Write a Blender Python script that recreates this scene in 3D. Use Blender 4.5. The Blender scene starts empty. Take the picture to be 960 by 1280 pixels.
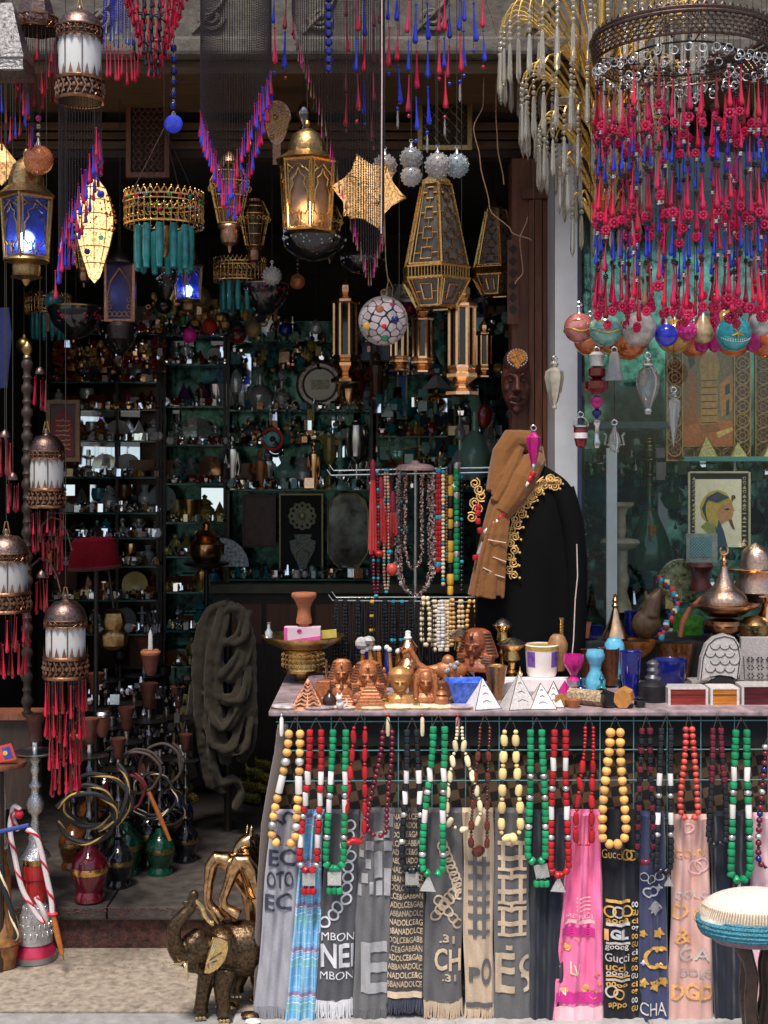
import bpy,bmesh,math,random
from mathutils import Vector,Matrix
random.seed(11)
R=math.radians
sin,cos,pi=math.sin,math.cos,math.pi
scene=bpy.context.scene
C=scene.collection
# ---------------------------------------------------------------- camera, sky, sun, exposure
S,D,HY,ZC=.00215,3.5,590,1.45
cd=bpy.data.cameras.new('camera');cam=bpy.data.objects.new('camera',cd);C.objects.link(cam)
cam.location=(0,-D,ZC);cam.rotation_euler=(pi/2,0,0)
cd.sensor_fit='VERTICAL';cd.sensor_height=36;cd.sensor_width=27
cd.lens=36*D/(1280*S);cd.shift_y=-(640-HY)/1280;cd.clip_start=.05;cd.clip_end=900
scene.camera=cam
SUN_EL,SUN_ROT=66,196
world=bpy.data.worlds.new('World');scene.world=world;world.use_nodes=True
wn=world.node_tree;bg=wn.nodes['Background']
sky=wn.nodes.new('ShaderNodeTexSky');sky.sky_type='NISHITA';sky.sun_disc=False
sky.sun_elevation=R(SUN_EL);sky.sun_rotation=R(SUN_ROT);sky.air_density=1.2;sky.dust_density=2.5
wn.links.new(sky.outputs[0],bg.inputs[0]);bg.inputs[1].default_value=.05
sd=bpy.data.lights.new('sun','SUN');sun=bpy.data.objects.new('sun',sd);C.objects.link(sun)
sd.energy=1.5;sd.angle=R(14);sd.color=(1,.94,.86)
az=R(SUN_ROT)
dv=Vector((sin(az)*cos(R(SUN_EL)),cos(az)*cos(R(SUN_EL)),sin(R(SUN_EL))))
sun.rotation_euler=dv.to_track_quat('Z','Y').to_euler()
vs=scene.view_settings
vs.view_transform='Standard';vs.look='None';vs.exposure=1.62;vs.gamma=1
scene.cycles.max_bounces=8;scene.cycles.transmission_bounces=8;scene.cycles.glossy_bounces=4
scene.cycles.caustics_reflective=False;scene.cycles.caustics_refractive=False
scene.cycles.sample_clamp_indirect=6
# ---------------------------------------------------------------- helpers
def u_(Y):return S*(D+Y)/D
def P(px,py,Y):u=u_(Y);return Vector(((px-480)*u,Y,ZC-(py-HY)*u))
def depth_on(py,z):return(((ZC-z)/S)/(py-HY)-1)*D
class MB:
 """mesh builder; coordinates are (x, d, y): photo pixels right, pixels away from the camera, pixels down, about an anchor at depth Y"""
 def __init__(s,px=0,py=0,Y=0,u=None):
  s.px,s.py,s.Y=px,py,Y;s.u=u_(Y)if u is None else u
  s.v=[];s.f=[]
 def loc(s):return P(s.px,s.py,s.Y)
 def add(s,vs,fs):
  n=len(s.v);s.v+=vs;s.f+=[tuple(i+n for i in f)for f in fs];return s
 def lathe(s,prof,n=14,x=None,d=0,sx=1,sd=1,rot=0,flute=0,fk=8):
  x=s.px if x is None else x
  vs,fs=[],[]
  for r,y in prof:
   for k in range(n):
    a=2*pi*k/n+rot;rr=r*(1+flute*cos(fk*a))if flute else r
    vs.append((x+rr*cos(a)*sx,d+rr*sin(a)*sd,y))
  m=len(prof)
  for i in range(m-1):
   for k in range(n):
    fs.append((i*n+k,i*n+(k+1)%n,(i+1)*n+(k+1)%n,(i+1)*n+k))
  if prof[0][0]>1e-6:fs.append(tuple(range(n-1,-1,-1)))
  if prof[-1][0]>1e-6:fs.append(tuple((m-1)*n+k for k in range(n)))
  return s.add(vs,fs)
 def ball(s,x,d,y,r,n=10,m=6,sx=1,sd=1,sy=1):
  return s.lathe([(max(1e-7,r*sin(pi*i/m))if 0<i<m else 1e-7,y-r*sy*cos(pi*i/m))for i in range(m+1)],n,x,d,sx,sd)
 def box(s,x0,x1,d0,d1,y0,y1,M=None):
  vs=[(x,d,y)for x in(x0,x1)for d in(d0,d1)for y in(y0,y1)]
  if M is not None:
   c=Vector(((x0+x1)/2,(d0+d1)/2,(y0+y1)/2));vs=[tuple(c+M@(Vector(v)-c))for v in vs]
  return s.add(vs,[(0,1,3,2),(4,6,7,5),(0,4,5,1),(2,3,7,6),(0,2,6,4),(1,5,7,3)])
 def tube(s,pts,r,n=6,closed=False,sq=1):
  pts=[Vector(p)for p in pts];m=len(pts);vs,fs=[],[]
  up=Vector((.13,.31,.94));nx=None
  for i,p in enumerate(pts):
   if closed:t=pts[(i+1)%m]-pts[i-1]
   else:t=pts[min(i+1,m-1)]-pts[max(i-1,0)]
   if t.length<1e-9:t=Vector((0,0,1))
   t.normalize()
   if nx is None:
    nx=t.cross(up)
    if nx.length<.05:nx=t.cross(Vector((1,0,0)))
   nx=nx-t*nx.dot(t)
   if nx.length<1e-6:nx=t.orthogonal()
   nx.normalize();b=t.cross(nx)
   rr=r[i]if isinstance(r,(list,tuple))else r
   for k in range(n):
    a=2*pi*k/n;vs.append(tuple(p+nx*(rr*cos(a))+b*(rr*sq*sin(a))))
  for i in range(m if closed else m-1):
   j=(i+1)%m
   for k in range(n):
    fs.append((i*n+k,i*n+(k+1)%n,j*n+(k+1)%n,j*n+k))
  if not closed:
   fs.append(tuple(range(n-1,-1,-1)));fs.append(tuple((m-1)*n+k for k in range(n)))
  return s.add(vs,fs)
 def ring(s,x,d,y,r,t,n=20,k=5,ax='y',sx=1):
  pts=[]
  for i in range(n):
   a=2*pi*i/n
   pts.append({'y':(x+r*cos(a)*sx,d+r*sin(a),y),'d':(x+r*cos(a)*sx,d,y+r*sin(a)),'x':(x,d+r*cos(a),y+r*sin(a))}[ax])
  return s.tube(pts,t,k,True)
 def prism(s,poly,d0,d1,fn=None):
  n=len(poly);vs=[(x,d0,y)for x,y in poly]+[(x,d1,y)for x,y in poly]
  if fn:vs=[(x,d+fn(x,y),y)for x,d,y in vs]
  fs=[tuple(range(n)),tuple(range(2*n-1,n-1,-1))]+[(i,n+i,n+(i+1)%n,(i+1)%n)for i in range(n)]
  return s.add(vs,fs)
 def pyramid(s,x,d,yb,w,h,top=0,n=4,rot=pi/4,steps=0):
  if not steps:return s.lathe([(w*.707 if n==4 else w,yb),(max(top,1e-7),yb-h)],n,x,d,rot=rot)
  pr=[]
  for i in range(steps):
   r0=w*.707*(1-i/steps);pr+=[(r0,yb-h*i/steps),(r0,yb-h*(i+1)/steps)]
  return s.lathe(pr,4,x,d,rot=rot)
 def chain(s,x,d,y0,y1,r=.6,step=3,d1=None,x1=None):
  n=max(2,int(abs(y1-y0)/step))
  d1=d if d1 is None else d1;x1=x if x1 is None else x1
  for i in range(n):
   t=(i+.5)/n;X=x+(x1-x)*t;Dd=d+(d1-d)*t;Yy=y0+(y1-y0)*t;h=(y1-y0)/n*.62
   s.add([(X-r,Dd,Yy),(X,Dd-r,Yy),(X+r,Dd,Yy),(X,Dd+r,Yy),(X,Dd,Yy-h),(X,Dd,Yy+h)],[(0,1,4),(1,2,4),(2,3,4),(3,0,4),(1,0,5),(2,1,5),(3,2,5),(0,3,5)])
  return s
 def mesh(s,name,mt,smooth=True):
  u,px,py=s.u,s.px,s.py
  me=bpy.data.meshes.new(name)
  me.from_pydata([((x-px)*u,d*u,(py-y)*u)for x,d,y in s.v],[],s.f)
  if smooth:
   me.polygons.foreach_set('use_smooth',[True]*len(me.polygons))
   me.set_sharp_from_angle(angle=R(38))
  me.update()
  bm=bmesh.new();bm.from_mesh(me);bmesh.ops.recalc_face_normals(bm,faces=bm.faces);bm.to_mesh(me);bm.free()
  if mt:me.materials.append(mt)
  return me
 def build(s,name,mt,parent=None,label=None,cat=None,group=None,kind=None,smooth=True):
  o=link(name,s.mesh(name,mt,smooth),parent)
  if parent is None:o.location=s.loc()
  elif tuple(parent.get('anchor',()))==():pass
  return tag(o,label,cat,group,kind)
def link(name,data,parent=None,loc=None,mt=None):
 o=bpy.data.objects.new(name,data);C.objects.link(o)
 if parent is not None:o.parent=parent
 if loc is not None:o.location=loc
 if mt is not None:
  o.material_slots[0].link='OBJECT';o.material_slots[0].material=mt
 return o
def tag(o,label=None,cat=None,group=None,kind=None):
 for k,v in(('label',label),('category',cat),('group',group),('kind',kind)):
  if v:o[k]=v
 return o
def thing(name,label,cat,px,py,Y,group=None):
 o=bpy.data.objects.new(name,None);C.objects.link(o);o.location=P(px,py,Y);o.empty_display_size=.02
 return tag(o,label,cat,group)
def kids(o):return[c for c in bpy.data.objects if c.parent==o]
def copy_tree(o,parent=None,children=None):
 children=children if children is not None else{}
 if not children:
  for q in C.objects:
   if q.parent:children.setdefault(q.parent,[]).append(q)
 c=o.copy();C.objects.link(c)
 if parent is not None:c.parent=parent
 for ch in children.get(o,[]):copy_tree(ch,c,children)
 return c
def crumple(o,strength,size):
 tx=bpy.data.textures.new('folds','CLOUDS');tx.noise_scale=size;tx.noise_depth=2
 d=o.modifiers.new('Displace','DISPLACE');d.texture=tx;d.strength=strength;d.mid_level=.5;d.texture_coords='LOCAL'
def blob(o,voxel,it=6,sub=0):
 m=o.modifiers.new('Remesh','REMESH');m.mode='VOXEL';m.voxel_size=voxel;m.use_smooth_shade=True
 s=o.modifiers.new('Smooth','SMOOTH');s.iterations=it;s.factor=.5
 return o
ORD=['first','second','third','fourth','fifth','sixth','seventh','eighth','ninth','tenth','eleventh','twelfth','thirteenth','fourteenth','fifteenth','sixteenth','seventeenth','eighteenth','nineteenth','twentieth','twenty-first','twenty-second','twenty-third','twenty-fourth']
# ---------------------------------------------------------------- materials
_m={}
def mat(name,col,rough=.5,metal=0,var=.25,scale=60,bump=.15,trans=0,emit=0,spec=.5,coat=0,dist=.002,col2=None,sheen=0,rvar=.12,stretch=None,ior=1.45):
 if name in _m:return _m[name]
 m=bpy.data.materials.new(name);m.use_nodes=True;_m[name]=m
 N,L=m.node_tree.nodes,m.node_tree.links;b=N['Principled BSDF']
 tc=N.new('ShaderNodeTexCoord');mp=N.new('ShaderNodeMapping');L.new(tc.outputs['Object'],mp.inputs[0])
 if stretch:mp.inputs['Scale'].default_value=stretch
 oi=N.new('ShaderNodeObjectInfo')
 va=N.new('ShaderNodeVectorMath');va.operation='ADD';L.new(mp.outputs[0],va.inputs[0])
 mu=N.new('ShaderNodeMath');mu.operation='MULTIPLY';mu.inputs[1].default_value=17;L.new(oi.outputs['Random'],mu.inputs[0]);L.new(mu.outputs[0],va.inputs[1])
 no=N.new('ShaderNodeTexNoise');no.inputs['Scale'].default_value=scale;no.inputs['Detail'].default_value=6;no.inputs['Roughness'].default_value=.62
 L.new(va.outputs[0],no.inputs['Vector'])
 cr=N.new('ShaderNodeValToRGB');L.new(no.outputs['Fac'],cr.inputs[0])
 lo=[c*(1-var)for c in col];hi=[min(1,c*(1+var))for c in(col2 or col)]
 cr.color_ramp.elements[0].position=.3;cr.color_ramp.elements[1].position=.7
 cr.color_ramp.elements[0].color=(*lo,1);cr.color_ramp.elements[1].color=(*hi,1)
 hs=N.new('ShaderNodeHueSaturation');L.new(cr.outputs[0],hs.inputs['Color'])
 mr=N.new('ShaderNodeMapRange');mr.inputs[3].default_value=.82;mr.inputs[4].default_value=1.15;L.new(oi.outputs['Random'],mr.inputs[0]);L.new(mr.outputs[0],hs.inputs['Value'])
 L.new(hs.outputs[0],b.inputs['Base Color'])
 rr=N.new('ShaderNodeMapRange');rr.inputs[3].default_value=max(0,rough-rvar);rr.inputs[4].default_value=min(1,rough+rvar);L.new(no.outputs['Fac'],rr.inputs[0]);L.new(rr.outputs[0],b.inputs['Roughness'])
 b.inputs['Metallic'].default_value=metal;b.inputs['Transmission Weight'].default_value=trans;b.inputs['IOR'].default_value=ior
 b.inputs['Specular IOR Level'].default_value=spec;b.inputs['Coat Weight'].default_value=coat;b.inputs['Sheen Weight'].default_value=sheen
 if emit:
  L.new(cr.outputs[0],b.inputs['Emission Color']);b.inputs['Emission Strength'].default_value=emit
 if bump:
  bp=N.new('ShaderNodeBump');bp.inputs['Strength'].default_value=bump;bp.inputs['Distance'].default_value=dist
  L.new(no.outputs['Fac'],bp.inputs['Height']);L.new(bp.outputs[0],b.inputs['Normal'])
 return m
IRON=mat('bronzed_iron',(.16,.105,.09),.38,1,.5,150,.5)
DIRON=mat('dark_iron',(.05,.042,.04),.4,.9,.4,150,.4)
COPPER=mat('polished_copper',(.84,.48,.25),.2,1,.2,90,.15)
OCOPPER=mat('old_copper',(.36,.19,.12),.33,1,.45,120,.4)
BRASS=mat('brass',(.62,.37,.13),.27,1,.3,110,.2)
DBRASS=mat('aged_brass',(.38,.24,.10),.36,1,.5,130,.4)
GOLD=mat('gilt_wire',(.85,.52,.13),.28,.55,.2,80,.1)
GOLDPAINT=mat('gold_paint',(.68,.40,.08),.35,.6,.3,90,.2)
SILVER=mat('silver',(.72,.70,.68),.22,1,.25,150,.3)
STEEL=mat('grey_steel',(.42,.42,.43),.3,1,.2,100,.1)
FROST=mat('frosted_glass',(.78,.76,.75),.45,0,.05,25,.05,trans=.15)
RED=mat('red_glass',(.62,.012,.05),.1,0,.3,60,.05,trans=.2,coat=.3)
PINK=mat('pink_glass',(.56,.010,.075),.07,0,.4,60,.05,trans=.3,coat=.3)
MAGENTA=mat('magenta_glass',(.62,.02,.24),.12,0,.3,60,.05,trans=.25,coat=.3)
BLUE=mat('blue_glass',(.022,.04,.52),.1,0,.3,60,.05,trans=.2,coat=.3)
DRED=mat('dark_red_glass',(.20,.008,.012),.12,0,.35,60,.05,trans=.1,coat=.3)
PURPLE=mat('purple_glass',(.16,.03,.30),.12,0,.3,60,.05,trans=.2,coat=.3)
TEAL=mat('teal_glass',(.03,.27,.29),.1,0,.3,50,.05,trans=.35,coat=.3)
CYAN=mat('turquoise_ceramic',(.16,.56,.80),.2,0,.2,70,.05,coat=.5)
GREEN=mat('green_glass',(.02,.28,.10),.1,0,.4,60,.05,trans=.3,coat=.3)
AMBER=mat('amber_glass',(.50,.16,.02),.12,0,.4,60,.05,trans=.4,coat=.2)
BROWNGLASS=mat('brown_glass',(.16,.05,.015),.12,0,.4,60,.05,trans=.3,coat=.2)
COBALT=mat('cobalt_glass',(.012,.02,.22),.1,0,.4,60,.05,trans=.3,coat=.3)
CLEAR=mat('clear_crystal',(.98,.95,.90),.03,0,.02,60,.03,trans=.84,coat=1,rvar=.03)
SMOKE=mat('iridescent_glass',(.62,.66,.66),.08,.35,.35,90,.08,trans=.35,coat=.5)
BLACKGLOSS=mat('black_glass',(.01,.01,.012),.1,0,.3,60,.05,coat=.4)
TERRA=mat('terracotta',(.50,.17,.075),.75,0,.25,120,.3)
COPPERCLAY=mat('copper_resin',(.40,.14,.055),.38,.35,.45,160,.4)
WOODRED=mat('red_brown_wood',(.16,.055,.028),.42,0,.4,14,.25,stretch=(6,6,.6))
WOODDK=mat('dark_wood',(.035,.02,.014),.5,0,.4,16,.25,stretch=(6,6,.6))
WOODLT=mat('pale_wood',(.42,.28,.15),.55,0,.3,16,.25,stretch=(.6,6,6))
CREAM=mat('bone_beads',(.80,.66,.42),.4,0,.2,90,.15)
WHITEBEAD=mat('white_bone',(.82,.76,.72),.45,0,.15,120,.2)
BWOOD=mat('orange_wood_beads',(.80,.42,.12),.38,0,.25,60,.15)
BRED=mat('red_beads',(.42,.012,.018),.3,0,.35,120,.2)
BCORAL=mat('coral_beads',(.62,.07,.055),.35,0,.35,120,.2)
BGREEN=mat('green_beads',(.012,.26,.10),.3,0,.4,120,.2)
BBLACK=mat('black_beads',(.012,.014,.018),.28,0,.4,120,.2)
BMAROON=mat('maroon_beads',(.13,.012,.025),.28,0,.45,120,.2)
BAMBER=mat('dark_amber_beads',(.13,.025,.015),.15,0,.5,60,.1,trans=.2,coat=.3)
BYELLOW=mat('yellow_beads',(.80,.46,.06),.35,0,.25,60,.15)
BTURQ=mat('turquoise_beads',(.04,.32,.42),.35,0,.3,60,.15)
SILVERBEAD=mat('chased_silver_bead',(.55,.54,.52),.38,.8,.5,500,.9)
PEWTER=mat('stamped_pewter',(.55,.53,.50),.45,.55,.35,350,.8)
CORD=mat('dark_cord',(.03,.025,.02),.8,0,.3,200,.2)
REDSILK=mat('red_silk',(.58,.012,.012),.55,0,.25,200,.3,sheen=.3,stretch=(6,6,.3))
STONE=mat('white_marble',(.80,.76,.75),.4,0,.15,30,.1,col2=(.84,.74,.74))
PEARL=mat('mother_of_pearl',(.64,.58,.55),.22,0,.3,220,.1,coat=.3)
INK=mat('dark_inlay',(.02,.018,.018),.5,0,.2,60,.05)
PAPER=mat('papyrus',(.84,.74,.50),.8,0,.1,90,.15)
BLACKCLOTH=mat('black_cloth',(.006,.006,.007),.85,0,.4,40,.3,sheen=0)
# ---------------------------------------------------------------- the setting
def wbox(name,x0,x1,y0,y1,z0,z1,mt,parent=None,kind='structure',bevel=0,label=None):
 me=bpy.data.meshes.new(name);bm=bmesh.new()
 bmesh.ops.create_cube(bm,size=1,matrix=Matrix.Translation(((x0+x1)/2,(y0+y1)/2,(z0+z1)/2))@Matrix.Diagonal((x1-x0,y1-y0,z1-z0,1)))
 if bevel:bmesh.ops.bevel(bm,geom=bm.edges[:],offset=bevel,segments=2,affect='EDGES',profile=.6)
 bm.to_mesh(me);bm.free();me.materials.append(mt)
 o=link(name,me,parent)
 return tag(o,label,None,None,kind if parent is None else None)
M_GROUND=mat('street_asphalt',(.07,.068,.065),.9,0,.3,30,.3)
M_SLAB=mat('worn_beige_paving',(.29,.235,.185),.8,0,.38,45,.9,dist=.006,col2=(.35,.285,.22))
M_KERB=mat('pale_kerb_stone',(.30,.285,.275),.75,0,.25,28,.6,dist=.004)
M_STEP=mat('worn_shop_step',(.060,.050,.045),.6,0,.5,22,.5,dist=.004)
M_RISER=mat('chipped_red_riser',(.055,.04,.036),.8,0,.75,70,1,dist=.006,col2=(.09,.034,.025))
M_WALL=mat('dark_shop_wall',(.03,.026,.022),.8,0,.4,12,.3)
M_PLAST=mat('grey_plaster',(.10,.088,.07),.85,0,.4,9,.5)
M_CORN=mat('carved_limestone',(.13,.112,.095),.85,0,.4,26,.8,dist=.006)
M_OCHRE=mat('ochre_boards',(.11,.062,.028),.6,0,.5,12,.3,stretch=(.5,6,6))
M_WHITE=mat('white_jamb_paint',(.84,.83,.84),.45,0,.06,14,.15)
M_TEALBACK=mat('teal_back_panel',(.012,.05,.048),.35,0,.6,10,.1,col2=(.04,.10,.085))
wbox('ground',-300,300,-300,300,-.6,-.03,M_GROUND)
pav=wbox('pavement',-6,6,-3.2,.48,-.2,-.012,M_KERB)
x=-5.55
while x<5.4:
 wbox('paving_slab',x,x+1.092,.008,.47,-.05,0,M_SLAB,pav,bevel=.004)
 wbox('kerb_slab',x-.35,x+.742,-.6,-.001,-.05,-.003,M_KERB,pav,bevel=.005)
 x+=1.1
fl=wbox('shop_floor',-3,3,.52,2.7,-.05,.088,M_STEP)
x=-2.6
while x<2.6:
 wbox('step_slab',x,x+.876,.455,1.32,.088,.128,M_STEP,fl,bevel=.006)
 wbox('floor_slab',x-.3,x+.576,1.324,2.66,.088,.127,M_STEP,fl,bevel=.004)
 x+=.88
wbox('step_riser',-2.9,2.9,.475,.52,-.02,.086,M_RISER)
# chipped red edge of the step: little worn paint flakes
m=MB(0,0,0,u=1)
for i in range(420):
 X=random.uniform(-1.3,-.3);z=.128-random.random()**2*.030;r=random.uniform(.0012,.0042)
 m.add([(X-r,.4545,-z),(X+r*1.6,.4535,-z+r*.4),(X+r*.4,.4532,-z-r*.7),(X,.452,-z)],[(0,1,3),(1,2,3),(2,0,3)])
o=m.build('paint_flakes',mat('red_floor_paint',(.15,.038,.028),.6,0,.4,90,.3),fl,smooth=False);o['kind']='stuff'
wbox('left_wall',-1.75,-1.62,.6,2.7,.1,2.62,M_WALL)
wbox('back_wall',-1.75,2.3,2.6,2.7,.1,2.62,M_WALL)
wbox('right_wall',2.2,2.3,.6,2.6,.1,2.62,M_WALL)
wbox('ceiling',-1.75,2.3,.95,2.7,2.56,2.7,M_WALL)
wbox('shop_pier',-3,-1.42,.5,.6,.12,2.6,M_CORN)
wbox('shop_pier',1.7,3,.62,.7,.12,2.6,M_CORN)
# partition between the shop and its show window
wbox('partition_wall',.63,.69,.98,2.6,.12,2.56,M_WALL)
# carved cornice over the shop front
zc=lambda py,Y:P(0,py,Y).z
corn=tag(bpy.data.objects.new('cornice',None),kind='structure');C.objects.link(corn);corn.location=(0,.45,0)
def wpart(name,x0,x1,y0,y1,z0,z1,mt,par,bevel=0):
 o=wbox(name,x0-par.location.x,x1-par.location.x,y0-par.location.y,y1-par.location.y,z0-par.location.z,z1-par.location.z,mt,par,bevel=bevel);return o
wpart('frieze',-3,3,.60,.9,zc(52,.5)+.03,3.6,M_CORN,corn)
x=-3
while x<3:
 wpart('cornice_block',x,x+.745,.42,.9,zc(72,.45),zc(48,.45),M_CORN,corn,.012)
 x+=.75
wpart('wood_lip',-3,3,.47,.9,zc(92,.47),zc(75,.47),M_OCHRE,corn,.004)
wpart('soffit',-3,3,.52,.96,zc(92,.5)+.005,zc(92,.5)+.03,WOODDK,corn)
for k in range(9):
 px=-150+k*138
 m=MB(px,25,.62)
 pts=[]
 for i in range(30):
  a=i/29*3.6*pi;r=17*(1-i/34);pts.append((px+(r*cos(a))*(1 if k%2 else-1),-9,26+r*.9*sin(a)))
 m.tube(pts,[3.2]*24+[4,5,5.5,5,4,3],6)
 m.tube([(px-22,-8,44),(px-8,-10,30),(px+12,-9,10),(px+22,-8,-8)],[2,4,4,2],6)
 o=m.build('scroll_carving',M_CORN,corn);o.location=P(px,25,.62)-corn.location
 # transom behind the hanging goods
tr=tag(bpy.data.objects.new('transom_wall',None),kind='structure');C.objects.link(tr);tr.location=(0,.93,0)
wpart('plaster_panel',-2,.62,.95,1.0,zc(152,.93),zc(60,.93),M_PLAST,tr)
for i,(a,b)in enumerate(((153,163),(165.5,174),(176.5,186))):
 wpart('slat',-2,.62,.925,.945,zc(b,.93),zc(a,.93),M_OCHRE,tr,.003)
wpart('transom_beam',-2,.62,.94,1.0,zc(196,.93),zc(187,.93),WOODDK,tr)
for px in(120,352,470):
 o=wpart('upright',P(px,0,.93).x,P(px,0,.93).x+.02,.93,.949,zc(152,.93),zc(80,.93),WOODDK,tr)
 # rails the goods hang from, above the frame
for Y in(-.05,.16,.36):
 wbox('hanging_rail',-2.6,2.6,Y-.012,Y+.012,3.15,3.174,DIRON)
 # brown fluted post and white jamb
dp=tag(bpy.data.objects.new('door_post',None),kind='structure');C.objects.link(dp);dp.location=(P(668,0,.85).x,.85,0)
X=lambda px,Y:P(px,0,Y).x
wpart('post_core',X(640,.85),X(692.5,.85),.86,.97,.12,2.5,WOODRED,dp)
for a,b,d in((661,667,.842),(668,677,.834),(678,684,.842),(685,692,.836)):
 wpart('flute',X(a,.85),X(b,.85),d,.859,.12,zc(250,.85),WOODRED,dp,.003)
wpart('post_head',X(652,.85),X(692.5,.85),.83,.859,zc(250,.85)+.001,zc(236,.85),WOODRED,dp,.004)
wbox('white_jamb',X(693.5,.66),X(722,.66),.66,.97,.12,2.5,M_WHITE,bevel=.003)
TEALMIR=mat('tarnished_teal_mirror',(.008,.026,.024),.14,.7,.95,24,.1,col2=(.03,.085,.07))
BROWNMIR=mat('tarnished_brown_mirror',(.03,.02,.014),.2,.7,.8,12,.1)
# show window
def pane_mat():
 m=bpy.data.materials.new('window_glass');m.use_nodes=True;N,L=m.node_tree.nodes,m.node_tree.links
 N.remove(N['Principled BSDF']);out=N['Material Output']
 t=N.new('ShaderNodeBsdfTransparent');t.inputs[0].default_value=(.97,.995,.985,1)
 g=N.new('ShaderNodeBsdfGlossy');g.inputs['Roughness'].default_value=.01;g.inputs['Color'].default_value=(.8,.95,.95,1)
 lw=N.new('ShaderNodeLayerWeight');lw.inputs[0].default_value=.25;fr=N.new('ShaderNodeMath');fr.operation='MULTIPLY_ADD';fr.inputs[1].default_value=.3;fr.inputs[2].default_value=.03;L.new(lw.outputs['Facing'],fr.inputs[0])
 mx=N.new('ShaderNodeMixShader');L.new(fr.outputs[0],mx.inputs[0]);L.new(t.outputs[0],mx.inputs[1]);L.new(g.outputs[0],mx.inputs[2]);L.new(mx.outputs[0],out.inputs[0])
 return m
PANE=pane_mat()
def mirror_mat():
 m=mat('old_mirror',(.90,.94,.94),.03,1,.1,6,0,rvar=.03);return m
MIRROR=mirror_mat()
GSHELF=mat('green_glass_shelf',(.10,.42,.38),.1,0,.1,20,0,trans=.5,coat=.5)
wn_=tag(bpy.data.objects.new('show_window',None),kind='structure');C.objects.link(wn_);wn_.location=(X(840,.87),.87,1)
wpart('pane',X(724,.77),1.69,.772,.776,.75,2.5,PANE,wn_)
wpart('frame',X(722.5,.76),X(727,.76),.76,.8,.12,2.5,mat('blue_grey_frame',(.10,.12,.22),.4,.3,.2,40,.1),wn_)
wpart('window_back',.70,2.15,1.55,1.58,.12,2.5,mat('window_teal_mirror',(.012,.05,.045),.1,.8,.95,26,.1,col2=(.14,.36,.30)),wn_)
wpart('window_bed',.70,2.15,.80,1.54,.12,.80,WOODDK,wn_)
wpart('window_head',.63,2.2,.80,.99,2.42,2.56,WOODDK,wn_)
# small dark shelf inside the window
wpart('shelf',X(742,.9),X(834,.9),.88,1.1,zc(536,.9),zc(527,.9),mat('blue_black_shelf',(.03,.06,.09),.2,.2,.3,20,.05),wn_,.003)
wpart('glass_shelf',X(836,1.05),1.9,.82,1.25,zc(577,.9),zc(571,.9),GSHELF,wn_,.002)
wpart('upright',X(758,.82),X(771,.82),.815,.83,.8,zc(560,.82),M_WHITE,wn_)
for i,(a,b,yy)in enumerate(((820,832,560),(822,834,616))):
 wpart('upright',X(a,1.3),X(b,1.3),1.29,1.31,zc(yy+(40 if i==0 else 48),1.3),zc(yy,1.3),M_WHITE,wn_)
 # ---------------------------------------------------------------- display racks along the back of the shop
YR=2.3
def rack(name,label,x0,x1,shelves,yb,posts,mirrors=(),back=M_TEALBACK,ytop=330,dep=36):
 t=thing(name,label,'display rack',(x0+x1)/2,yb,YR)
 def part(nm,mt,*b):
  m=MB((x0+x1)/2,yb,YR);m.box(*b);return m.build(nm,mt,t,smooth=False)
 for p in posts:part('post',DIRON,p-1.6,p+1.6,-dep/2-1,-dep/2+2,ytop,yb)
 for y in shelves:part('shelf',GSHELF,x0,x1,-dep/2,dep/2,y,y+2.2)
 part('back_panel',back,x0,x1,dep/2+6,dep/2+9,ytop,yb)
 for a,b,c,d in mirrors:
  m=MB((a+b)/2,(c+d)/2,YR);m.box(a,b,-1,1,c,d);o=m.build('mirror',MIRROR,t,smooth=False)
  o.location=P((a+b)/2,(c+d)/2,YR)-t.location+Vector((0,(dep/2-4)*u_(YR),0));o.rotation_euler=(R(-4),0,R(9 if b<205 else 6 if b<290 else 2))
 return t
SH_A=[418,478,512,551,596,640,671,706,748,790]
SH_B=[420,456,508,556,604,652,694,738,786,830]
SH_C=[428,513,611,722]
rack('glass_rack','left glass shelf rack crowded with perfume bottles and bright mirrors',62,203,SH_A,840,(64,150,200,204),[(96,140,514,594),(145,172,514,594),(110,162,606,638),(70,90,606,638)],ytop=380,back=BROWNMIR)
rack('glass_rack','middle glass shelf rack with crystal bottles and dark iron posts',207,284,SH_B,860,(209,283),[(212,240,425,452),(262,280,425,452),(250,280,610,650),(214,222,512,552)],ytop=380,back=TEALMIR)
rack('glass_rack','wide display rack behind the round framed plaque with big shelves',287,466,SH_C,740,(288,464),[(300,312,440,500),(414,430,520,600),(330,352,560,604)],dep=46,back=TEALMIR,ytop=398)
rack('glass_rack','right rack of glass and pictures behind the copper lanterns',470,640,[395,470,545,612],740,(472,560),[(596,616,400,440),(590,600,480,600)],dep=46,back=TEALMIR,ytop=385)
# cabinet under the middle racks
t=thing('wooden_cabinet','dark wooden cabinet with drawers beneath the wide display rack','cabinet',400,960,2.25)
def cpart(nm,mt,*b):
 m=MB(400,960,2.25);m.box(*b);m.build(nm,mt,t,smooth=False)
cpart('carcass',WOODDK,270,640,-30,40,740,962)
cpart('top_board',mat('olive_board',(.10,.09,.05),.5,0,.3,15,.2),266,644,-40,40,727,738)
for i in range(6):cpart('drawer',WOODRED,276+i*60,330+i*60,-33,-29,752,800)
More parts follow.
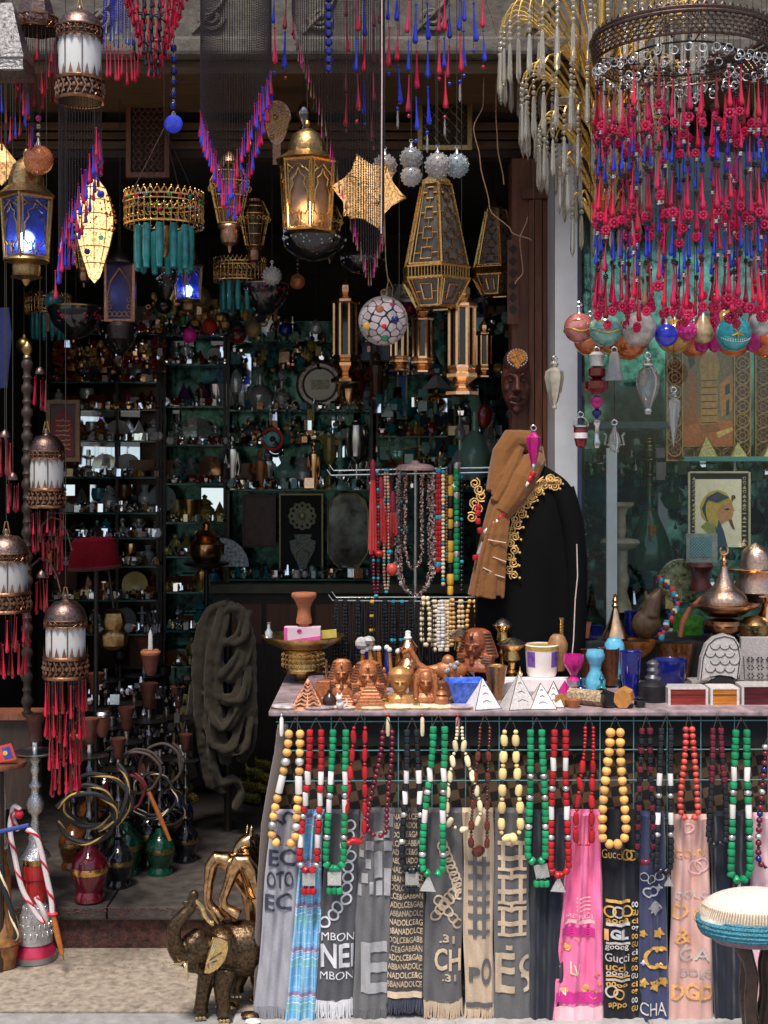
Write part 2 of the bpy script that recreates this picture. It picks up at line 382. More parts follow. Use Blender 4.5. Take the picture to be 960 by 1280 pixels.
# ---------------------------------------------------------------- the stall table, its grid, scarves and necklaces
ZT=P(0,888,0).z
TY=lambda py:depth_on(py,ZT)
t=thing('stall_table','long stall table with a stained white top facing the street','table',680,888,.3)
m=MB(680,888,.3);u0=m.u
def tb(nm,mt,x0,x1,y0,y1,z0,z1,bev=0):
 o=wbox(nm,x0-t.location.x,x1-t.location.x,y0-t.location.y,y1-t.location.y,z0-t.location.z,z1-t.location.z,mt,t,None,bev);return o
xl,xr=P(336,0,0).x,1.35
tb('table_top',mat('stained_white_top',(.22,.19,.19),.45,0,.45,26,.3,dist=.002,col2=(.30,.21,.23)),xl,xr,-.012,.69,ZT-.014,ZT,.004)
tb('apron',BLACKCLOTH,xl+.02,xr-.02,.02,.67,ZT-.10,ZT-.0145)
for x in(xl+.05,xr-.09):
 for y in(.09,.6):tb('leg',WOODDK,x,x+.04,y,y+.04,0,ZT-.1)
tb('back_cloth',BLACKCLOTH,xl+.03,xr-.03,.30,.31,.02,ZT-.1)
t2=thing('display_step','low dark cloth covered step along the back of the stall table','display stand',820,800,.62)
w=wbox('step_body',P(700,0,.6).x-t2 .location.x,1.3-t2 .location.x,-.11,.115,ZT+.001-t2 .location.z,.118+ZT-t2 .location.z,mat('charcoal_cloth',(.02,.02,.022),.9,0,.3,60,.3),t2,None,.006)
# checkered cloth behind the grid
ck=bpy.data.materials.new('checkered_cloth');ck.use_nodes=True;N,L=ck.node_tree.nodes,ck.node_tree.links
tc=N.new('ShaderNodeTexCoord');ch=N.new('ShaderNodeTexChecker');ch.inputs['Scale'].default_value=37
ch.inputs['Color1'].default_value=(.11,.062,.032,1);ch.inputs['Color2'].default_value=(.008,.007,.006,1)
mp=N.new('ShaderNodeMapping');mp.inputs['Rotation'].default_value=(0,R(12),0);L.new(tc.outputs['Object'],mp.inputs[0]);L.new(mp.outputs[0],ch.inputs['Vector'])
L.new(ch.outputs[0],N['Principled BSDF'].inputs['Base Color']);N['Principled BSDF'].inputs['Roughness'].default_value=.9
m=MB(660,980,.05)
nx,ny=60,8
vs=[(345+i*13,2*sin(i*.7)+1.5*sin(i*1.9+j),912+j*24+4*sin(i*.35))for j in range(ny)for i in range(nx)]
m.add(vs,[(j*nx+i,j*nx+i+1,(j+1)*nx+i+1,(j+1)*nx+i)for j in range(ny-1)for i in range(nx-1)])
o=m.build('checkered_cloth',ck,None,'brown and black checkered cloth hanging behind the necklaces','cloth')
sm=o.modifiers.new('Solidify','SOLIDIFY');sm.thickness=.004
g=thing('wire_grid','pale blue wire grid panel hanging under the table edge','wire grid',660,935,.015)
gw=mat('pale_blue_wire',(.12,.30,.33),.4,.3,.2,80,.1)
m=MB(660,935,.015)
for i,x in enumerate(range(372,1010,42)):
 mm=MB(660,935,.015).tube([(x,0,896),(x,0,1250)],.85,5);mm.build('wire',gw,g)
for y in(898,934,972,1020):
 mm=MB(660,935,.015).tube([(345,-1.8,y+4),(1010,-1.8,y+2)],.85,5);mm.build('wire',gw,g)
 # lettering: built-in font turned into a mesh and laid on the cloth
def textmesh(s,bold=0):
 cu=bpy.data.curves.new('lettering','FONT');cu.body=s;cu.size=1;cu.offset=bold;cu.resolution_u=3
 ob=bpy.data.objects.new('lettering',cu);me=bpy.data.meshes.new_from_object(ob)
 vs=[tuple(v.co)for v in me.vertices];fs=[tuple(p.vertices)for p in me.polygons]
 bpy.data.objects.remove(ob);bpy.data.curves.remove(cu);bpy.data.meshes.remove(me)
 x0=min(v[0]for v in vs);x1=max(v[0]for v in vs);y0=min(v[1]for v in vs);y1=max(v[1]for v in vs)
 return[((v[0]-x0)/(x1-x0),1-(v[1]-y0)/(y1-y0))for v in vs],fs
_tx={}
def refine(vs,fs,step):
 """split long edges so that flat print can follow a fold"""
 bm=bmesh.new();bv=[bm.verts.new((x,y,0))for x,y in vs]
 for f in fs:
  try:bm.faces.new([bv[i]for i in f])
  except ValueError:pass
 for _ in range(6):
  bmesh.ops.triangulate(bm,faces=bm.faces)
  e=[e for e in bm.edges if e.calc_length()>step]
  if not e:break
  bmesh.ops.subdivide_edges(bm,edges=e,cuts=1)
 bmesh.ops.triangulate(bm,faces=bm.faces)
 bm.verts.index_update()
 r=[(v.co.x,v.co.y)for v in bm.verts],[tuple(v.index for v in f.verts)for f in bm.faces]
 bm.free();return r
M_SC=lambda n,c,v=.22:mat(n,c,.85,0,v,420,.55,spec=.2,sheen=.25,dist=.0012)
class Scarf:
 """a folded scarf that hangs from the grid; corner pixels at the top and bottom edges"""
 YS=-.035
 def __init__(s,label,mt,tl,tr_,bl,br,y0,y1,folds,amp=3.2,seed=1,fringe=None,fl=20,name='scarf',off=0):
  s.q=(tl,tr_,bl,br,y0,y1);s.amp=amp*1.45;s.folds=folds;s.ph=seed*1.7;s.off=off
  s.t=thing(name,label,'scarf',(tl+tr_)/2,y0,s.YS,'scarves hanging under the stall table')
  cx=(tl+tr_)/2;s.a=(cx,y0)
  nu,nv=44,56;vs=[];fs=[]
  for side in(0,1):
   for j in range(nv+1):
    for i in range(nu+1):
     U,V=i/nu,j/nv;x,y=s.xy(U,V)
     e=min(1,U*12,(1-U)*12)
     d=s.d(x,y)if side==0 else max(s.d(x,y)+1,3.5+1.2*e)
     if j==0:d=2.2
     vs.append((x,d,y))
  n1=(nu+1)*(nv+1)
  for k in(0,1):
   for j in range(nv):
    for i in range(nu):
     a=k*n1+j*(nu+1)+i;fs.append((a,a+1,a+nu+2,a+nu+1))
  for j in range(nv):
   for i in(0,nu):
    a=j*(nu+1)+i;fs.append((a,a+nu+1,n1+a+nu+1,n1+a))
  for i in range(nu):
   for j in(0,nv):
    a=j*(nu+1)+i;fs.append((a,a+1,n1+a+1,n1+a))
  m=s.mb();m.add(vs,fs);m.build('cloth',mt,s.t)
  if fringe:
   m=s.mb();rn=random.Random(seed)
   for k in range(int((br-bl)*1.15)):
    U=(k+rn.random())/((br-bl)*1.15);x,y=s.xy(U,1);d=s.d(x,y-1)+1.2
    dx=rn.uniform(-3,3)
    m.tube([(x,d,y-2),(x+dx*.4,d-rn.random()*2,y+fl*.5),(x+dx,d+rn.uniform(-2,2),y+fl*rn.uniform(.75,1.1))],[1.1,.95,.7],4)
   tag(m.build('fringe',fringe,s.t),kind='stuff')
 def mb(s):return MB(s.a[0],s.a[1],s.YS)
 def xy(s,U,V):
  tl,tr_,bl,br,y0,y1=s.q
  xl_=tl+(bl-tl)*V;xr_=tr_+(br-tr_)*V
  return xl_+(xr_-xl_)*U+1.1*sin(V*9+s.ph)*(1 if 0<V else 0),y0+(y1-y0)*V+1.5*sin(U*7+s.ph)*V
 def d(s,x,y):
  tl,tr_,bl,br,y0,y1=s.q;V=(y-y0)/(y1-y0)
  xl_=tl+(bl-tl)*V;xr_=tr_+(br-tr_)*V;U=(x-xl_)/(xr_-xl_)
  f=s.folds;A=s.amp*(1.15-.45*V)
  d=A*(sin(2*pi*f*U+s.ph+.7*sin(V*4+s.ph))*.55+.3*sin(2*pi*f*2.3*U+s.ph*2+1.5*V)+.45*sin(V*7+U*3+s.ph)*.4+.25*sin(V*19+U*9+s.ph*3)*.6+.22*sin(V*31-U*14+s.ph*5)*sin(V*8+s.ph))
  e=min(U,1-U);d+=max(0,.07-e)*55*.9
  return d-A*.6+s.off
 def print_(s,poly_vs,fs,mt,name='lettering',lift=.9,step=4):
  lift+=.7
  vs,fs=refine(poly_vs,fs,step)
  tl,tr_,bl,br,y0,y1=s.q
  out=[]
  for x,y in vs:
   V=(y-y0)/(y1-y0);a=tl+(bl-tl)*V+1.5;b=tr_+(br-tr_)*V-1.5
   out.append((min(max(x,a),b),y))
  keep=[f for f in fs if len({(round(out[i][0],2),round(out[i][1],2))for i in f})==3]
  m=s.mb();m.add([(x,s.d(x,y)-lift,y)for x,y in out],keep)
  return m.build(name,mt,s.t)
 def text(s,body,x0,x1,y0,y1,mt,bold=.0,slant=0,lift=.9,step=4):
  key=(body,bold)
  if key not in _tx:_tx[key]=textmesh(body,bold)
  vs,fs=_tx[key]
  s.print_([(x0+(x1-x0)*a+slant*(b-.5),y0+(y1-y0)*b)for a,b in vs],fs,mt,lift=lift,step=step)
 def rect(s,x0,x1,y0,y1,mt,name='woven_block',lift=.7,sk=0):
  s.print_([(x0,y0),(x1,y0),(x1+sk,y1),(x0+sk,y1)],[(0,1,2,3)],mt,name,lift,step=5)
 def rects(s,lst,mt,name='woven_block',lift=.7):
  vs,fs=[],[]
  for a,b,c,d in lst:
   n=len(vs);vs+=[(a,c),(b,c),(b,d),(a,d)];fs.append((n,n+1,n+2,n+3))
  s.print_(vs,fs,mt,name,lift,5)
 def ringp(s,x,y,r,w,mt,name='woven_ring',a0=0,a1=2*pi,sx=1,lift=.8):
  n=18;vs=[];fs=[]
  for i in range(n+1):
   a=a0+(a1-a0)*i/n
   for q in(r-w/2,r+w/2):vs.append((x+q*sx*cos(a),y+q*sin(a)))
  for i in range(n):fs.append((2*i,2*i+1,2*i+3,2*i+2))
  s.print_(vs,fs,mt,name,lift,6)
 def blobp(s,lst,mt,name='woven_flower',lift=.8):
  vs,fs=[],[]
  for x,y,r,k in lst:
   n=len(vs);N_=20
   for i in range(N_):
    a=2*pi*i/N_;q=r*(1+.35*cos(k*a))if k else r
    vs.append((x+q*cos(a),y+q*sin(a)))
   fs.append(tuple(range(n,n+N_)))
  s.print_(vs,fs,mt,name,lift,30)
GREY1,GREY2,GREY3=M_SC('light_grey_wool',(.31,.30,.335)),M_SC('charcoal_wool',(.10,.10,.112)),M_SC('warm_grey_wool',(.125,.12,.125))
INKB=M_SC('navy_weave',(.035,.04,.07));WHT=M_SC('white_weave',(.66,.65,.68));BEI=M_SC('beige_weave',(.58,.44,.31));LGR=M_SC('ash_weave',(.34,.33,.34))
PKC,PKD,PKL=M_SC('pink_voile',(.80,.17,.36),.1),M_SC('deep_pink_voile',(.70,.03,.30),.1),M_SC('pale_pink_print',(.85,.50,.55),.1)
PCH=M_SC('peach_voile',(.78,.46,.40),.1);BLKC=M_SC('black_voile',(.008,.009,.014));NVY=M_SC('blue_black_voile',(.016,.02,.034));BLV=M_SC('slate_blue_voile',(.055,.065,.15),.15)
GLDP,SLVP=mat('gold_print',(.72,.42,.10),.4,.3,.25,200,.2),mat('silver_print',(.66,.62,.60),.45,.2,.2,200,.2)
GLDO=mat('orange_gold_print',(.80,.42,.16),.5,.1,.2,200,.2)
# blue plaid, woven as crossing bands
def plaid():
 m=M_SC('blue_plaid_weave',(.16,.42,.66),.12);N,L=m.node_tree.nodes,m.node_tree.links;b=N['Principled BSDF']
 src=b.inputs['Base Color'].links[0].from_socket;tc=N.new('ShaderNodeTexCoord');sp=N.new('ShaderNodeSeparateXYZ');L.new(tc.outputs['Object'],sp.inputs[0])
 cur=src
 def band(ax,period,width,phase,col,f):
  nonlocal cur
  a=N.new('ShaderNodeMath');a.operation='MULTIPLY_ADD';a.inputs[1].default_value=1/period;a.inputs[2].default_value=phase+50;L.new(sp.outputs[ax],a.inputs[0])
  fr=N.new('ShaderNodeMath');fr.operation='FRACT';L.new(a.outputs[0],fr.inputs[0])
  lt=N.new('ShaderNodeMath');lt.operation='LESS_THAN';lt.inputs[1].default_value=width;L.new(fr.outputs[0],lt.inputs[0])
  k=N.new('ShaderNodeMath');k.operation='MULTIPLY';k.inputs[1].default_value=f;L.new(lt.outputs[0],k.inputs[0])
  mx=N.new('ShaderNodeMixRGB');L.new(k.outputs[0],mx.inputs[0]);L.new(cur,mx.inputs[1]);mx.inputs[2].default_value=(*col,1);cur=mx.outputs[0]
 band(0,.021,.18,.3,(.55,.72,.80),.6);band(0,.034,.12,.1,(.03,.12,.3),.5);band(0,.05,.1,.6,(.25,.5,.35),.5)
 band(2,.118,.12,.2,(.30,.14,.26),.8);band(2,.118,.015,.19,(.85,.85,.88),1);band(2,.118,.015,.335,(.85,.85,.88),1);band(2,.118,.2,.55,(.2,.5,.42),.45);band(2,.0295,.08,0,(.7,.8,.85),.4)
 L.new(cur,b.inputs['Base Color']);return m
PLAID=plaid()
s=Scarf('light grey scarf with large navy lettering hanging leftmost under the table',GREY1,339,380,318,362,1012,1258,1.6,3.5,1,GREY1,20)
for i,(y,w_)in enumerate(((1060,'EC'),(1088,'OTO'),(1116,'EC'))):
 s.text(w_,336-i*2.5,370-i*2.5,y,y+21,INKB,.02,lift=1)
s.ringp(347,1032,8,3,INKB,a0=2.2,a1=6);s.ringp(362,1022,7,3,INKB,a0=2.2,a1=6)
s.text('O',341,352,1041,1054,INKB,.02)
s=Scarf('narrow blue plaid scarf with white and purple cross stripes',PLAID,379,406,354,394,1012,1292,2.2,5,2,PLAID,14)
s=Scarf('charcoal scarf with white interlocked rings and bold cropped white lettering',GREY2,408,450,394,441,1012,1250,1.5,3.5,3,WHT,24)
for i in range(11):
 k=i/10;x=441-2*abs(sin(i*.9))*3 if i<7 else 441-(i-6)*8;y=1030+i*13 if i<7 else 1112+(i-6)*10
 s.ringp(x-(0 if i%2 else 3),y,6.2,2.4,WHT)
s.text('MBON',402,443,1164,1174,WHT,0);s.text('NEI',401,443,1178,1208,WHT,.025);s.text('MBON',400,442,1213,1223,WHT,0)
s=Scarf('grey scarf with woven pixel squares and one large pale letter E',GREY3,450,493,440,484,1010,1262,1.5,3.5,4,GREY3,24)
s.rects([(468,479,1038,1049),(480,491,1050,1062),(457,467,1050,1061),(468,478,1063,1096),(480,490,1084,1118),(457,464,1072,1084),(452,460,1090,1102),(462,467,1100,1116),(447,455,1062,1071),(446,452,1104,1118),(470,478,1100,1118),(484,492,1016,1032),(480,487,1036,1046)],LGR)
s.rects([(451,463,1176,1240),(463,484,1176,1189),(463,484,1202,1214),(463,484,1227,1240)],LGR,'lettering')
s=Scarf('scarf covered with rows of small beige lettering ending in navy fringe',M_SC('black_brown_wool',(.085,.075,.07)),490,532,481,529,1010,1246,1.3,3,5,INKB,20)
rows=['DOLCE','GABBANA','NADOLCE&','BBANADOL','CE&GABBA']
y=1016
rr=random.Random(3);k=0
WORDS=['NADOLCE&G','BBANADOLCE','DOLCE&GABB','LCE&GABBAN','ADOLCE&GAB','ABBANADOLC']
while y<1234:
 V=(y-1010)/236;a=490-9*V;b=532-3*V
 s.text(WORDS[k%6],a+2,b-2,y,y+7.5,BEI,.012,lift=.8,step=9,slant=0);y+=11;k+=1
s.rect(481,529,1238,1246,BEI,'hem_band')
s=Scarf('dark grey scarf with beige linked rings above cropped beige lettering',GREY3,533,579,529,577,1010,1252,1.4,3.5,6,BEI,24)
for i in range(9):
 s.ringp(553+3.0*i if i<8 else 575,1056+i*7.5,6,2.4,BEI);
for i in range(6):s.ringp(572-5.5*i,1108+i*7,6,2.4,BEI)
for i in range(5):s.ringp(548+6*i,1124+i*7,5.6,2.3,BEI)
s.text('.31',549,568,1167,1177,BEI,.03);s.text('CH',543,576,1184,1212,BEI,.02);s.text('.31',552,570,1216,1225,BEI,.03)
s=Scarf('beige scarf with dark grey woven bar letters shaped like H',BEI,578,617,581,617,1010,1258,1.2,3,7,BEI,20)
for y in(1076,1125):
 s.rects([(585,612,y,y+5),(585,612,y+16,y+22),(585,612,y+36,y+41),(591,596,y-7,y+17),(602,607,y-7,y+17),(591,596,y+21,y+46),(602,607,y+21,y+46)],GREY3)
s.text('P',586,600,1208,1226,GREY3,.04);s.text('O',601,614,1196,1230,GREY3,.03);s.rect(582,616,1252,1258,GREY2,'hem_band')
s=Scarf('grey scarf with beige woven bar letters and a beige accented E',GREY3,618,662,617,663,1010,1272,1.3,3,8,GREY3,16)
for y in(1050,1092,1132):
 s.rects([(622,658,y,y+5),(622,658,y+18,y+24),(626,631,y,y+36),(648,653,y,y+36),(637,641,y-6,y+6),(622,658,y+33,y+37)],BEI)
s.rects([(619,627,1190,1240),(627,643,1190,1198),(627,643,1208,1216),(627,643,1231,1240),(632,640,1180,1186)],BEI,'lettering')
s.ringp(662,1206,11,5,BEI,'lettering',1.6,4.6);s.ringp(652,1228,10,5,BEI,'lettering',4.6,7.6)
s=Scarf('plain blue black scarf between the grey letter scarf and the pink one',NVY,660,712,662,704,1012,1300,2,4,9)
s=Scarf('bright pink scarf with pale monogram print and deep pink bands',PKC,712,750,688,757,1012,1296,2.4,5,10)
s.rect(702,742,1157,1168,PKD,'print_band');s.rect(690,757,1238,1251,PKD,'print_band');s.rect(705,742,1148,1153,PKL,'print_band');s.rect(692,756,1256,1282,PKL,'print_band')
for y in(1120,1125,1130,1135):s.rect(720,738,y,y+2,PKL,'print_band')
s.text('MERCI',706,740,1141,1147,PKL,0)
s.text('L',712,719,1200,1215,PAPER,.01);s.text('V',716,725,1203,1217,PAPER,.01);s.text('N',698,707,1232,1242,WHT,.01)
s.blobp([(709,1182,5,0),(731,1234,5,0),(741,1240,5.5,0),(705,1236,5,0)],GLDO);s.blobp([(722,1171,3.4,4),(700,1172,3,4),(745,1214,3.4,4),(694,1222,3.4,4),(697,1206,2.5,4),(748,1226,3,4),(701,1190,2.4,4)],mat('rose_print',(.72,.20,.22),.8,0,.2,100,.1))
s=Scarf('black scarf printed with bands of gold and silver lettering and rings',BLKC,750,797,754,802,1012,1300,1.5,3.5,11)
s.text('Gucci',752,776,1061,1072,GLDP,.0);s.ringp(783,1068,6,2,GLDP);s.ringp(789,1068,6,2,GLDP)
for a,b,mt_ in((1123,1127,GLDP),(1152,1156,SLVP),(1176,1179,SLVP),(1222,1225,SLVP),(1218,1220,GLDP)):s.rect(757,787,a,b,mt_,'print_band')
for x in(762,772,783):s.ringp(x,1138,6.5,2.2,SLVP if x==772 else GLDP)
s.text('aooa',757,786,1147,1152,GLDP,.02);s.text('GL',762,785,1160,1173,WHT,.06);s.rect(755,760,1160,1174,GLDO,'print_band')
s.text('gooog',756,785,1180,1187,SLVP,.01);s.text('Gucci',756,786,1190,1201,SLVP,.01);s.text('ucci',757,781,1203,1212,GLDP,.02);s.text('oooo',757,785,1213,1218,SLVP,.02)
s.ringp(764,1238,7,2.4,SLVP);s.ringp(773,1241,6,2,GLDP);s.text('00oo',757,784,1226,1232,GLDP,.03);s.text('appo',760,783,1252,1260,GLDP,.02)
for i in range(14):s.text(['oo','GU','ci','og'][i%4],789,797,1126+i*10,1133+i*10,GLDP if i%3 else SLVP,.02,step=20)
s=Scarf('slate blue scarf printed with pale rings and gold flowers',BLV,798,830,798,837,1014,1300,1.5,3.5,12)
for a,b in((804,1094),(813,1098),(823,1094)):s.ringp(a,b,5,1.2,SLVP)
s.ringp(809,1113,5.5,2,WHT,a0=.7,a1=5.6);s.ringp(816,1113,5.5,2,WHT,a0=-2.5,a1=2.5)
s.blobp([(823,1108,3.5,4)],WHT);s.blobp([(818,1134,7,8)],LGR);s.blobp([(823,1166,5.5,5),(803,1166,4,5),(818,1230,6,5),(829,1226,5,5),(804,1228,5,5)],GLDP)
s.ringp(818,1196,12,4,GLDP,a0=.7,a1=5.6);s.ringp(829,1196,12,4,GLDP,a0=-2.5,a1=2.5);s.blobp([(804,1203,3,4)],WHT)
s.text('CHA',800,832,1252,1268,SLVP,.0)
s=Scarf('peach pink scarf with gold printed capital letters',PCH,843,886,833,894,1018,1300,1.7,3.5,13)
s.text('DOLC',843,884,1112,1121,SLVP,.0);s.text('D',840,860,1128,1146,GLDO,.0);s.text('O',866,886,1134,1152,GLDO,.0);s.text('&',842,866,1160,1178,GLDO,.01)
s.text('GA',848,886,1183,1199,SLVP,.0);s.text('DOLC',850,888,1210,1219,LGR,.01);s.text('DGD',838,891,1228,1248,GLDO,.03);s.text('D',854,868,1028,1040,PKL,.0);s.text('GO-D',842,880,1060,1070,GLDO,.0);s.ringp(868,1083,8,1.6,PKL);s.ringp(876,1079,8,1.6,PKL)
s=Scarf('plain black scarf behind the green necklace at the right',NVY,887,936,893,936,1014,1282,1.8,4,14,NVY,16)
s=Scarf('pale rose scarf at the right end of the table',M_SC('pale_rose_voile',(.78,.50,.56),.1),937,990,934,995,1016,1290,1.8,4,15)
# dark coat edge hanging at the left end of the table
m=MB(345,900,0)
for k,(dx,r)in enumerate(((0,7),(5,6),(-4,5))):
 m.tube([(353+dx*.6,6-k*3,905),(350+dx*.7,4,940),(341+dx*.6,2,985),(332+dx*.5,0,1030),(326+dx*.4,-2,1100),(322+dx*.3,-2,1180),(320+dx*.3,-1,1258)],[r*.8,r,r,r*.8,r*.62,r*.55,r*.5],8)
blob(m.build('hanging_wrap',M_SC('brown_grey_wrap',(.12,.095,.085)),None,'brown grey wrap hanging in a narrow fold at the left table end','wrap'),.004,5)
# ---------------------------------------------------------------- bead necklaces
_bead={}
def bead(kind,mt):
 k=(kind,mt.name)
 if k not in _bead:
  m=MB(0,0,0,u=S)
  if kind=='o':m.ball(0,0,0,.5,10,6)
  elif kind=='b':m.lathe([(.2,-.5),(.42,-.46),(.5,-.3),(.5,.3),(.42,.46),(.2,.5)],10)
  elif kind=='t':m.lathe([(.2,-.5),(.46,-.47),(.5,-.42),(.5,.42),(.46,.47),(.2,.5)],8)
  elif kind=='l':m.lathe([(.12,-.5),(.36,-.42),(.5,-.2),(.5,.2),(.36,.42),(.12,.5)],10)
  elif kind=='h':m.lathe([(.15,-.5),(.4,-.38),(.5,0),(.4,.38),(.15,.5)],6)
  _bead[k]=m.mesh('bead',mt)
 return _bead[k]
def necklace(label,xt,hw,xb,hb,y0,yb,col,size,pat,Y=-.075,pend=None,shape='b',asp=1.0,group='bead necklaces hanging under the table edge',col2=None,tw=.85,rough=1,yhook=None):
 t=thing('bead_necklace',label,'necklace',xt,y0,Y,group)
 ws=u_(Y)/S
 path=[]
 r=hb
 for sd in(-1,1):
  n=40;pts=[]
  for i in range(n+1):
   q=i/n;y=y0+(yb-r-y0)*q;e=q*q*(3-2*q)
   pts.append((xt+(xb-xt)*e+sd*(hw+(hb-hw)*e)+.8*sin(q*5+xt),y))
  for i in range(1,13):
   a=pi/2*i/12;pts.append((xb+sd*hb*cos(a),yb-r+r*sin(a)))
  path.append(pts)
 col2=col2 or col
 for sd,pts in zip((-1,1),path):
  m=MB(xt,y0,Y);m.tube([(x,0,y)for x,y in pts[::3]],.7,4);m.build('cord',CORD,t)
  L_=[0]
  for a,b in zip(pts,pts[1:]):L_.append(L_[-1]+math.hypot(b[0]-a[0],b[1]-a[1]))
  tot=L_[-1]
  def at(s_):
   s_=min(max(s_,0),tot-1e-4)
   for i in range(len(L_)-1):
    if L_[i+1]>=s_:
     f=(s_-L_[i])/(L_[i+1]-L_[i]);a,b=pts[i],pts[i+1]
     return a[0]+(b[0]-a[0])*f,a[1]+(b[1]-a[1])*f,math.atan2(b[0]-a[0],b[1]-a[1])
  s_=0;i=0
  while s_<tot-1:
   c=pat[i]if i<len(pat)else pat[-1];i+=1
   if c=='.':s_+=size*.7;continue
   w,h,sh,mt_={'c':(size,size*asp,shape,col),'s':(size*1.12,size*1.0,'o',SILVERBEAD),'t':(size*tw,size*2.1,'t',WHITEBEAD),'d':(size,size*asp,shape,col2),'k':(size*.6,size*.5,'o',BBLACK),'x':(size*.6,size*.6,'o',col),'B':(size*1.9,size*2.6,'l',col),'y':(size,size*1.6,'t',col2)}[c]
   h*=.97
   if s_+h*.5>tot:break
   x,y,an=at(s_+h/2);s_+=h*1.03
   o=link('bead',bead(sh,mt_),t,((x-xt)*u_(Y),random.uniform(-.0006,.0006),(y0-y)*u_(Y)))
   j=random.uniform(.93,1.06)
   o.scale=(w*ws*j,w*ws*j,h*ws);o.rotation_euler=(random.uniform(-.06,.06)*rough,-an+random.uniform(-.05,.05)*rough,random.uniform(0,6))
 m=MB(xt,y0,Y);m.tube([(xt-hw,0,y0),(xt-hw*.5,.4,y0-8),(xt,3,y0-14),(xt+hw*.5,.4,y0-8),(xt+hw,0,y0)],.8,4);m.build('loop',CORD,t)
 if pend:
  kind,px_,py_,sz,an=pend;m=MB(xt,y0,Y)
  if kind=='sq':poly=[(-sz,-sz),(sz,-sz),(sz,sz),(-sz,sz)]
  elif kind=='tri':poly=[(0,-sz*1.2),(sz,sz*.9),(-sz,sz*.9)]
  poly=[(px_+a*cos(an)-b*sin(an),py_+a*sin(an)+b*cos(an))for a,b in poly]
  m.prism(poly,-1.2,1.2)
  m.ring(px_,0,py_-sz*1.15,1.8,.5,10,4,'d')
  o=m.build('pendant',PEWTER,t,smooth=False)
  if kind=='sq':
   for k in(-1,0,1):
    q=link('bead',bead('b',col2 if col2 is not col else col),t,((px_+k*sz*.72-xt)*u_(Y),0,(y0-(py_+sz+7))*u_(Y)));q.scale=(8*ws,8*ws,8*ws)
    if k:
     q=link('bead',bead('o',BBLACK),t,((px_+k*sz*.5-xt)*u_(Y),0,(y0-(py_+sz+1.5))*u_(Y)));q.scale=(5*ws,)*3
 return t
TRIBE='cccctcsctccsc'
necklace('necklace of round orange wooden beads with white tubes, leftmost under the table',369,7,355,15,912,1057,BWOOD,11.5,'cccsctcccscc',shape='o',pend=None)
necklace('red barrel bead necklace with square silver pendant over the blue plaid scarf',395,7,386,11,912,1088,BRED,8.6,'cccccctctcscctccscc',pend=('sq',386,1099,8,0))
necklace('green barrel bead necklace with square silver pendant over the charcoal ring scarf',425,8,418,11,912,1086,BGREEN,8.6,'cccccctcstcccscc',pend=('sq',418,1098,8.5,0))
necklace('dark red long coral bead necklace hanging left of the maroon one',450,7,443,12,908,1052,BRED,7.5,'xcxcxcxc'+'xc'*12,shape='l',asp=2.4)
necklace('plain maroon round bead necklace over the grey pixel scarf',484,6,472,12,912,1045,BMAROON,7,'c',shape='o')
necklace('black bead necklace with white tubes and square silver pendant',515,6,515,12,912,1088,BBLACK,8.4,'cccccctctcscccscc',pend=('sq',515,1098,8.2,0))
necklace('green bead necklace with white tubes ending in a silver triangle, left half',548,7,541,13,908,1094,BGREEN,8.6,'cccccctcscctccccscc',pend=('tri',535,1105,10,.05),Y=-.085)
necklace('long cream bone bead necklace opening into a wide V shape',574,3,579,21,908,1037,CREAM,7.2,'xxxxcxcxcxcxcxcxcxcxc',shape='l',asp=2.1)
necklace('dark amber bead necklace with one big oval bead at the bottom',606,6,598,10,908,1064,BAMBER,7.5,'xxxxxxkcxkxcxkxxkcxkxckxcB',shape='l',asp=1.8)
necklace('cream chunky barrel bead necklace over the grey bar letter scarf',638,7,638,12,912,1048,mat('yellow_cream_beads',(.82,.60,.26),.4,0,.2,90,.15),10,'xckc'*8,asp=1.55,shape='l')
necklace('green bead necklace with silver balls and a tilted square pendant',671,7,671,11,912,1078,BGREEN,9,'ccccccsccscccscccc',pend=('sq',677,1089,8.6,-.2))
necklace('red bead necklace with white tubes ending in a silver triangle',700,7,699,11,912,1094,BRED,8.6,'cccctccscctccscc',pend=('tri',698,1106,9.5,.05))
necklace('dark red coral bead necklace hanging over the pink scarf',736,5,730,10,908,1057,BRED,7.8,'x'*9+'cxcxcxcxcxcx',shape='l',asp=2.2)
necklace('necklace of large round honey coloured wooden beads over the black scarf',769,6,767,15,910,1056,BWOOD,12,'c',shape='o')
necklace('maroon bead necklace with dark faceted beads right of the honey one',808,5,806,10,910,1078,BMAROON,8,'ckdk'*20,shape='b',col2=BBLACK)
necklace('black bead necklace with white tubes over the slate blue scarf',833,6,829,9,910,1090,BBLACK,8,'ccccccctcscctcscc',pend=('tri',836,1102,6,0))
necklace('small round coral red bead necklace over the peach scarf',861,4,862,11,908,1024,BCORAL,8,'c',shape='o')
necklace('maroon and black bead necklace over the plain black right scarf',897,5,897,11,910,1056,BMAROON,7.6,'cccccdcccd',shape='b',col2=BBLACK)
necklace('green bead necklace with white tubes hanging rightmost but one',927,7,925,12,912,1100,BGREEN,9.2,'ccccctcsctccscccc',pend=('tri',924,1112,7,0))
necklace('maroon bead necklace at the right edge over the pale rose scarf',963,7,962,14,930,1085,BMAROON,8,'sckcdckc'*8,shape='o',col2=COBALT)
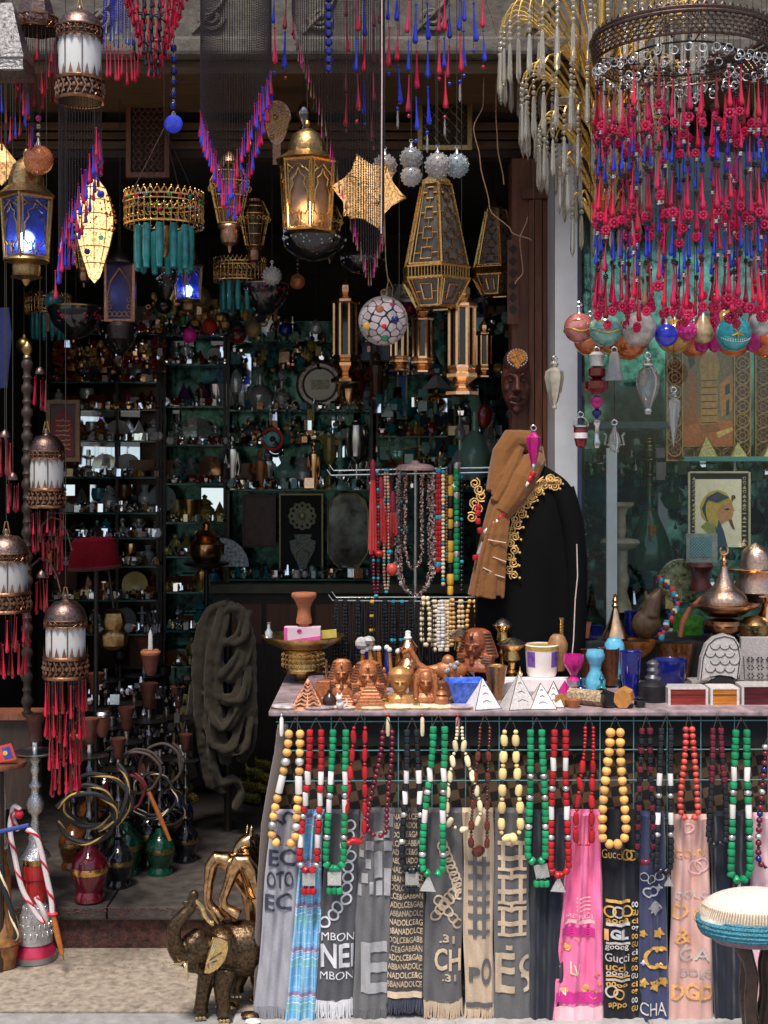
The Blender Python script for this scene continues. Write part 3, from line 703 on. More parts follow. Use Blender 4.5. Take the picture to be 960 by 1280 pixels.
# hooks and tiny tassels along the table edge
rr=random.Random(5)
for i,(x,mt_,w_)in enumerate(((352,WHITEBEAD,'white'),(485,CREAM,'cream'),(528,CREAM,'pale cream'),(572,mat('dusty_pink_thread',(.5,.22,.22),.8,0,.2,90,.1),'dusty pink'))):
 t=thing('tassel',f'tiny {w_} tassel hanging from the table edge '+('at its left end','left of the black necklace','above the black and green necklaces','above the V shaped necklace')[i],'tassel',x,892,-.03,'tiny tassels along the table edge')
 m=MB(x,892,-.03);m.ball(x,0,894,2.2,8,5);m.build('knot',RED if i else SILVER,t)
 m=MB(x,892,-.03);m.lathe([(1.2,896),(2.4,899),(2.8,915),(2,920)],8);m.build('skirt',mt_,t)
 # ---------------------------------------------------------------- hanging lanterns, chandeliers and ornaments
_drop={}
def drop_mesh(mt,w=.5,n=7):
 k=(mt.name,w,n)
 if k not in _drop:
  m=MB(0,0,0,u=S)
  pr=[(.12,0),(.20,.01),(.20,.03),(.10,.05),(.10,.25),(.16,.5),(.28,.74),(.40,.87),(.42,.93),(.30,.985),(1e-7,1)]
  m.lathe([(r*w*.22,y)for r,y in pr],n)
  _drop[k]=m.mesh('glass_drop',mt)
 return _drop[k]
def put_drop(t,ax,ay,Y,x,d,y,L_,mt,w=.5,name='glass_drop',tilt=.05):
 o=link(name,drop_mesh(mt,w),t,((x-ax)*u_(Y),d*u_(Y),(ay-y)*u_(Y)))
 k=L_*u_(Y)/S;o.scale=(k,k,k);o.rotation_euler=(random.uniform(-tilt,tilt),random.uniform(-tilt,tilt),random.uniform(0,6))
 return o
_prism={}
def prism_mesh(mt):
 if mt.name not in _prism:
  m=MB(0,0,0,u=S);m.lathe([(.02,0),(.04,.06),(.05,.2),(.068,.78),(.055,.86),(1e-7,1)],6)
  _prism[mt.name]=m.mesh('crystal_prism',mt,False)
 return _prism[mt.name]
def put(t,ax,ay,Y,me,name,x,d,y,s=1,rz=0):
 o=link(name,me,t,((x-ax)*u_(Y),d*u_(Y),(ay-y)*u_(Y)));k=s*u_(Y)/S
 o.scale=(k,k,k);o.rotation_euler=(0,0,rz);return o
_ball={}
def ball_mesh(mt,n=8,name='bead'):
 k=(mt.name,n)
 if k not in _ball:
  m=MB(0,0,0,u=S);m.ball(0,0,0,.5,n,max(4,n*2//3));_ball[k]=m.mesh(name,mt)
 return _ball[k]
def cord_up(t,ax,ay,Y,x,d,y,mt=CORD,r=.8,name='cord',top=None):
 top=HY-(3.16-ZC)/u_(Y)if top is None else top;r=min(r,.5)if mt is CORD else r
 m=MB(ax,ay,Y);m.tube([(x,d,y),(x,d,(y+top)/2),(x,d,top)],r,5);return m.build(name,mt,t)
def band(m,x,R_,y0,y1,n=18,teeth=0,up=True,d=0):
 """a pierced metal band: rims, uprights and curls"""
 m.ring(x,d,y0,R_,(y1-y0)*.10,24,5);m.ring(x,d,y1,R_,(y1-y0)*.10,24,5)
 h=y1-y0;m.ring(x,d,(y0+y1)/2,R_*.985,h*.05,24,4)
 for k in range(n):
  a=2*pi*k/n;cx,cd_=x+R_*cos(a),d+R_*sin(a)
  b=a+pi/n;ex,ed=x+R_*cos(b),d+R_*sin(b)
  m.tube([(cx,cd_,y0+h*.12),(ex,ed,(y0+y1)/2),(cx,cd_,y1-h*.12)],h*.05,4)
  m.ball(cx,cd_,(y0+y1)/2,h*.13,5,4);m.ball(ex,ed,y0+h*.25,h*.09,5,3);m.ball(ex,ed,y1-h*.25,h*.09,5,3)
 for k in range(teeth):
  a=2*pi*k/teeth;w=pi/teeth*.7;yb=y0 if up else y1;hh=-h*.62 if up else h*.62
  q=lambda an,r_:(x+r_*cos(an),d+r_*sin(an))
  p0,p1,p2,p3=q(a-w,R_+.4),q(a+w,R_+.4),q(a,R_+.8),q(a,R_-.6)
  m.add([(*p0,yb),(*p1,yb),(*p2,yb+hh),(*p3,yb)],[(0,1,2),(1,3,2),(3,0,2)])
FROST_SHADE=mat('shaded_frosted_glass',(.48,.46,.45),.5,0,.08,25,.05)  # same frosted glass, colour darkened to paint in shade on the lower lanterns
INNERBAND=mat('dark_band_backing',(.05,.03,.022),.4,.8,.3,90,.3)
def white_lantern(label,x,Y,R_,ytop,y1,y2,g0,g1,y3,y4,tiers=3,drops=(RED,DRED),dl=40,group='white cylinder lanterns with red glass fringes',cordtop=None,dn=14):
 """dome ytop-y1, band y1-y2, frosted cylinder, band y3-y4, glass drops below"""
 t=thing('cylinder_lantern',label,'lantern',x,ytop,Y,group)
 B=lambda:MB(x,ytop,Y)
 m=B();m.tube([(x-4,0,ytop),(x-1.5,0,ytop-14),(x+1.5,0,ytop-14),(x+4,0,ytop)],1.1,5);m.build('hook',BRASS,t)
 m=B();m.lathe([(2.5,ytop-5),(4,ytop-2),(4,ytop+1),(R_*.25,ytop+3),(R_*.55,ytop+(y1-ytop)*.18),(R_*.86,ytop+(y1-ytop)*.5),(R_*.98,ytop+(y1-ytop)*.8),(R_*1.03,y1)],24);m.build('dome',IRON,t)
 m=B();band(m,x,R_*1.02,y1+1,y2-1,20,18,False);m.build('upper_band',OCOPPER,t)
 m=B();m.lathe([(R_*.97,y1),(R_*.97,y2)],24);m.build('band_backing',INNERBAND,t)
 m=B();m.lathe([(R_*.93,g0-2),(R_*.95,g0+3),(R_*.95,g1-3),(R_*.93,g1+2)],28);m.build('glass_cylinder',FROST if ytop<100 else FROST_SHADE,t)
 m=B()
 for a in(-1.25,2.2,4.2):m.tube([(x+R_*.98*cos(a),R_*.98*sin(a),y2),(x+R_*.98*cos(a),R_*.98*sin(a),y3)],.7,4)
 m.build('strut',IRON,t)
 m=B();band(m,x,R_*1.04,y3+1,y4-1,20,18,True);m.build('lower_band',OCOPPER,t)
 m=B();m.lathe([(R_*.99,y3),(R_*.99,y4)],24);m.build('band_backing',INNERBAND,t)
 cord_up(t,x,ytop,Y,x,0,ytop-13,top=cordtop)
 for tier in range(tiers):
  for k in range(dn):
   a=2*pi*(k+.5*(tier%2))/dn+.1;rr_=R_*(.97-.10*tier);cx,cdd=x+rr_*cos(a),rr_*sin(a)
   y=y4+4+tier*dl*.82+random.uniform(-4,5)
   if k%2 or tier==0:
    mm=B().chain(cx,cdd,y4,y,.55,4)if tier else None
    if mm:tag(mm.build('chain',IRON,t),kind=None)
   put_drop(t,x,ytop,Y,cx,cdd,y,dl*random.uniform(.9,1.1),drops[(k+tier)%len(drops)]if random.random()<.75 else drops[0],.62)
 return t
def fringe(t,ax,ay,Y,pts,rn,mts,w=.5,dl=(26,34),clear=SILVER,r=.68,step=3,two=False):
 """chains hanging from pts (x, d, y0, y1), a glass drop on the end of each"""
 m=MB(ax,ay,Y)
 for x,d,y0,y1 in pts:m.chain(x,d,y0,y1,r,step)
 tag(m.build('chain_curtain',DIRON if clear is None else clear,t,smooth=False),kind='stuff')
 for i,(x,d,y0,y1)in enumerate(pts):
  put_drop(t,ax,ay,Y,x,d,y1,rn.uniform(*dl),mts[i%len(mts)],w)
CHAINM=mat('blackened_chain',(.10,.08,.078),.35,.9,.4,300,.2)
# white cylinder lanterns
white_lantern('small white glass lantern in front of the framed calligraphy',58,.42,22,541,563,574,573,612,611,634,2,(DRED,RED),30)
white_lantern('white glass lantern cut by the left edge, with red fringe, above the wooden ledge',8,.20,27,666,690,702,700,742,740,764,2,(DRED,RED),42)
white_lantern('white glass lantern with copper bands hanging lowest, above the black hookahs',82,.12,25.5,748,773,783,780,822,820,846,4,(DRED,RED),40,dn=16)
t=white_lantern('large white glass lantern with long chains and a slanting pink and blue glass fringe',100,-.02,27.5,13,35,50,49,100,100,127,0)
rn=random.Random(2)
pts=[]
for k in range(44):
 a=2*pi*k/44;q=(cos(a)+1)/2;cx=100+26*cos(a);dd=26*sin(a)
 pts.append((cx,dd,127,318-150*q+rn.uniform(-8,8)))
fringe(t,100,13,-.02,pts,rn,(PINK,BLUE,PINK,PURPLE),.75,(28,38),CHAINM)
for q in range(13):
 x=76+q*4.2;put_drop(t,100,13,-.02,x,-27,340-q*14+rn.uniform(-6,6),36,(PINK,BLUE)[q%2],.8)
 # tassels hanging low at the left, on their wire hoops
for i,(x,y,Y,n,L_)in enumerate(((50,466,.5,5,38),(16,598,.38,6,34),(66,668,.5,8,46),(52,720,.42,6,40),(6,545,.3,5,44))):
 t=thing('bead_tassel',('dark red glass tassel above the small white lantern','dark red tassel left of the turned post','dark red tassel on a wire hoop beside the red fez','beaded tassel hanging below the wire hoop, left of the lowest lantern','red tassel at the left edge above the cut lantern')[i],'tassel',x,y,Y,'dark red glass tassels at the left')
 m=MB(x,y,Y);m.lathe([(1,y-8),(5,y-5),(7,y),(7,y+2)],10);m.build('cap',IRON,t)
 if i in(2,3):
  m=MB(x,y,Y);m.tube([(x-16,0,y+10),(x-13,0,y-12),(x-2,0,y-22),(x+10,0,y-18),(x+19,0,y),(x+24,0,y+20)],1.5,6);m.build('hoop',IRON,t)
 else:cord_up(t,x,y,Y,x,0,y-8)
 for k in range(n):
  a=2*pi*k/n;put_drop(t,x,y,Y,x+7*cos(a)*(1.4 if i==2 else 1),6*sin(a),y+2+random.uniform(0,8),L_*random.uniform(.85,1.1),DRED if k%3 else RED,.6)
  # embossed pyramid lantern at the far top left and the bell behind it
t=thing('embossed_lantern','embossed silver pyramid lantern cut by the left edge, red and blue fringe','lantern',10,90,.0)
m=MB(10,90,.0);m.lathe([(10,6),(14,14),(16,22),(36,74)],4,rot=pi/4);m.build('pyramid_cap',mat('embossed_silver',(.26,.245,.24),.3,1,.6,110,1,dist=.006),t,smooth=False)
m=MB(10,90,.0);m.lathe([(37,75),(38,79),(36,82),(36,92),(38,94),(36,96)],4,rot=pi/4);m.build('skirt_band',mat('embossed_silver',(.5,.47,.46)),t,smooth=False)
rn=random.Random(4);pts=[]
for k in range(34):
 a=k/34*8;sd=int(a/2)%4;f=a%2-1;e=25
 x,d=((f*e,-e),(e,f*e),(-f*e,e),(-e,-f*e))[sd];pts.append((10+x,d,96,112+rn.uniform(0,45)))
fringe(t,10,90,0,pts,rn,(RED,BLUE,DRED),.6,(26,34),CHAINM)
cord_up(t,10,90,0,10,0,8)
t=thing('bell_lantern','dark embossed bell lantern with a long red glass fringe, second from the left at top','lantern',45,30,.12)
m=MB(45,30,.12);m.lathe([(8,-14),(14,-8),(20,6),(22,18),(28,22),(28,30),(26,36),(28,40)],8);m.build('bell_cap',IRON,t,smooth=False)
m=MB(45,30,.12);band(m,45,27,24,38,18);m.build('pierced_band',OCOPPER,t)
rn=random.Random(6);pts=[]
for k in range(30):
 a=2*pi*k/30;pts.append((45+25*cos(a),25*sin(a),40,46+rn.uniform(0,60)))
fringe(t,45,30,.12,pts,rn,(RED,RED,DRED),.6,(28,40),CHAINM);cord_up(t,45,30,.12,45,0,-14)
# blue and red strands behind
t=thing('bead_strands','bundle of blue bead strands with red glass drops beside the red drop chandelier','bead hanging',148,30,.25)
rn=random.Random(8);pts=[(130+k*2.1,rn.uniform(-6,6),-60,34+rn.uniform(-10,8))for k in range(18)]
m=MB(148,30,.25);m.tube([(126,0,-60),(170,0,-60)],3,8);m.build('bar',DIRON,t)
fringe(t,148,30,.25,pts,rn,(BLUE,BLUE,SMOKE),.6,(14,22),BLUE,.9)
for k in range(9):put_drop(t,148,30,.25,134+k*5,-5,62+rn.uniform(-6,8),40,RED,.6)
m=MB(148,30,.25)
for k in range(9):m.chain(134+k*5,-5,-60,62,.5,4)
tag(m.build('red_chain',CHAINM,t,smooth=False),kind='stuff')
# red inverted cone of glass drops
t=thing('drop_chandelier','red inverted cone chandelier of overlapping glass drops, dark in the middle','chandelier',193,0,.12)
m=MB(193,0,.12);m.tube([(193+(46-k*1.1)*cos(k*.5),(46-k*1.1)*sin(k*.5),-40+k*3)for k in range(40)],.9,4)
m.build('wire_frame',DIRON,t)
for lv in range(10):
 R_=44-lv*4.3;n=max(3,int(26-lv*2.3))
 for k in range(n):
  a=2*pi*(k+.5*(lv%2))/n;x=R_*cos(a);mt_=BLACKGLOSS if abs(x)<15 and sin(a)<0 and lv>1 else RED
  put_drop(t,193,0,.12,193+x,R_*sin(a),-46+lv*12.5,30,mt_,.95)
cord_up(t,193,0,.12,193,0,-40)
# blue disc pendant
t=thing('disc_pendant','round dark blue glass disc on a string of blue beads','pendant',217,155,.15)
m=MB(217,155,.15);m.lathe([(1e-7,-2.6),(8,-2),(11.5,-.8),(11.5,.8),(8,2),(1e-7,2.6)],24,217);m.v=[(x,y,155+d)for x,d,y in m.v];m.build('disc',BLUE,t)
m=MB(217,155,.15);m.ring(217,0,142,2,.5,10,4,'d');m.build('ring',SILVER,t)
for k in range(6):
 put(t,217,155,.15,bead('b',COBALT),'bead',217+.4*sin(k),0,60+k*14.5,8);put(t,217,155,.15,ball_mesh(CLEAR),'bead',217,0,68+k*14.5,4)
cord_up(t,217,155,.15,217,0,141)
# V shaped chain chandelier
def vdrop(label,x0,x1,xm,yt,ya,yb,Y,mts,n,ybar,seed,dep=42,w=.8,dl=(28,38),chain_mt=CHAINM,extra=None):
 xc=(x0+x1)/2;t=thing('chain_chandelier',label,'chandelier',xc,yt,Y);rn=random.Random(seed);pts=[]
 m=MB(xc,yt,Y);m.ring(xc,0,ybar,(x1-x0)/2,2,28,5);m.build('top_ring',DIRON,t)
 for k in range(n):
  a=2*pi*k/n;x=xc+(x1-x0)/2*cos(a);f=1-abs(x-xm)/max(x1-xm,xm-x0);f=max(0,f)
  pts.append((x,dep*sin(a),ybar,ya+(yb-ya)*f+rn.uniform(-5,5)))
 fringe(t,xc,yt,Y,pts,rn,mts,w,dl,chain_mt)
 cord_up(t,xc,yt,Y,xc,0,ybar);return t
vdrop('chain curtain chandelier with a V shaped hem of pink and blue glass drops',251,339,287,0,92,242,-.02,(PINK,BLUE,PINK,PINK,BLUE),88,-30,3)
vdrop('chain chandelier with slanting amber tipped hem and grey metal curtain',365,480,462,0,20,340,.02,(OCOPPER,DIRON,MAGENTA,OCOPPER),96,-40,5,dep=30,w=.5,dl=(18,24))
t=thing('bead_strand','strand of round dark blue faceted beads left of the grey chain curtain','bead strand',411,40,-.1)
for k in range(11):put(t,411,40,-.1,bead('h',COBALT),'bead',411,0,-24+k*11,10)
cord_up(t,411,40,-.1,411,0,84)
# strings of red and blue drops
rn=random.Random(12)
for i,(x,y1,mt1,mt2)in enumerate(((343,80,RED,BLUE),(357,55,BLUE,DRED),(433,120,RED,DRED),(446,150,BLUE,RED),(456,110,RED,BLUE),(467,150,DRED,PINK),(476,90,RED,DRED),(486,60,RED,BLUE),(497,130,RED,BLUE),(511,125,BLUE,PINK),(520,130,PINK,BLUE),(534,120,BLUE,BLUE),(549,70,RED,PINK),(556,110,BLUE,RED),(562,60,PINK,BLUE),(575,90,RED,BLUE),(580,50,BLUE,BLUE),(592,40,RED,BLUE),(604,70,BLUE,RED))):
 Y=.05+.03*(i%3)
 t=thing('drop_string',f'{["red", "blue", "pink", "dark red"][[RED, BLUE, PINK, DRED].index(mt1)]} and {["red", "blue", "pink", "dark red"][[RED, BLUE, PINK, DRED].index(mt2)]} glass drop string, {ORD[i]} from the left under the cornice','bead string',x,0,Y,'glass drop strings under the cornice')
 y=-60+rn.uniform(-10,20);k=0
 while y<y1:
  L_=rn.uniform(36,50);put_drop(t,x,0,Y,x+rn.uniform(-1,1),0,y,L_,mt1 if k%2==0 else mt2,.85);y+=L_+rn.uniform(2,12);k+=1
 put(t,x,0,Y,ball_mesh(mt2),'bead',x,0,y+2,5)
 if i in(8,11,13,15):put(t,x,0,Y,prism_mesh(CLEAR),'crystal_prism',x,0,y+4,24)
 m=MB(x,0,Y);m.chain(x,0,-80,y+4,.5,4);m.build('chain',CHAINM,t,smooth=False);cord_up(t,x,0,Y,x,0,-78)
 # pale cord running down to the mosaic ball
t=thing('cord','thin pale cord hanging from the cornice between the chandeliers','cord',477,200,-.05)
m=MB(477,200,-.05);m.tube([(477,0,-200),(477.5,0,100),(476.5,0,292)],.9,5);m.build('strand',mat('pale_cord',(.6,.45,.42),.8,0,.2,90,.2),t)
# red mosaic ball
t=thing('mosaic_ball','red orange mosaic glass ball lamp with copper dots at upper left','ball lamp',48,200,.1)
m=MB(48,200,.1);m.ball(48,0,200,18.5,24,16);m.build('globe',mat('red_mosaic_glass',(.42,.045,.015),.2,.2,.6,330,.4,col2=(.75,.20,.07),coat=.4),t)
m=MB(48,200,.1)
for k in range(110):
 z=1-2*(k+.5)/110;a=k*2.399;r=(1-z*z)**.5;m.ball(48+18.4*r*cos(a),18.4*r*sin(a),200+18.4*z,.75,5,3)
o=m.build('copper_dots',COPPER,t);m=MB(48,200,.1);m.lathe([(1,172),(2,176),(4,181),(5,183)],10);m.build('cap',SILVER,t)
for k,(mt_,r)in enumerate(((MAGENTA,8),(CLEAR,6),(SILVER,5))):put(t,48,200,.1,ball_mesh(mt_),'bead',48,0,148+k*10,r)
cord_up(t,48,200,.1,48,0,145)
# hexagonal pierced lanterns
def arch_lantern(label,x,Y,R_,yd,yb0,yb1,ye,metal,glass,n=6,glow=None,rot=pi/6,group=None,dome=None,foot=True):
 t=thing('pierced_lantern',label,'lantern',x,yb0,Y,group);B=lambda:MB(x,yb0,Y)
 m=B();h=yb0-yd;m.lathe([(1,yd-10),(3,yd-8),(4,yd-4),(2,yd),(R_*.2,yd+2),(R_*.5,yd+h*.22),(R_*.66,yd+h*.55),(R_*.68,yd+h*.75),(R_*1.02,yb0-2),(R_*1.1,yb0)],18,flute=.03,fk=9);m.build('dome',dome or metal,t)
 m=B()
 m.lathe([(R_*1.02,yb0),(R_*1.06,yb0+2),(R_,yb0+4)],n,rot=rot);m.lathe([(R_*.86,yb1-4),(R_*.92,yb1-2),(R_*.88,yb1)],n,rot=rot)
 cr=[((x+R_*cos(2*pi*k/n+rot),R_*sin(2*pi*k/n+rot)),(x+R_*.86*cos(2*pi*k/n+rot),R_*.86*sin(2*pi*k/n+rot)))for k in range(n)]
 for a,b in cr:m.tube([(*a,yb0),(*b,yb1)],1.5,5)
 m.build('frame',metal,t)
 for k in range(n):
  (ax,ad),(bx,bd)=cr[k];(cx,cd2),(dx,dd)=cr[(k+1)%n]
  q=lambda U,V,o=0:tuple(Vector((ax,ad,yb0+3))*(1-U)*(1-V)+Vector((cx,cd2,yb0+3))*U*(1-V)+Vector((bx,bd,yb1-3))*(1-U)*V+Vector((dx,dd,yb1-3))*U*V)
  m=B()
  for sgn in(0,1):
   fl=lambda U:U if not sgn else 1-U
   m.tube([q(fl(.10),.04),q(fl(.1),.97)],1.1,4)
   m.tube([q(fl(.5),.13),q(fl(.42),.22),q(fl(.25),.28),q(fl(.3),.36),q(fl(.16),.48),q(fl(.14),.75),q(fl(.26),.82),q(fl(.4),.78),q(fl(.46),.9),q(fl(.28),.95)],1.1,4)
   m.tube([q(fl(.12),.08),q(fl(.3),.14),q(fl(.5),.06)],1,4);m.tube([q(fl(.12),.2),q(fl(.25),.14)],1,4)
   m.tube([q(fl(.5),.98),q(fl(.42),.88),q(fl(.5),.74)],.9,4)
  m.build('pierced_panel',metal,t)
  m=B();p=[Vector(q(*w))for w in((.06,.02),(.94,.02),(.94,.98),(.06,.98))];c=Vector((x,0,(yb0+yb1)/2))
  p=[v+(Vector((c.x,c.y,v.z))-v)*.07 for v in p];p2=[v+(Vector((c.x,c.y,v.z))-v)*.05 for v in p]
  m.add([tuple(v)for v in p+p2],[(0,1,2,3),(7,6,5,4),(0,4,5,1),(1,5,6,2),(2,6,7,3),(3,7,4,0)]);m.build('pane',glass,t)
 if glow:
  m=B();m.ball(x,0,yb0+(yb1-yb0)*.72,R_*.33,12,8,1,1,1.2);m.build('bulb',glow,t)
 if foot:
  m=B();m.lathe([(R_*.86,yb1),(R_*.9,yb1+3),(R_*.5,yb1+6),(R_*.55,yb1+10),(R_*.5,yb1+(ye-yb1)*.6),(R_*.62,yb1+(ye-yb1)*.66),(R_*.2,ye-8),(R_*.14,ye-5),(R_*.1,ye-2),(1e-7,ye)],18);m.build('foot',metal,t)
 cord_up(t,x,yb0,Y,x,0,yd-9);return t
BLUEPANE=mat('blue_pane',(.08,.14,.62),.25,0,.3,18,.2,trans=.75)
GLOW=mat('lit_cool_bulb',(.85,.88,1),.4,0,.1,20,0,emit=14)
WARM=mat('lit_warm_bulb',(1,.62,.30),.4,0,.1,20,0,emit=14)
arch_lantern('lit brass lantern with blue glass panes glowing white, at the left edge',33,.18,32,196,245,324,358,DBRASS,BLUEPANE,4,GLOW,rot=pi/2)
GREYP=mat('grey_frosted_pane',(.13,.11,.10),.5,0,.3,20,.1)
GREYP2=mat('smoky_pane',(.30,.20,.14),.4,0,.4,20,.1,trans=.45)
arch_lantern('brass domed lantern with pierced arches and grey glass under the cornice',384,.36,36,160,202,291,320,BRASS,GREYP2,6,WARM,rot=pi/6+.22,dome=DBRASS,foot=False)
# dark mosaic bowl beneath it
t=thing('mosaic_bowl_lamp','dark mosaic glass bowl lamp below the brass domed lantern','lamp',392,308,.42)
m=MB(392,308,.42);m.lathe([(38,292),(40,298),(34,312),(20,322),(6,326),(1e-7,327)],22);m.build('bowl',BLACKGLOSS,t)
m=MB(392,308,.42);rn=random.Random(9)
for k in range(70):
 a=rn.uniform(0,2*pi);q=rn.random();r=40-q*q*22;m.ball(392+r*cos(a),r*sin(a),298+q*22,1.5,5,4)
m.build('glass_chip',SMOKE,t);cord_up(t,392,308,.42,375,0,292,top=180)
# tall tapering brass lattice lantern
t=thing('lattice_lantern','tall tapering brass lantern of rectangular lattice with a gallery base','lantern',545,230,.40)
B=lambda:MB(545,230,.4)
def lat(R0,R1,y0,y1,rows,n=6,rot=pi/6+.12):
 c=lambda k,V:Vector((545+(R0+(R1-R0)*V)*cos(2*pi*k/n+rot),(R0+(R1-R0)*V)*sin(2*pi*k/n+rot),y0+(y1-y0)*V))
 for k in range(n):
  m=B();q=lambda U,V:tuple(c(k,V)*(1-U)+c(k+1,V)*U)
  m.tube([q(0,0),q(0,1)],1.7,5)
  for U in(.1,.9):m.tube([q(U,0),q(U,1)],.9,4)
  for r in range(rows):
   V=(r+.5)/rows;hh=.5/rows
   for UU in(.32,.68):m.tube([q(UU,V-hh*.55),q(UU,V+hh*.55)],1,4)
   for VV in(V-hh*.55,V+hh*.55):m.tube([q(.32,VV),q(.68,VV)],1,4)
   m.tube([q(.1,V),q(.32,V)],.9,4);m.tube([q(.68,V),q(.9,V)],.9,4);m.tube([q(.5,V+hh*.55),q(.5,V+2*hh-hh*.55)],.9,4)if r<rows-1 else 0
  m.tube([q(0,0),q(1,0)],1.5,5);m.tube([q(0,1),q(1,1)],1.8,5)
  m.build('lattice_panel',BRASS,t)
  m=B();p=[Vector(q(*w))for w in((.03,.01),(.97,.01),(.97,.99),(.03,.99))];p=[v+(Vector((545,0,v.z))-v)*.07 for v in p];p2=[v+(Vector((545,0,v.z))-v)*.04 for v in p]
  m.add([tuple(v)for v in p+p2],[(0,1,2,3),(7,6,5,4),(0,4,5,1),(1,5,6,2),(2,6,7,3),(3,7,4,0)]);m.build('pane',GREYP,t)
lat(20,42,232,334,4);lat(44,26,352,384,1)
m=B();m.lathe([(43,334),(46,336),(46,338),(43,339)],6,rot=pi/6+.12);m.lathe([(43,348),(46,350),(46,352),(43,353)],6,rot=pi/6+.12)
for k in range(60):
 a=2*pi*k/60;rr_=44*.866/cos(((a-pi/6-.12)%(pi/3))-pi/6)
 m.tube([(545+rr_*cos(a),rr_*sin(a),338),(545+rr_*cos(a),rr_*sin(a),350)],.9,4)
m.build('gallery',BRASS,t)
m=B();m.lathe([(2,210),(5,214),(12,222),(20,228),(21,232)],6,rot=pi/6);m.build('cap',DBRASS,t);cord_up(t,545,230,.4,545,0,211)
# bubble glass globes
def bubble(label,x,y,r,Y,two=None,mt=None):
 t=thing('bubble_globe',label,'glass ornament',x,y,Y,'clear bubble glass globes')
 for(yy,r_)in[(y,r)]+([two]if two else[]):
  m=MB(x,y,Y);m.ball(x,0,yy,r_,20,14)
  m.build('globe',mt or BUB,t)
  m=MB(x,y,Y)
  for k in range(64):
   z=1-2*(k+.5)/64;a=k*2.399;q=(1-z*z)**.5;m.ball(x+r_*1.0*q*cos(a),r_*1.0*q*sin(a),yy+r_*z,r_*.10,5,4)
  m.build('glass_knob',SMOKE,t)
 m=MB(x,y,Y);m.lathe([(1.4,y-r-7),(2,y-r-4),(4,y-r+1)],10);m.ring(x,0,y-r-8,2.2,.6,10,4,'d');m.build('cap',SILVER,t);cord_up(t,x,y,Y,x,0,y-r-9)
BUB=mat('bubble_glass',(.80,.74,.70),.08,0,.2,160,.3,trans=.55,coat=.5)
bubble('clear bubble glass globe behind the gilt star lantern, left of the others',481,208,15,.3)
bubble('pair of bubble glass globes stacked one above the other',514,198,14,.26,two=(220,13))
bubble('clear bubble glass globe left of the bluish one over the lattice lantern',547,207,16,.22)
bubble('bluish clear bubble glass globe, rightmost in the row',571,207,15,.28,mt=mat('bluish_bubble_glass',(.62,.80,.85),.08,0,.2,160,.3,trans=.55,coat=.5))
# gilt star lantern
t=thing('star_lantern','gilt filigree star lantern studded with green glass gems','lantern',460,240,.3)
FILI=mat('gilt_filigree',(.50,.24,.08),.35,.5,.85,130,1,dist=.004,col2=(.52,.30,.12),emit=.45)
m=MB(460,240,.3);core=28
ph=(1+5**.5)/2
ico=[Vector(v).normalized()for v in((0,1,ph),(0,-1,ph),(0,1,-ph),(0,-1,-ph),(1,ph,0),(-1,ph,0),(1,-ph,0),(-1,-ph,0),(ph,0,1),(-ph,0,1),(ph,0,-1),(-ph,0,-1))]
Mr=Matrix.Rotation(.5,3,'X')@Matrix.Rotation(.35,3,'Y');ico=[Mr@v for v in ico]
for v in ico:
 b1=v.orthogonal().normalized();b2=v.cross(b1);o=Vector((460,0,240))
 ring_=[o+v*24+(b1*cos(2*pi*k/5)+b2*sin(2*pi*k/5))*21 for k in range(5)];tip=o+v*48
 m.add([tuple(p)for p in ring_]+[tuple(tip)],[(k,(k+1)%5,5)for k in range(5)])
m.ball(460,0,240,34,14,10)
m.build('star_body',FILI,t,smooth=False)
m=MB(460,240,.3)
for v in ico:
 b1=v.orthogonal().normalized();b2=v.cross(b1);o=Vector((460,0,240));tip=o+v*48.5
 for k in range(5):m.tube([tuple(o+v*24.5+(b1*cos(2*pi*k/5)+b2*sin(2*pi*k/5))*17.5),tuple(tip)],.9,4);m.tube([tuple(o+v*24.5+(b1*cos(2*pi*k/5)+b2*sin(2*pi*k/5))*17.5),tuple(o+v*24.5+(b1*cos(2*pi*(k+1)/5)+b2*sin(2*pi*(k+1)/5))*17.5)],.9,4)
m.build('edge_wire',BRASS,t)
m=MB(460,240,.3);rn=random.Random(3)
for v in ico:
 b1=v.orthogonal().normalized();b2=v.cross(b1);o=Vector((460,0,240))
 for k in range(3):
  a=2*pi*(k*2+.5)/5;c=o+v*33+(b1*cos(a)+b2*sin(a))*9;m.ball(*c,2,8,5)
m.build('gem',GREEN,t);cord_up(t,460,240,.3,460,0,195)
# crown chandelier with teal glass tubes
t=thing('crown_chandelier','brass filigree crown ring with coloured gems and teal glass tubes below','chandelier',205,262,.42)
B=lambda:MB(205,262,.42)
m=B();R_=49
m.ring(205,0,250,R_,1.3,36,5);m.ring(205,0,256,R_,1,36,5);m.ring(205,0,283,R_,1.5,36,5)
for k in range(36):
 a=2*pi*k/36;cx,c2=205+R_*cos(a),R_*sin(a);tx,td=-sin(a),cos(a)
 m.tube([(cx,c2,250),(cx,c2,283)],.6,4)
 for s_ in(-1,1):
  pts=[]
  for i in range(9):
   q=i/8*1.6*pi;r=3.6*(1-i/12);pts.append((cx+tx*s_*(2.2+r*cos(q)),c2+td*s_*(2.2+r*cos(q)),(263 if s_>0 else 275)+r*sin(q)))
  m.tube(pts,.8,4)
 m.tube([(cx-tx*4,c2-td*4,250),(cx-tx*2,c2-td*2,245),(cx,c2,243),(cx+tx*2,c2+td*2,245),(cx+tx*4,c2+td*4,250)],.9,4)
 m.ball(cx,c2,241.5,1.4,6,4)
m.build('crown_ring',BRASS,t)
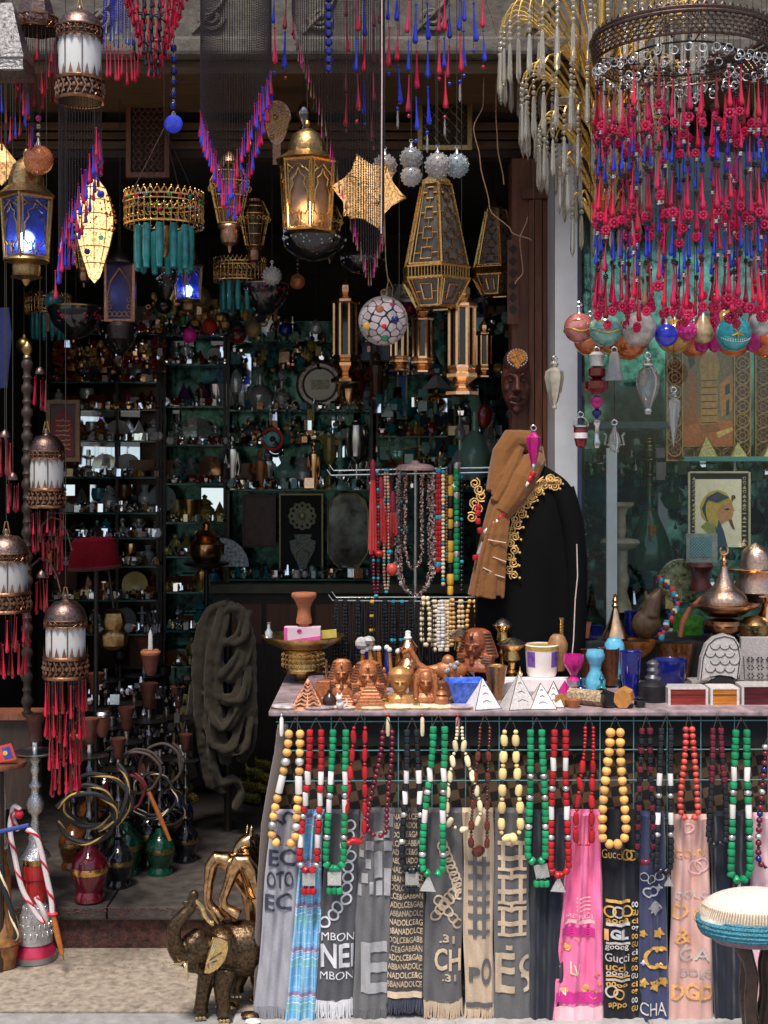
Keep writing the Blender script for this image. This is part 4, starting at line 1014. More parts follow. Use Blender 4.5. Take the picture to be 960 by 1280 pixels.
for k in range(22):
 a=2*pi*(k+.5)/22;put(t,205,262,.42,ball_mesh((DRED,GREEN,RED,TEAL)[k%4]),'gem',205+48.5*cos(a),48.5*sin(a),252.5,6)
for k in range(12):
 a=2*pi*k/12;m=B();x_=205+33*cos(a);d_=33*sin(a);m.lathe([(4,284),(5.2,288),(5.2,326),(4,332),(4,338),(1,340)],10,x_,d_);m.build('glass_tube',TEAL,t)
m=B();m.lathe([(8,283),(10,300),(6,316),(3,322)],10);m.build('hub',DBRASS,t)
m=B()
for a in(.6,2.2,3.9,5.3):m.tube([(205+48*cos(a),48*sin(a),250),(205,0,160)],.6,4)
m.build('hanger',DIRON,t);cord_up(t,205,262,.42,205,0,161)
# brass filigree lamp inside the V chandelier
t=thing('filigree_lamp','brass filigree basket lamp hanging behind the V shaped chandelier','lamp',287,270,.35)
B=lambda:MB(287,270,.35)
m=B();m.lathe([(3,190),(12,198),(15,204),(14,208)],14);m.build('foot',OCOPPER,t);m=B();m.lathe([(13,280),(15,284),(11,288),(12,296),(10,304),(3,308),(2,314),(1e-7,317)],14);m.build('cap',OCOPPER,t)
m=B()
for k in range(16):
 a=2*pi*k/16;m.tube([(287+r*cos(a),r*sin(a),y)for r,y in((14,205),(19,216),(25,228),(24,232),(14,280))],.8,4)
for r,y in((19,216),(25,229),(21,246),(18,262),(14,280)):m.ring(287,0,y,r,.9,20,4)
for k in range(16):
 a=2*pi*k/16;m.ring(287+24.3*cos(a),24.3*sin(a),236,3,.6,8,4,'d')
m.build('basket',BRASS,t)
m=B();m.lathe([(9,210),(13,230),(10,278)],12);m.build('inner_glass',mat('smoky_amber',(.12,.07,.035),.3,0,.4,40,.2),t);cord_up(t,287,270,.35,287,0,190)
# lit mosaic lamp
t=thing('mosaic_lamp','glowing amber mosaic cone lamp beside the pink and blue fringe','lamp',118,290,.38)
B=lambda:MB(118,290,.38)
LITM=mat('lit_amber_mosaic',(.30,.10,.03),.3,0,.95,150,.5,emit=1.0,col2=(.53,.33,.14))
m=B();m.lathe([(6,226),(14,236),(19,252),(23,270),(23,288),(18,310),(12,330),(7,346),(1e-7,354)],20);m.build('mosaic_shade',LITM,t)
m=B()
for y,r in((236,14.5),(252,19.5),(270,23.5),(290,23.2),(310,18.5),(330,12.5)):m.ring(118,0,y,r,.8,20,4)
for k in range(9):m.tube([(118+r*cos(k*.7),r*sin(k*.7),y)for y,r in((230,9),(252,19.5),(270,23.5),(288,23.4),(310,18.5),(330,12.5),(350,3))],.6,4)
m.build('brass_wire',DBRASS,t);m=B();rn=random.Random(2)
for k in range(260):
 V=rn.random();a=rn.uniform(0,2*pi);y=232+V*110;r=10+16*sin(min(1,V*1.15)*pi)**.8 if V<.45 else 27*(1-(V-.42)/.62);m.ball(118+r*1.01*cos(a),r*1.01*sin(a),y,rn.uniform(.9,2),5,4)
m.build('glass_chips',AMBER,t)
for i,(dx,y,r,mt_)in enumerate(((13,248,10,BLUE),(-4,318,8,COBALT),(2,282,5,GREEN),(12,300,7,TEAL))):put(t,118,290,.38,ball_mesh(mt_),'gem',118+dx,-24+i*2,y,r)
m=B();m.lathe([(1,214),(3,218),(7,226)],10);m.build('cap',DBRASS,t);cord_up(t,118,290,.38,118,0,215)
# copper star fragment at far left, beside the red ball
t=thing('pierced_star','pierced copper star tip glowing at the left edge above the lit lantern','lantern',2,205,.3)
m=MB(2,205,.3);m.lathe([(1e-7,178),(14,196),(22,206),(14,216),(1e-7,232)],6,rot=.3);m.build('star',FILI,t,smooth=False);cord_up(t,2,205,.3,2,0,178)
# pierced paddle
t=thing('pierced_paddle','flat brass pierced paddle shaped ornament behind the V shaped chandelier','ornament',346,165,.6)
m=MB(346,165,.6);pts=[(346+18*cos(a)*(1 if sin(a)<.2 else.8),148+22*sin(a)+(12*sin(a)if sin(a)>0 else 0))for a in[2*pi*k/24 for k in range(24)]]
m.prism([(x,y)for x,y in pts],-2,2);m.build('plate',OCOPPER,t)
m=MB(346,165,.6);rn=random.Random(5)
for k in range(90):
 a=k*2.399;r=17*(k/90)**.5;m.ring(346+r*cos(a)*.95,-2.5,150+r*1.25*sin(a),1.5,.45,7,3,'d')
for k,(x,y)in enumerate(((344,147),(340,172))):m.ball(x,-3,y,3,8,6)
m.build('pierced_work',BRASS,t);m=MB(346,165,.6);m.box(341,351,-1.5,1.5,178,206);m.build('handle',OCOPPER,t);cord_up(t,346,165,.6,346,0,126,top=100)
# dark finial shape with shiny tip near it
t=thing('shiny_finial','dark knob with a bright silver highlight above the brass domed lantern','ornament',380,146,.55)
m=MB(380,146,.55);m.lathe([(1,126),(6,132),(9,142),(6,150),(3,156),(6,160),(2,164)],14);m.build('knob',mat('mirror_knob',(.3,.27,.25),.06,1,.3,30,.1),t);cord_up(t,380,146,.55,380,0,126,top=80)
# wooden lattice panel, hexagon lattice lantern
def lattice_panel(label,x0,x1,y0,y1,Y,mt,back,nx,ny,name='lattice_screen',shape='o'):
 xc,yc=(x0+x1)/2,(y0+y1)/2;t=thing(name,label,'screen',xc,yc,Y);B=lambda:MB(xc,yc,Y)
 m=B();m.box(x0,x1,3,6,y0,y1);m.build('backing',back,t,smooth=False)
 for b in((x0,x0+6,-3,3,y0,y1),(x1-6,x1,-3,3,y0,y1),(x0+6,x1-6,-3,3,y0,y0+6),(x0+6,x1-6,-3,3,y1-6,y1)):
  m=B();m.box(*b);m.build('frame',mt,t,smooth=False)
 m=B()
 for j in range(ny):
  for i in range(nx):
   x=x0+8+(x1-x0-16)*(i+.5)/nx;y=y0+8+(y1-y0-16)*(j+.5)/ny;s_=(x1-x0-16)/nx*.52
   m.tube([(x-s_,0,y),(x,0,y-s_),(x+s_,0,y),(x,0,y+s_)],1.3,4,True)
 m.build('lattice',mt,t);return t
lattice_panel('dark wooden lattice screen hanging behind the blue disc pendant',158,212,124,222,.84,WOODRED,WOODDK,5,8)
t=lattice_panel('gilt fretwork box panel behind the drop strings',522,590,100,188,.8,DBRASS,WOODDK,4,5)
t=thing('pierced_lantern','dark brass lantern with a deep blue arched pane in the shadows','lantern',150,370,.75)
B=lambda:MB(150,370,.75)
m=B();m.box(132,168,-2,16,330,400);m.build('body',mat('deep_blue_pane',(.012,.012,.07),.2,0,.3,20,.1),t,smooth=False)
m=B()
for b in((131,134,330,402),(166,169,330,402)):m.box(b[0],b[1],-4,-2,b[2],b[3])
m.box(134.3,165.7,-4,-2,399,402)
m.tube([(135,-4,400),(135,-4,370),(139,-4,352),(150,-4,336),(161,-4,352),(165,-4,370),(165,-4,400)],1.3,4)
for k in range(5):m.ring(138+k*6,-4,393,3,.7,10,4,'d');m.ring(138+(k//2)*24,-4,384-(k%2)*9,2.6,.7,10,4,'d')
m.build('fretwork',OCOPPER,t);m=B();m.lathe([(10,402),(16,408),(14,424),(6,430),(2,436)],12);m.build('foot',DIRON,t)
m=B();m.lathe([(2,310),(8,318),(18,326),(20,330)],8);m.build('dome',DIRON,t);cord_up(t,150,370,.75,150,0,310)
# mosaic ball with coloured dots
t=thing('mosaic_ball','white mosaic glass ball lamp with yellow, red and green dots','ball lamp',479,401,.4)
m=MB(479,401,.4)
bm=bmesh.new();bmesh.ops.create_icosphere(bm,subdivisions=3,radius=1);
rn=random.Random(21);seeds=[]
for k in range(95):
 z=1-2*(k+.5)/95;a=k*2.399+rn.uniform(-.25,.25);q=(1-z*z)**.5;seeds.append(Vector((q*cos(a),q*sin(a),z)))
bm.free()
m.ball(479,0,401,30.2,24,16);m.build('grout_ball',INK,t)
TILEW=mat('white_mosaic_tile',(.62,.52,.53),.25,0,.25,30,.1,coat=.3)
for k,c in enumerate(seeds):
 b1=c.orthogonal().normalized();b2=c.cross(b1);poly=[]
 nb=sorted(((s_-c).length,s_)for s_ in seeds if s_ is not c)[:9]if False else sorted((s_ for s_ in seeds if s_ is not c),key=lambda s_:(s_-c).length)[:9]
 for i in range(14):
  dv_=b1*cos(2*pi*i/14)+b2*sin(2*pi*i/14);best=.5
  for s_ in nb:
   df=s_-c;pr=df.dot(dv_)
   if pr>1e-6:best=min(best,df.length_squared/2/pr)
  poly.append((c+dv_*best*.86).normalized())
 o=Vector((479,0,401));m=MB(479,401,.4)
 f=lambda v,r:tuple(o+Vector((v.x,v.y,-v.z))*r)
 m.add([f(p,31)for p in poly]+[f(p,29.8)for p in poly]+[f(c,31.3)],[(i,(i+1)%14,28)for i in range(14)]+[(i,14+i,14+(i+1)%14,(i+1)%14)for i in range(14)])
 m.build('tile',TILEW,t)
for dx,dy,r,mt_ in((-20,9,5,BYELLOW),(-4,-11,5,TERRA),(1,10,3.2,RED),(11,-17,3,MAGENTA),(2,23,5,GREEN),(14,2,5,COBALT)):
 dd=-(31.2**2-dx*dx-dy*dy)**.5;m=MB(479,401,.4);m.ball(479+dx,dd,401+dy,r,12,8,sd=.6);m.build('glass_dot',mt_,t)
m=MB(479,401,.4);m.tube([(482,0,371),(485,0,352),(482,0,325),(480,0,250)],.8,5);m.ring(480,0,366,4,.9,12,5,'d');m.tube([(490,0,372),(491,0,360),(484,0,345),(482,0,330)],.8,5);m.build('hanger',DBRASS,t)
m=MB(479,401,.4);m.lathe([(1e-7,436),(2,434),(3,431)],8);m.build('bottom_knob',DIRON,t)
# copper tube lanterns
def tube_lantern(label,x,Y,R_,y):
 t=thing('copper_lantern',label,'lantern',x,y[0],Y,'copper tube lanterns with black panes');B=lambda:MB(x,y[0],Y)
 k=y;h=k[1]-k[0]
 m=B();m.lathe([(1,k[0]),(R_*.35,k[0]+h*.15),(R_*.62,k[0]+h*.35),(R_*.68,k[0]+h*.55),(R_*.5,k[0]+h*.68),(R_*.62,k[0]+h*.72),(R_*1.2,k[0]+h*.86),(R_*1.25,k[1]-2),(R_*1.1,k[1])],8,rot=pi/8);m.build('cap',COPPER,t,smooth=False)
 m=B();m.lathe([(R_*.8,k[1]),(R_*.8,k[2])],8,rot=pi/8);m.build('black_pane',BLACKGLOSS,t,smooth=False)
 for i in range(8):
  a=2*pi*i/8+pi/8;m=B();m.tube([(x+R_*.95*cos(a),R_*.95*sin(a),k[1]),(x+R_*.95*cos(a),R_*.95*sin(a),k[2])],R_*.17,6);m.build('rod',COPPER,t)
 g=k[3]-k[2]
 m=B();m.lathe([(R_*1.1,k[2]-1),(R_*1.15,k[2]+g*.06),(R_*1.0,k[2]+g*.16),(R_*1.2,k[2]+g*.25),(R_*1.2,k[2]+g*.35),(R_*.7,k[2]+g*.5),(R_*.55,k[2]+g*.56),(R_*.7,k[2]+g*.68),(R_*1.25,k[2]+g*.8),(R_*1.3,k[2]+g*.9),(R_*.4,k[3]-2),(1e-7,k[3])],8,rot=pi/8);m.build('foot',COPPER,t,smooth=False)
 cord_up(t,x,k[0],Y,x,0,k[0],r=.5)
tube_lantern('tall copper lantern with black panes hanging rightmost of the three',577,.44,17,(347,386,458,498))
tube_lantern('middle sized copper lantern with black panes beside the tall one',528,.5,12.5,(376,401,447,468))
tube_lantern('small copper lantern with black panes behind the mosaic ball',499,.6,11,(384,408,446,466))
CRYS=mat('warm_crystal',(.98,.88,.72),.06,0,.05,60,.03,trans=.72,coat=1)
# ---------------------------------------------------------------- crystal palm chandelier (upper right)
t=thing('crystal_chandelier','gilt palm shaped chandelier with arching rods and long clear crystals','chandelier',752,40,.34)
Yc=.34;rn=random.Random(31);B=lambda:MB(752,40,Yc)
m=B();m.tube([(752,0,-120),(752,0,295)],4,8);
for y in(112,168,214,252,290):m.lathe([(4,y-8),(9,y-4),(12,y),(7,y+5),(4,y+9)],12)
m.build('stem',GOLD,t)
def crystal_string(x,d,y,beads,L_):
 for b in range(beads):put(t,752,40,Yc,ball_mesh(CRYS),'crystal_bead',x,d,y+3+b*7.2,rn.uniform(4.6,6.4))
 put(t,752,40,Yc,prism_mesh(CRYS),'crystal_prism',x,d,y+beads*7.2,L_*1.1,rn.uniform(0,3))
for(yc,yp,R_,yt,n,nb,L_)in((112,3,127,40,40,4,50),(168,80,100,104,32,4,48),(214,142,78,156,26,4,44),(252,192,53,202,16,3,42),(290,240,37,252,12,3,42)):
 for k in range(n):
  a=2*pi*(k+.3)/n;ca,sa=cos(a),sin(a);pts=[]
  for i in range(11):
   q=i/10;r=6+(R_-6)*(1-(1-q)**1.5);y=yc-(yc-yp)*sin(min(1,q*1.25)*pi/2)+(yt-yp)*max(0,q-.55)**2/.2025
   pts.append((752+r*ca,r*sa,y))
  m=B();m.tube(pts,[2.1,2,1.9,1.9,1.8,1.7,1.6,1.5,1.3,1.1,.9],5);m.build('rod',GOLD,t)
  if sa<.75 or k%2:crystal_string(pts[-1][0],pts[-1][1],pts[-1][2],nb,L_*rn.uniform(.9,1.1))
  if k%4==0 and sa<.3:crystal_string(752+R_*.62*ca,R_*.62*sa,pts[6][2]+6,5,L_*.9)
for(x,y,r)in((690,66,16),(704,138,17)):
 m=B();m.lathe([(1e-7,y-5),(r*.6,y-4.5),(r,y),(r*.6,y+4),(1e-7,y+5)],14,x,-40);m.build('crystal_leaf',CRYS,t)
cord_up(t,752,40,Yc,752,0,-118,GOLD,2)
# ---------------------------------------------------------------- red glass drop chandelier with iron ring
XC,YC_,YY=852,60,.0
t=thing('drop_chandelier','large round chandelier of pink red and blue glass drops under a pierced iron ring','chandelier',XC,YC_,YY)
B=lambda:MB(XC,YC_,YY);R_=111
m=B()
for y,r,th in((46,R_-2,2.6),(52,R_+2,2.2),(76,R_-4,1.8)):m.ring(XC,0,y,r,th,56,6)
m.build('iron_ring',IRON,t)
m=B()
for j in range(5):
 for k in range(76):
  a=2*pi*(k+.5*(j%2))/76;r=R_+1-j*.9
  c=Vector((XC+r*cos(a),r*sin(a),55+j*4.6));tx,td=-sin(a),cos(a)
  m.tube([tuple(c+Vector((tx*4*cos(q)*1.0,td*4*cos(q),2.6*sin(q))))for q in(0,1.05,2.1,3.14,4.2,5.25)],.95,4,True)
m.build('chain_mail_band',IRON,t)
m=B()
for k in range(64):
 a=2*pi*k/64;m.tube([(XC+(R_-1)*cos(a+q*.05),(R_-1)*sin(a+q*.05),44-3.5*sin(q*pi))for q in(0,.33,.66,1)],.9,4)
m.build('crest_rings',IRON,t)
for a in(-2.6,-.7,.9,2.4):
 m=B();m.chain(XC+R_*cos(a),R_*sin(a),-140,48,1.1,6,0,XC+14*cos(a));m.v=m.v
 m.build('hanging_chain',DIRON,t,smooth=False)
fl=MB(0,0,0,u=S)
for k in range(8):
 a=2*pi*k/8;fl.ball(.32*cos(a),0,.32*sin(a),.19,6,4,sd=.8)
fl.ball(0,-.04,0,.16,6,4);FLOWER=fl.mesh('glass_flower',PINK)
cm=MB(0,0,0,u=S);cm.lathe([(.15,-.5),(.5,-.25),(.32,0),(.5,.2),(.5,.32),(.15,.5)],8);CAPB=cm.mesh('bead_cap',BLACKGLOSS);CAPS=cm.mesh('bead_cap',SILVER)
rg=MB(0,0,0,u=S);rg.ring(0,0,0,.42,.07,14,5,'d');RINGM=rg.mesh('silver_ring',SILVER)
AM=mat('honey_glass',(.35,.20,.10),.1,0,.3,50,.05,trans=.4,coat=.4)
rn=random.Random(77)
def dropstring(x,d,ytop,yend,full=True):
 y=ytop;put(t,XC,YC_,YY,RINGM,'silver_ring',x+1,d,y+5,11,rn.uniform(-.6,.6))
 if rn.random()<.6:put(t,XC,YC_,YY,RINGM,'silver_ring',x-3,d-2,y+10,9,rn.uniform(-.8,.8))
 y+=12+rn.uniform(-4,24);ph=rn.choice((0,0,0,1));st=0
 while y<yend-20:
  if st%3 in(0,1):
   put(t,XC,YC_,YY,CAPB if rn.random()<.7 else CAPS,'bead_cap',x,d,y+3,6.5);y+=6
   mt_=((PINK if rn.random()<.6 else RED)if rn.random()<.86 else(DRED if rn.random()<.5 else AM))if st%3==0 else(BLUE if rn.random()<.72 else PINK)
   L_=rn.uniform(42,52)if st%3==0 else rn.uniform(32,40)
   put_drop(t,XC,YC_,YY,x,d,y,L_,mt_,.78 if st%3==0 else.7,tilt=.08);y+=L_+1
  else:
   y+=2
  if st%3==0:
   o=put(t,XC,YC_,YY,FLOWER,'glass_flower',x+rn.uniform(-2,2),d-1,y+6,rn.uniform(12,15),rn.uniform(-.9,.9));y+=11
  st+=1
for k in range(40):
 a=2*pi*k/40;r=R_-6;s_=sin(a)
 dropstring(XC+r*cos(a),r*s_,84+(4 if s_<0 else-6)+rn.uniform(-3,4),372+rn.uniform(-14,26))
for k in range(20):
 a=2*pi*(k+.4)/20;r=R_*.62;dropstring(XC+r*cos(a),r*sin(a),92+rn.uniform(-3,8),380+rn.uniform(-8,24))
m=B()
for k in range(40):
 a=2*pi*k/40;m.tube([(XC+(R_-6)*cos(a),(R_-6)*sin(a),78),(XC+(R_-6)*cos(a),(R_-6)*sin(a),360)],.45,3)
for k in range(20):
 a=2*pi*(k+.4)/20;m.tube([(XC+R_*.62*cos(a),R_*.62*sin(a),76),(XC+R_*.62*cos(a),R_*.62*sin(a),372)],.45,3)
tag(m.build('stringing_wire',DIRON,t),kind='stuff')
m=B();m.ring(XC,0,74,R_*.62,1.4,30,5)
for a in(0,pi/2,pi,3*pi/2):m.tube([(XC+R_*.62*cos(a),R_*.62*sin(a),74),(XC+(R_-4)*cos(a),(R_-4)*sin(a),72)],1.1,4)
m.build('inner_hoop',DIRON,t)
# ---------------------------------------------------------------- blown glass ornaments under it
def glass_mat(name,c1,c2,scale=35,trans=.25,rough=.08):
 return mat(name,c1,rough,.15,.35,scale,.06,trans=trans,coat=.6,col2=c2)
RAIN=glass_mat('rainbow_red_glass',(.50,.03,.03),(.70,.28,.25),45)
TSW=glass_mat('teal_gold_swirl',(.01,.36,.42),(.30,.52,.40),40)
CGL=glass_mat('clear_gold_lustre',(.72,.52,.42),(.95,.85,.78),30,.35)
ORG=glass_mat('orange_red_glass',(.75,.10,.02),(.85,.22,.05),30,.3)
OAM=glass_mat('amber_orange_glass',(.66,.25,.03),(.85,.45,.10),30,.3)
GTD=glass_mat('gold_lustre_glass',(.42,.27,.11),(.62,.46,.26),30,.2,.14)
CBL=glass_mat('cornflower_glass',(.014,.02,.46),(.03,.05,.6),30,.1)
SKY_=glass_mat('sky_blue_glass',(.06,.30,.55),(.12,.42,.65),30,.2)
def bauble(label,x,y,r,Y,mt,sy=1,kind='ball',deco=None,capm=SILVER):
 t=thing('glass_bauble',label,'glass ornament',x,y,Y,'blown glass baubles in a row');B=lambda:MB(x,y,Y)
 m=B()
 if kind=='ball':m.ball(x,0,y,r,26,18,sy=sy)
 else:m.lathe([(r*.2,y-r*1.5),(r*.45,y-r*1.1),(r*.9,y-r*.1),(r,y+r*.35),(r*.85,y+r*.75),(r*.5,y+r*1.0),(1e-7,y+r*1.1)],22)
 m.build('globe',mt,t);top=y-r*sy if kind=='ball'else y-r*1.5
 m=B();m.lathe([(1.5,top-9),(3,top-7),(2.4,top-3),(4.2,top+1)],12);m.ring(x,0,top-11,2.6,.7,12,5,'d');m.build('cap',capm,t)
 if deco=='gold_star':
  m=B()
  for k in range(5):
   a=2*pi*k/5+.3;m.tube([(x,-r*1.0,y+2),(x+r*.35*cos(a),-r*.94,y+2+r*.35*sin(a))],[1.4,.6],4)
  m.build('gold_star',GOLDPAINT,t)
  m=B()
  for k in range(40):
   a=2*pi*k/40
   for w,q in((.84,.52),(.9,.4)):
    if cos(a)>-2:m.ball(x+r*w*cos(a),-r*((max(0,1-w*w*cos(a)**2-(q+.14*sin(a))**2))**.5),y-r*(q-.5+.5*sin(a))*.9,.8,4,3)
  m.build('white_dots',WHITEBEAD,t)
 if deco=='gold_band':
  m=B();m.tube([(x+r*1.0*cos(a),r*1.0*sin(a),y+r*.12*sin(3*a)+3)for a in[2*pi*k/36 for k in range(36)]],.8,4,True);m.tube([(x+r*.93*cos(a),r*.93*sin(a),y-r*.36+r*.10*sin(4*a))for a in[2*pi*k/36 for k in range(36)]],.6,4,True);m.build('gold_scroll',GOLDPAINT,t)
 if deco=='petal':
  m=B()
  for k in range(12):
   a=2*pi*k/12;m.ball(x+r*.93*cos(a),r*.93*sin(a),y+3,3.4,8,5,sy=1.1)
  m.build('petal',MAGENTA,t)
 cord_up(t,x,y,Y,x,0,top-12,r=.4);return t
for a in((738,424,21,.24,ORG,'orange red glass ball low behind the first two baubles'),(785,426,24,.26,ORG,'orange glass ball half hidden behind the clear lustre ball'),(766,426,18,.30,OAM,'amber ball peeping between the teal and clear balls'),(843,420,22,.22,OAM,'amber orange glass ball behind the small cornflower blue one'),(868,428,19,.28,ORG,'flame red glass ball behind the gold teardrop'),(861,424,17,.33,SKY_,'sky blue glass ball half hidden among red ones'),(917,424,22,.24,ORG,'red orange ball behind the teal dotted ball'),(958,428,20,.2,ORG,'orange red ball low at the right edge'),(905,402,15,.3,OAM,'gold speckled ball above the teal dotted ball'),(725,402,10,.32,SKY_,'tiny pale blue ball above the first bauble')):
 bauble(*((a[5],)+a[:5]))
bauble('iridescent red glass ball at the left end of the row',724,410,19,.1,RAIN,deco='gold_band')
bauble('teal glass ball with gold scroll bands next to the left end',757,412,21,.06,TSW,deco='gold_band')
bauble('clear ball with pale gold lustre, beside the teal one',798,411,22,.05,CGL)
bauble('small solid cornflower blue glass ball',833,419,14.5,.06,CBL)
bauble('small red flower glass bead ball between blue and gold',860,414,12.5,.1,MAGENTA,deco='petal')
bauble('gold lustre glass teardrop between red balls',879,414,14,.1,GTD,kind='tear')
bauble('teal blue ball with white dots and a gold star',917,417,22,.04,glass_mat('deep_teal_glass',(.02,.34,.42),(.05,.5,.56),30,.2),deco='gold_star')
bauble('clear rainbow lustre ball at the right edge of the frame',952,404,16,.08,CGL)
for i,(x,w)in enumerate(((894,'left of the teal dotted ball'),(941,'right of the teal dotted ball'),(877,'under the gold teardrop'))):
 t=thing('glass_bauble',f'long magenta glass drop bauble {w}','glass ornament',x,415,.16,'blown glass baubles in a row')
 m=MB(x,415,.16);m.lathe([(1.5,372),(3,382),(8,412),(10,428),(7,438),(1e-7,441)],16);m.build('globe',MAGENTA,t);cord_up(t,x,415,.16,x,0,373,r=.4)
 # small ornaments hanging lower on threads
def ornament(name,label,x,y,Y,parts,top,cat='glass ornament'):
 t=thing(name,label,cat,x,y,Y,'small glass ornaments on threads')
 for nm,mt,prof,*o in parts:
  m=MB(x,y,Y);m.lathe(prof,18,**(o[0]if o else{}));m.build(nm,mt,t)
 m=MB(x,y,Y);m.ring(x,0,top-3,3.4,.9,14,5,'d');m.build('loop',SILVER,t)
 cord_up(t,x,y,Y,x,0,top-6,r=.35);return t
GLS=mat('clear_gold_glass',(.86,.76,.62),.06,.1,.2,60,.1,trans=.55,coat=.5)
ornament('glass_drop','gold edged clear glass drop ornament hanging on the white jamb',693,478,.46,(('body',GLS,[(2,452),(5,455),(3,459),(10,464),(11,472),(8,490),(4,502),(2,506),(3,510),(1e-7,513)],dict(flute=.12,fk=6)),),452)
ornament('glass_drop','large clear glass teardrop ornament with silver foot, in front of the window',810,480,.12,(('body',mat('thin_clear_glass',(.9,.86,.80),.05,0,.06,60,.05,trans=.8,coat=.5),[(4,457),(10,462),(14.5,472),(15,480),(11,495),(6,507),(4,511)]),('stopper',SILVER,[(2,447),(4,449),(2,452),(7,455),(7,457),(3,458)]),('foot',SILVER,[(4.5,511),(5,514),(4,518),(1e-7,518.5)])),447)
ornament('icicle','narrow clear glass icicle in front of the temple picture frame',842,520,.12,(('body',CLEAR,[(2,490),(5,494),(3,497),(8,501),(8,506),(4,535),(1e-7,560)],dict(flute=.1,fk=5)),),490)
ornament('glass_drop','pink and silver glass icicle hanging over the brown headscarf',667,558,.28,(('body',MAGENTA,[(3,540),(4,543),(8,547),(8,554),(5,570),(3,580)],dict(flute=.1,fk=6)),('tip',SILVER,[(3,580),(4,583),(1e-7,588)])),538)
t=ornament('glass_bucket','small red and white glass bucket with an arched handle',726,545,.2,(('body',DRED,[(8,534),(9,536),(8.5,548),(6,558),(1e-7,560)]),('white_band',WHITEBEAD,[(8.9,541),(8.9,548)]),('rim',SILVER,[(8,531),(10,532),(10,534),(8,535)])),521)
m=MB(726,545,.2);m.tube([(726+9.5*cos(a),0,532-11*sin(a))for a in[pi*k/12 for k in range(13)]],.8,5);m.build('handle',SILVER,t)
t=ornament('glass_teapot','tiny clear glass teapot ornament with two spouts hanging by the window',768,548,.2,(('body',CLEAR,[(2,533),(3,538),(6,543),(8,552),(6,560),(5,563),(7,565),(1e-7,566)]),),531)
for s_ in(-1,1):
 m=MB(768,548,.2);m.tube([(768+s_*6,0,556),(768+s_*12,0,556),(768+s_*10,0,545),(768+s_*13,0,541)],1.3,6);m.build('spout',CLEAR,t)
ornament('glass_bell','frosted clear glass bell ornament below the teal ball',768,456,.15,(('body',mat('milky_glass',(.72,.72,.70),.2,0,.2,40,.1,trans=.4),[(4,440),(6,444),(8,460),(12,474),(12,476),(1e-7,476)]),),440)
ornament('glass_totem','hanging string of ruby and clear glass discs over a silver finial',746,490,.18,(('clear_neck',mat('milky_glass',(.72,.72,.70)),[(6,440),(10,444),(8,452),(9,458)]),('ruby_disc',DRED,[(4,458),(11,461),(11,470),(6,473)]),('ruby_disc',DRED,[(5,473),(15,477),(15,486),(8,490),(6,493)]),('ruby_ball',MAGENTA,[(2,494),(7,497),(8,503),(6,508),(2,511)]),('blue_ball',COBALT,[(2,511),(6,514),(6,518),(2,522)]),('finial',SILVER,[(2,522),(5,525),(5,530),(3,533),(3,548),(5,554),(3,560),(1e-7,561)])),440)
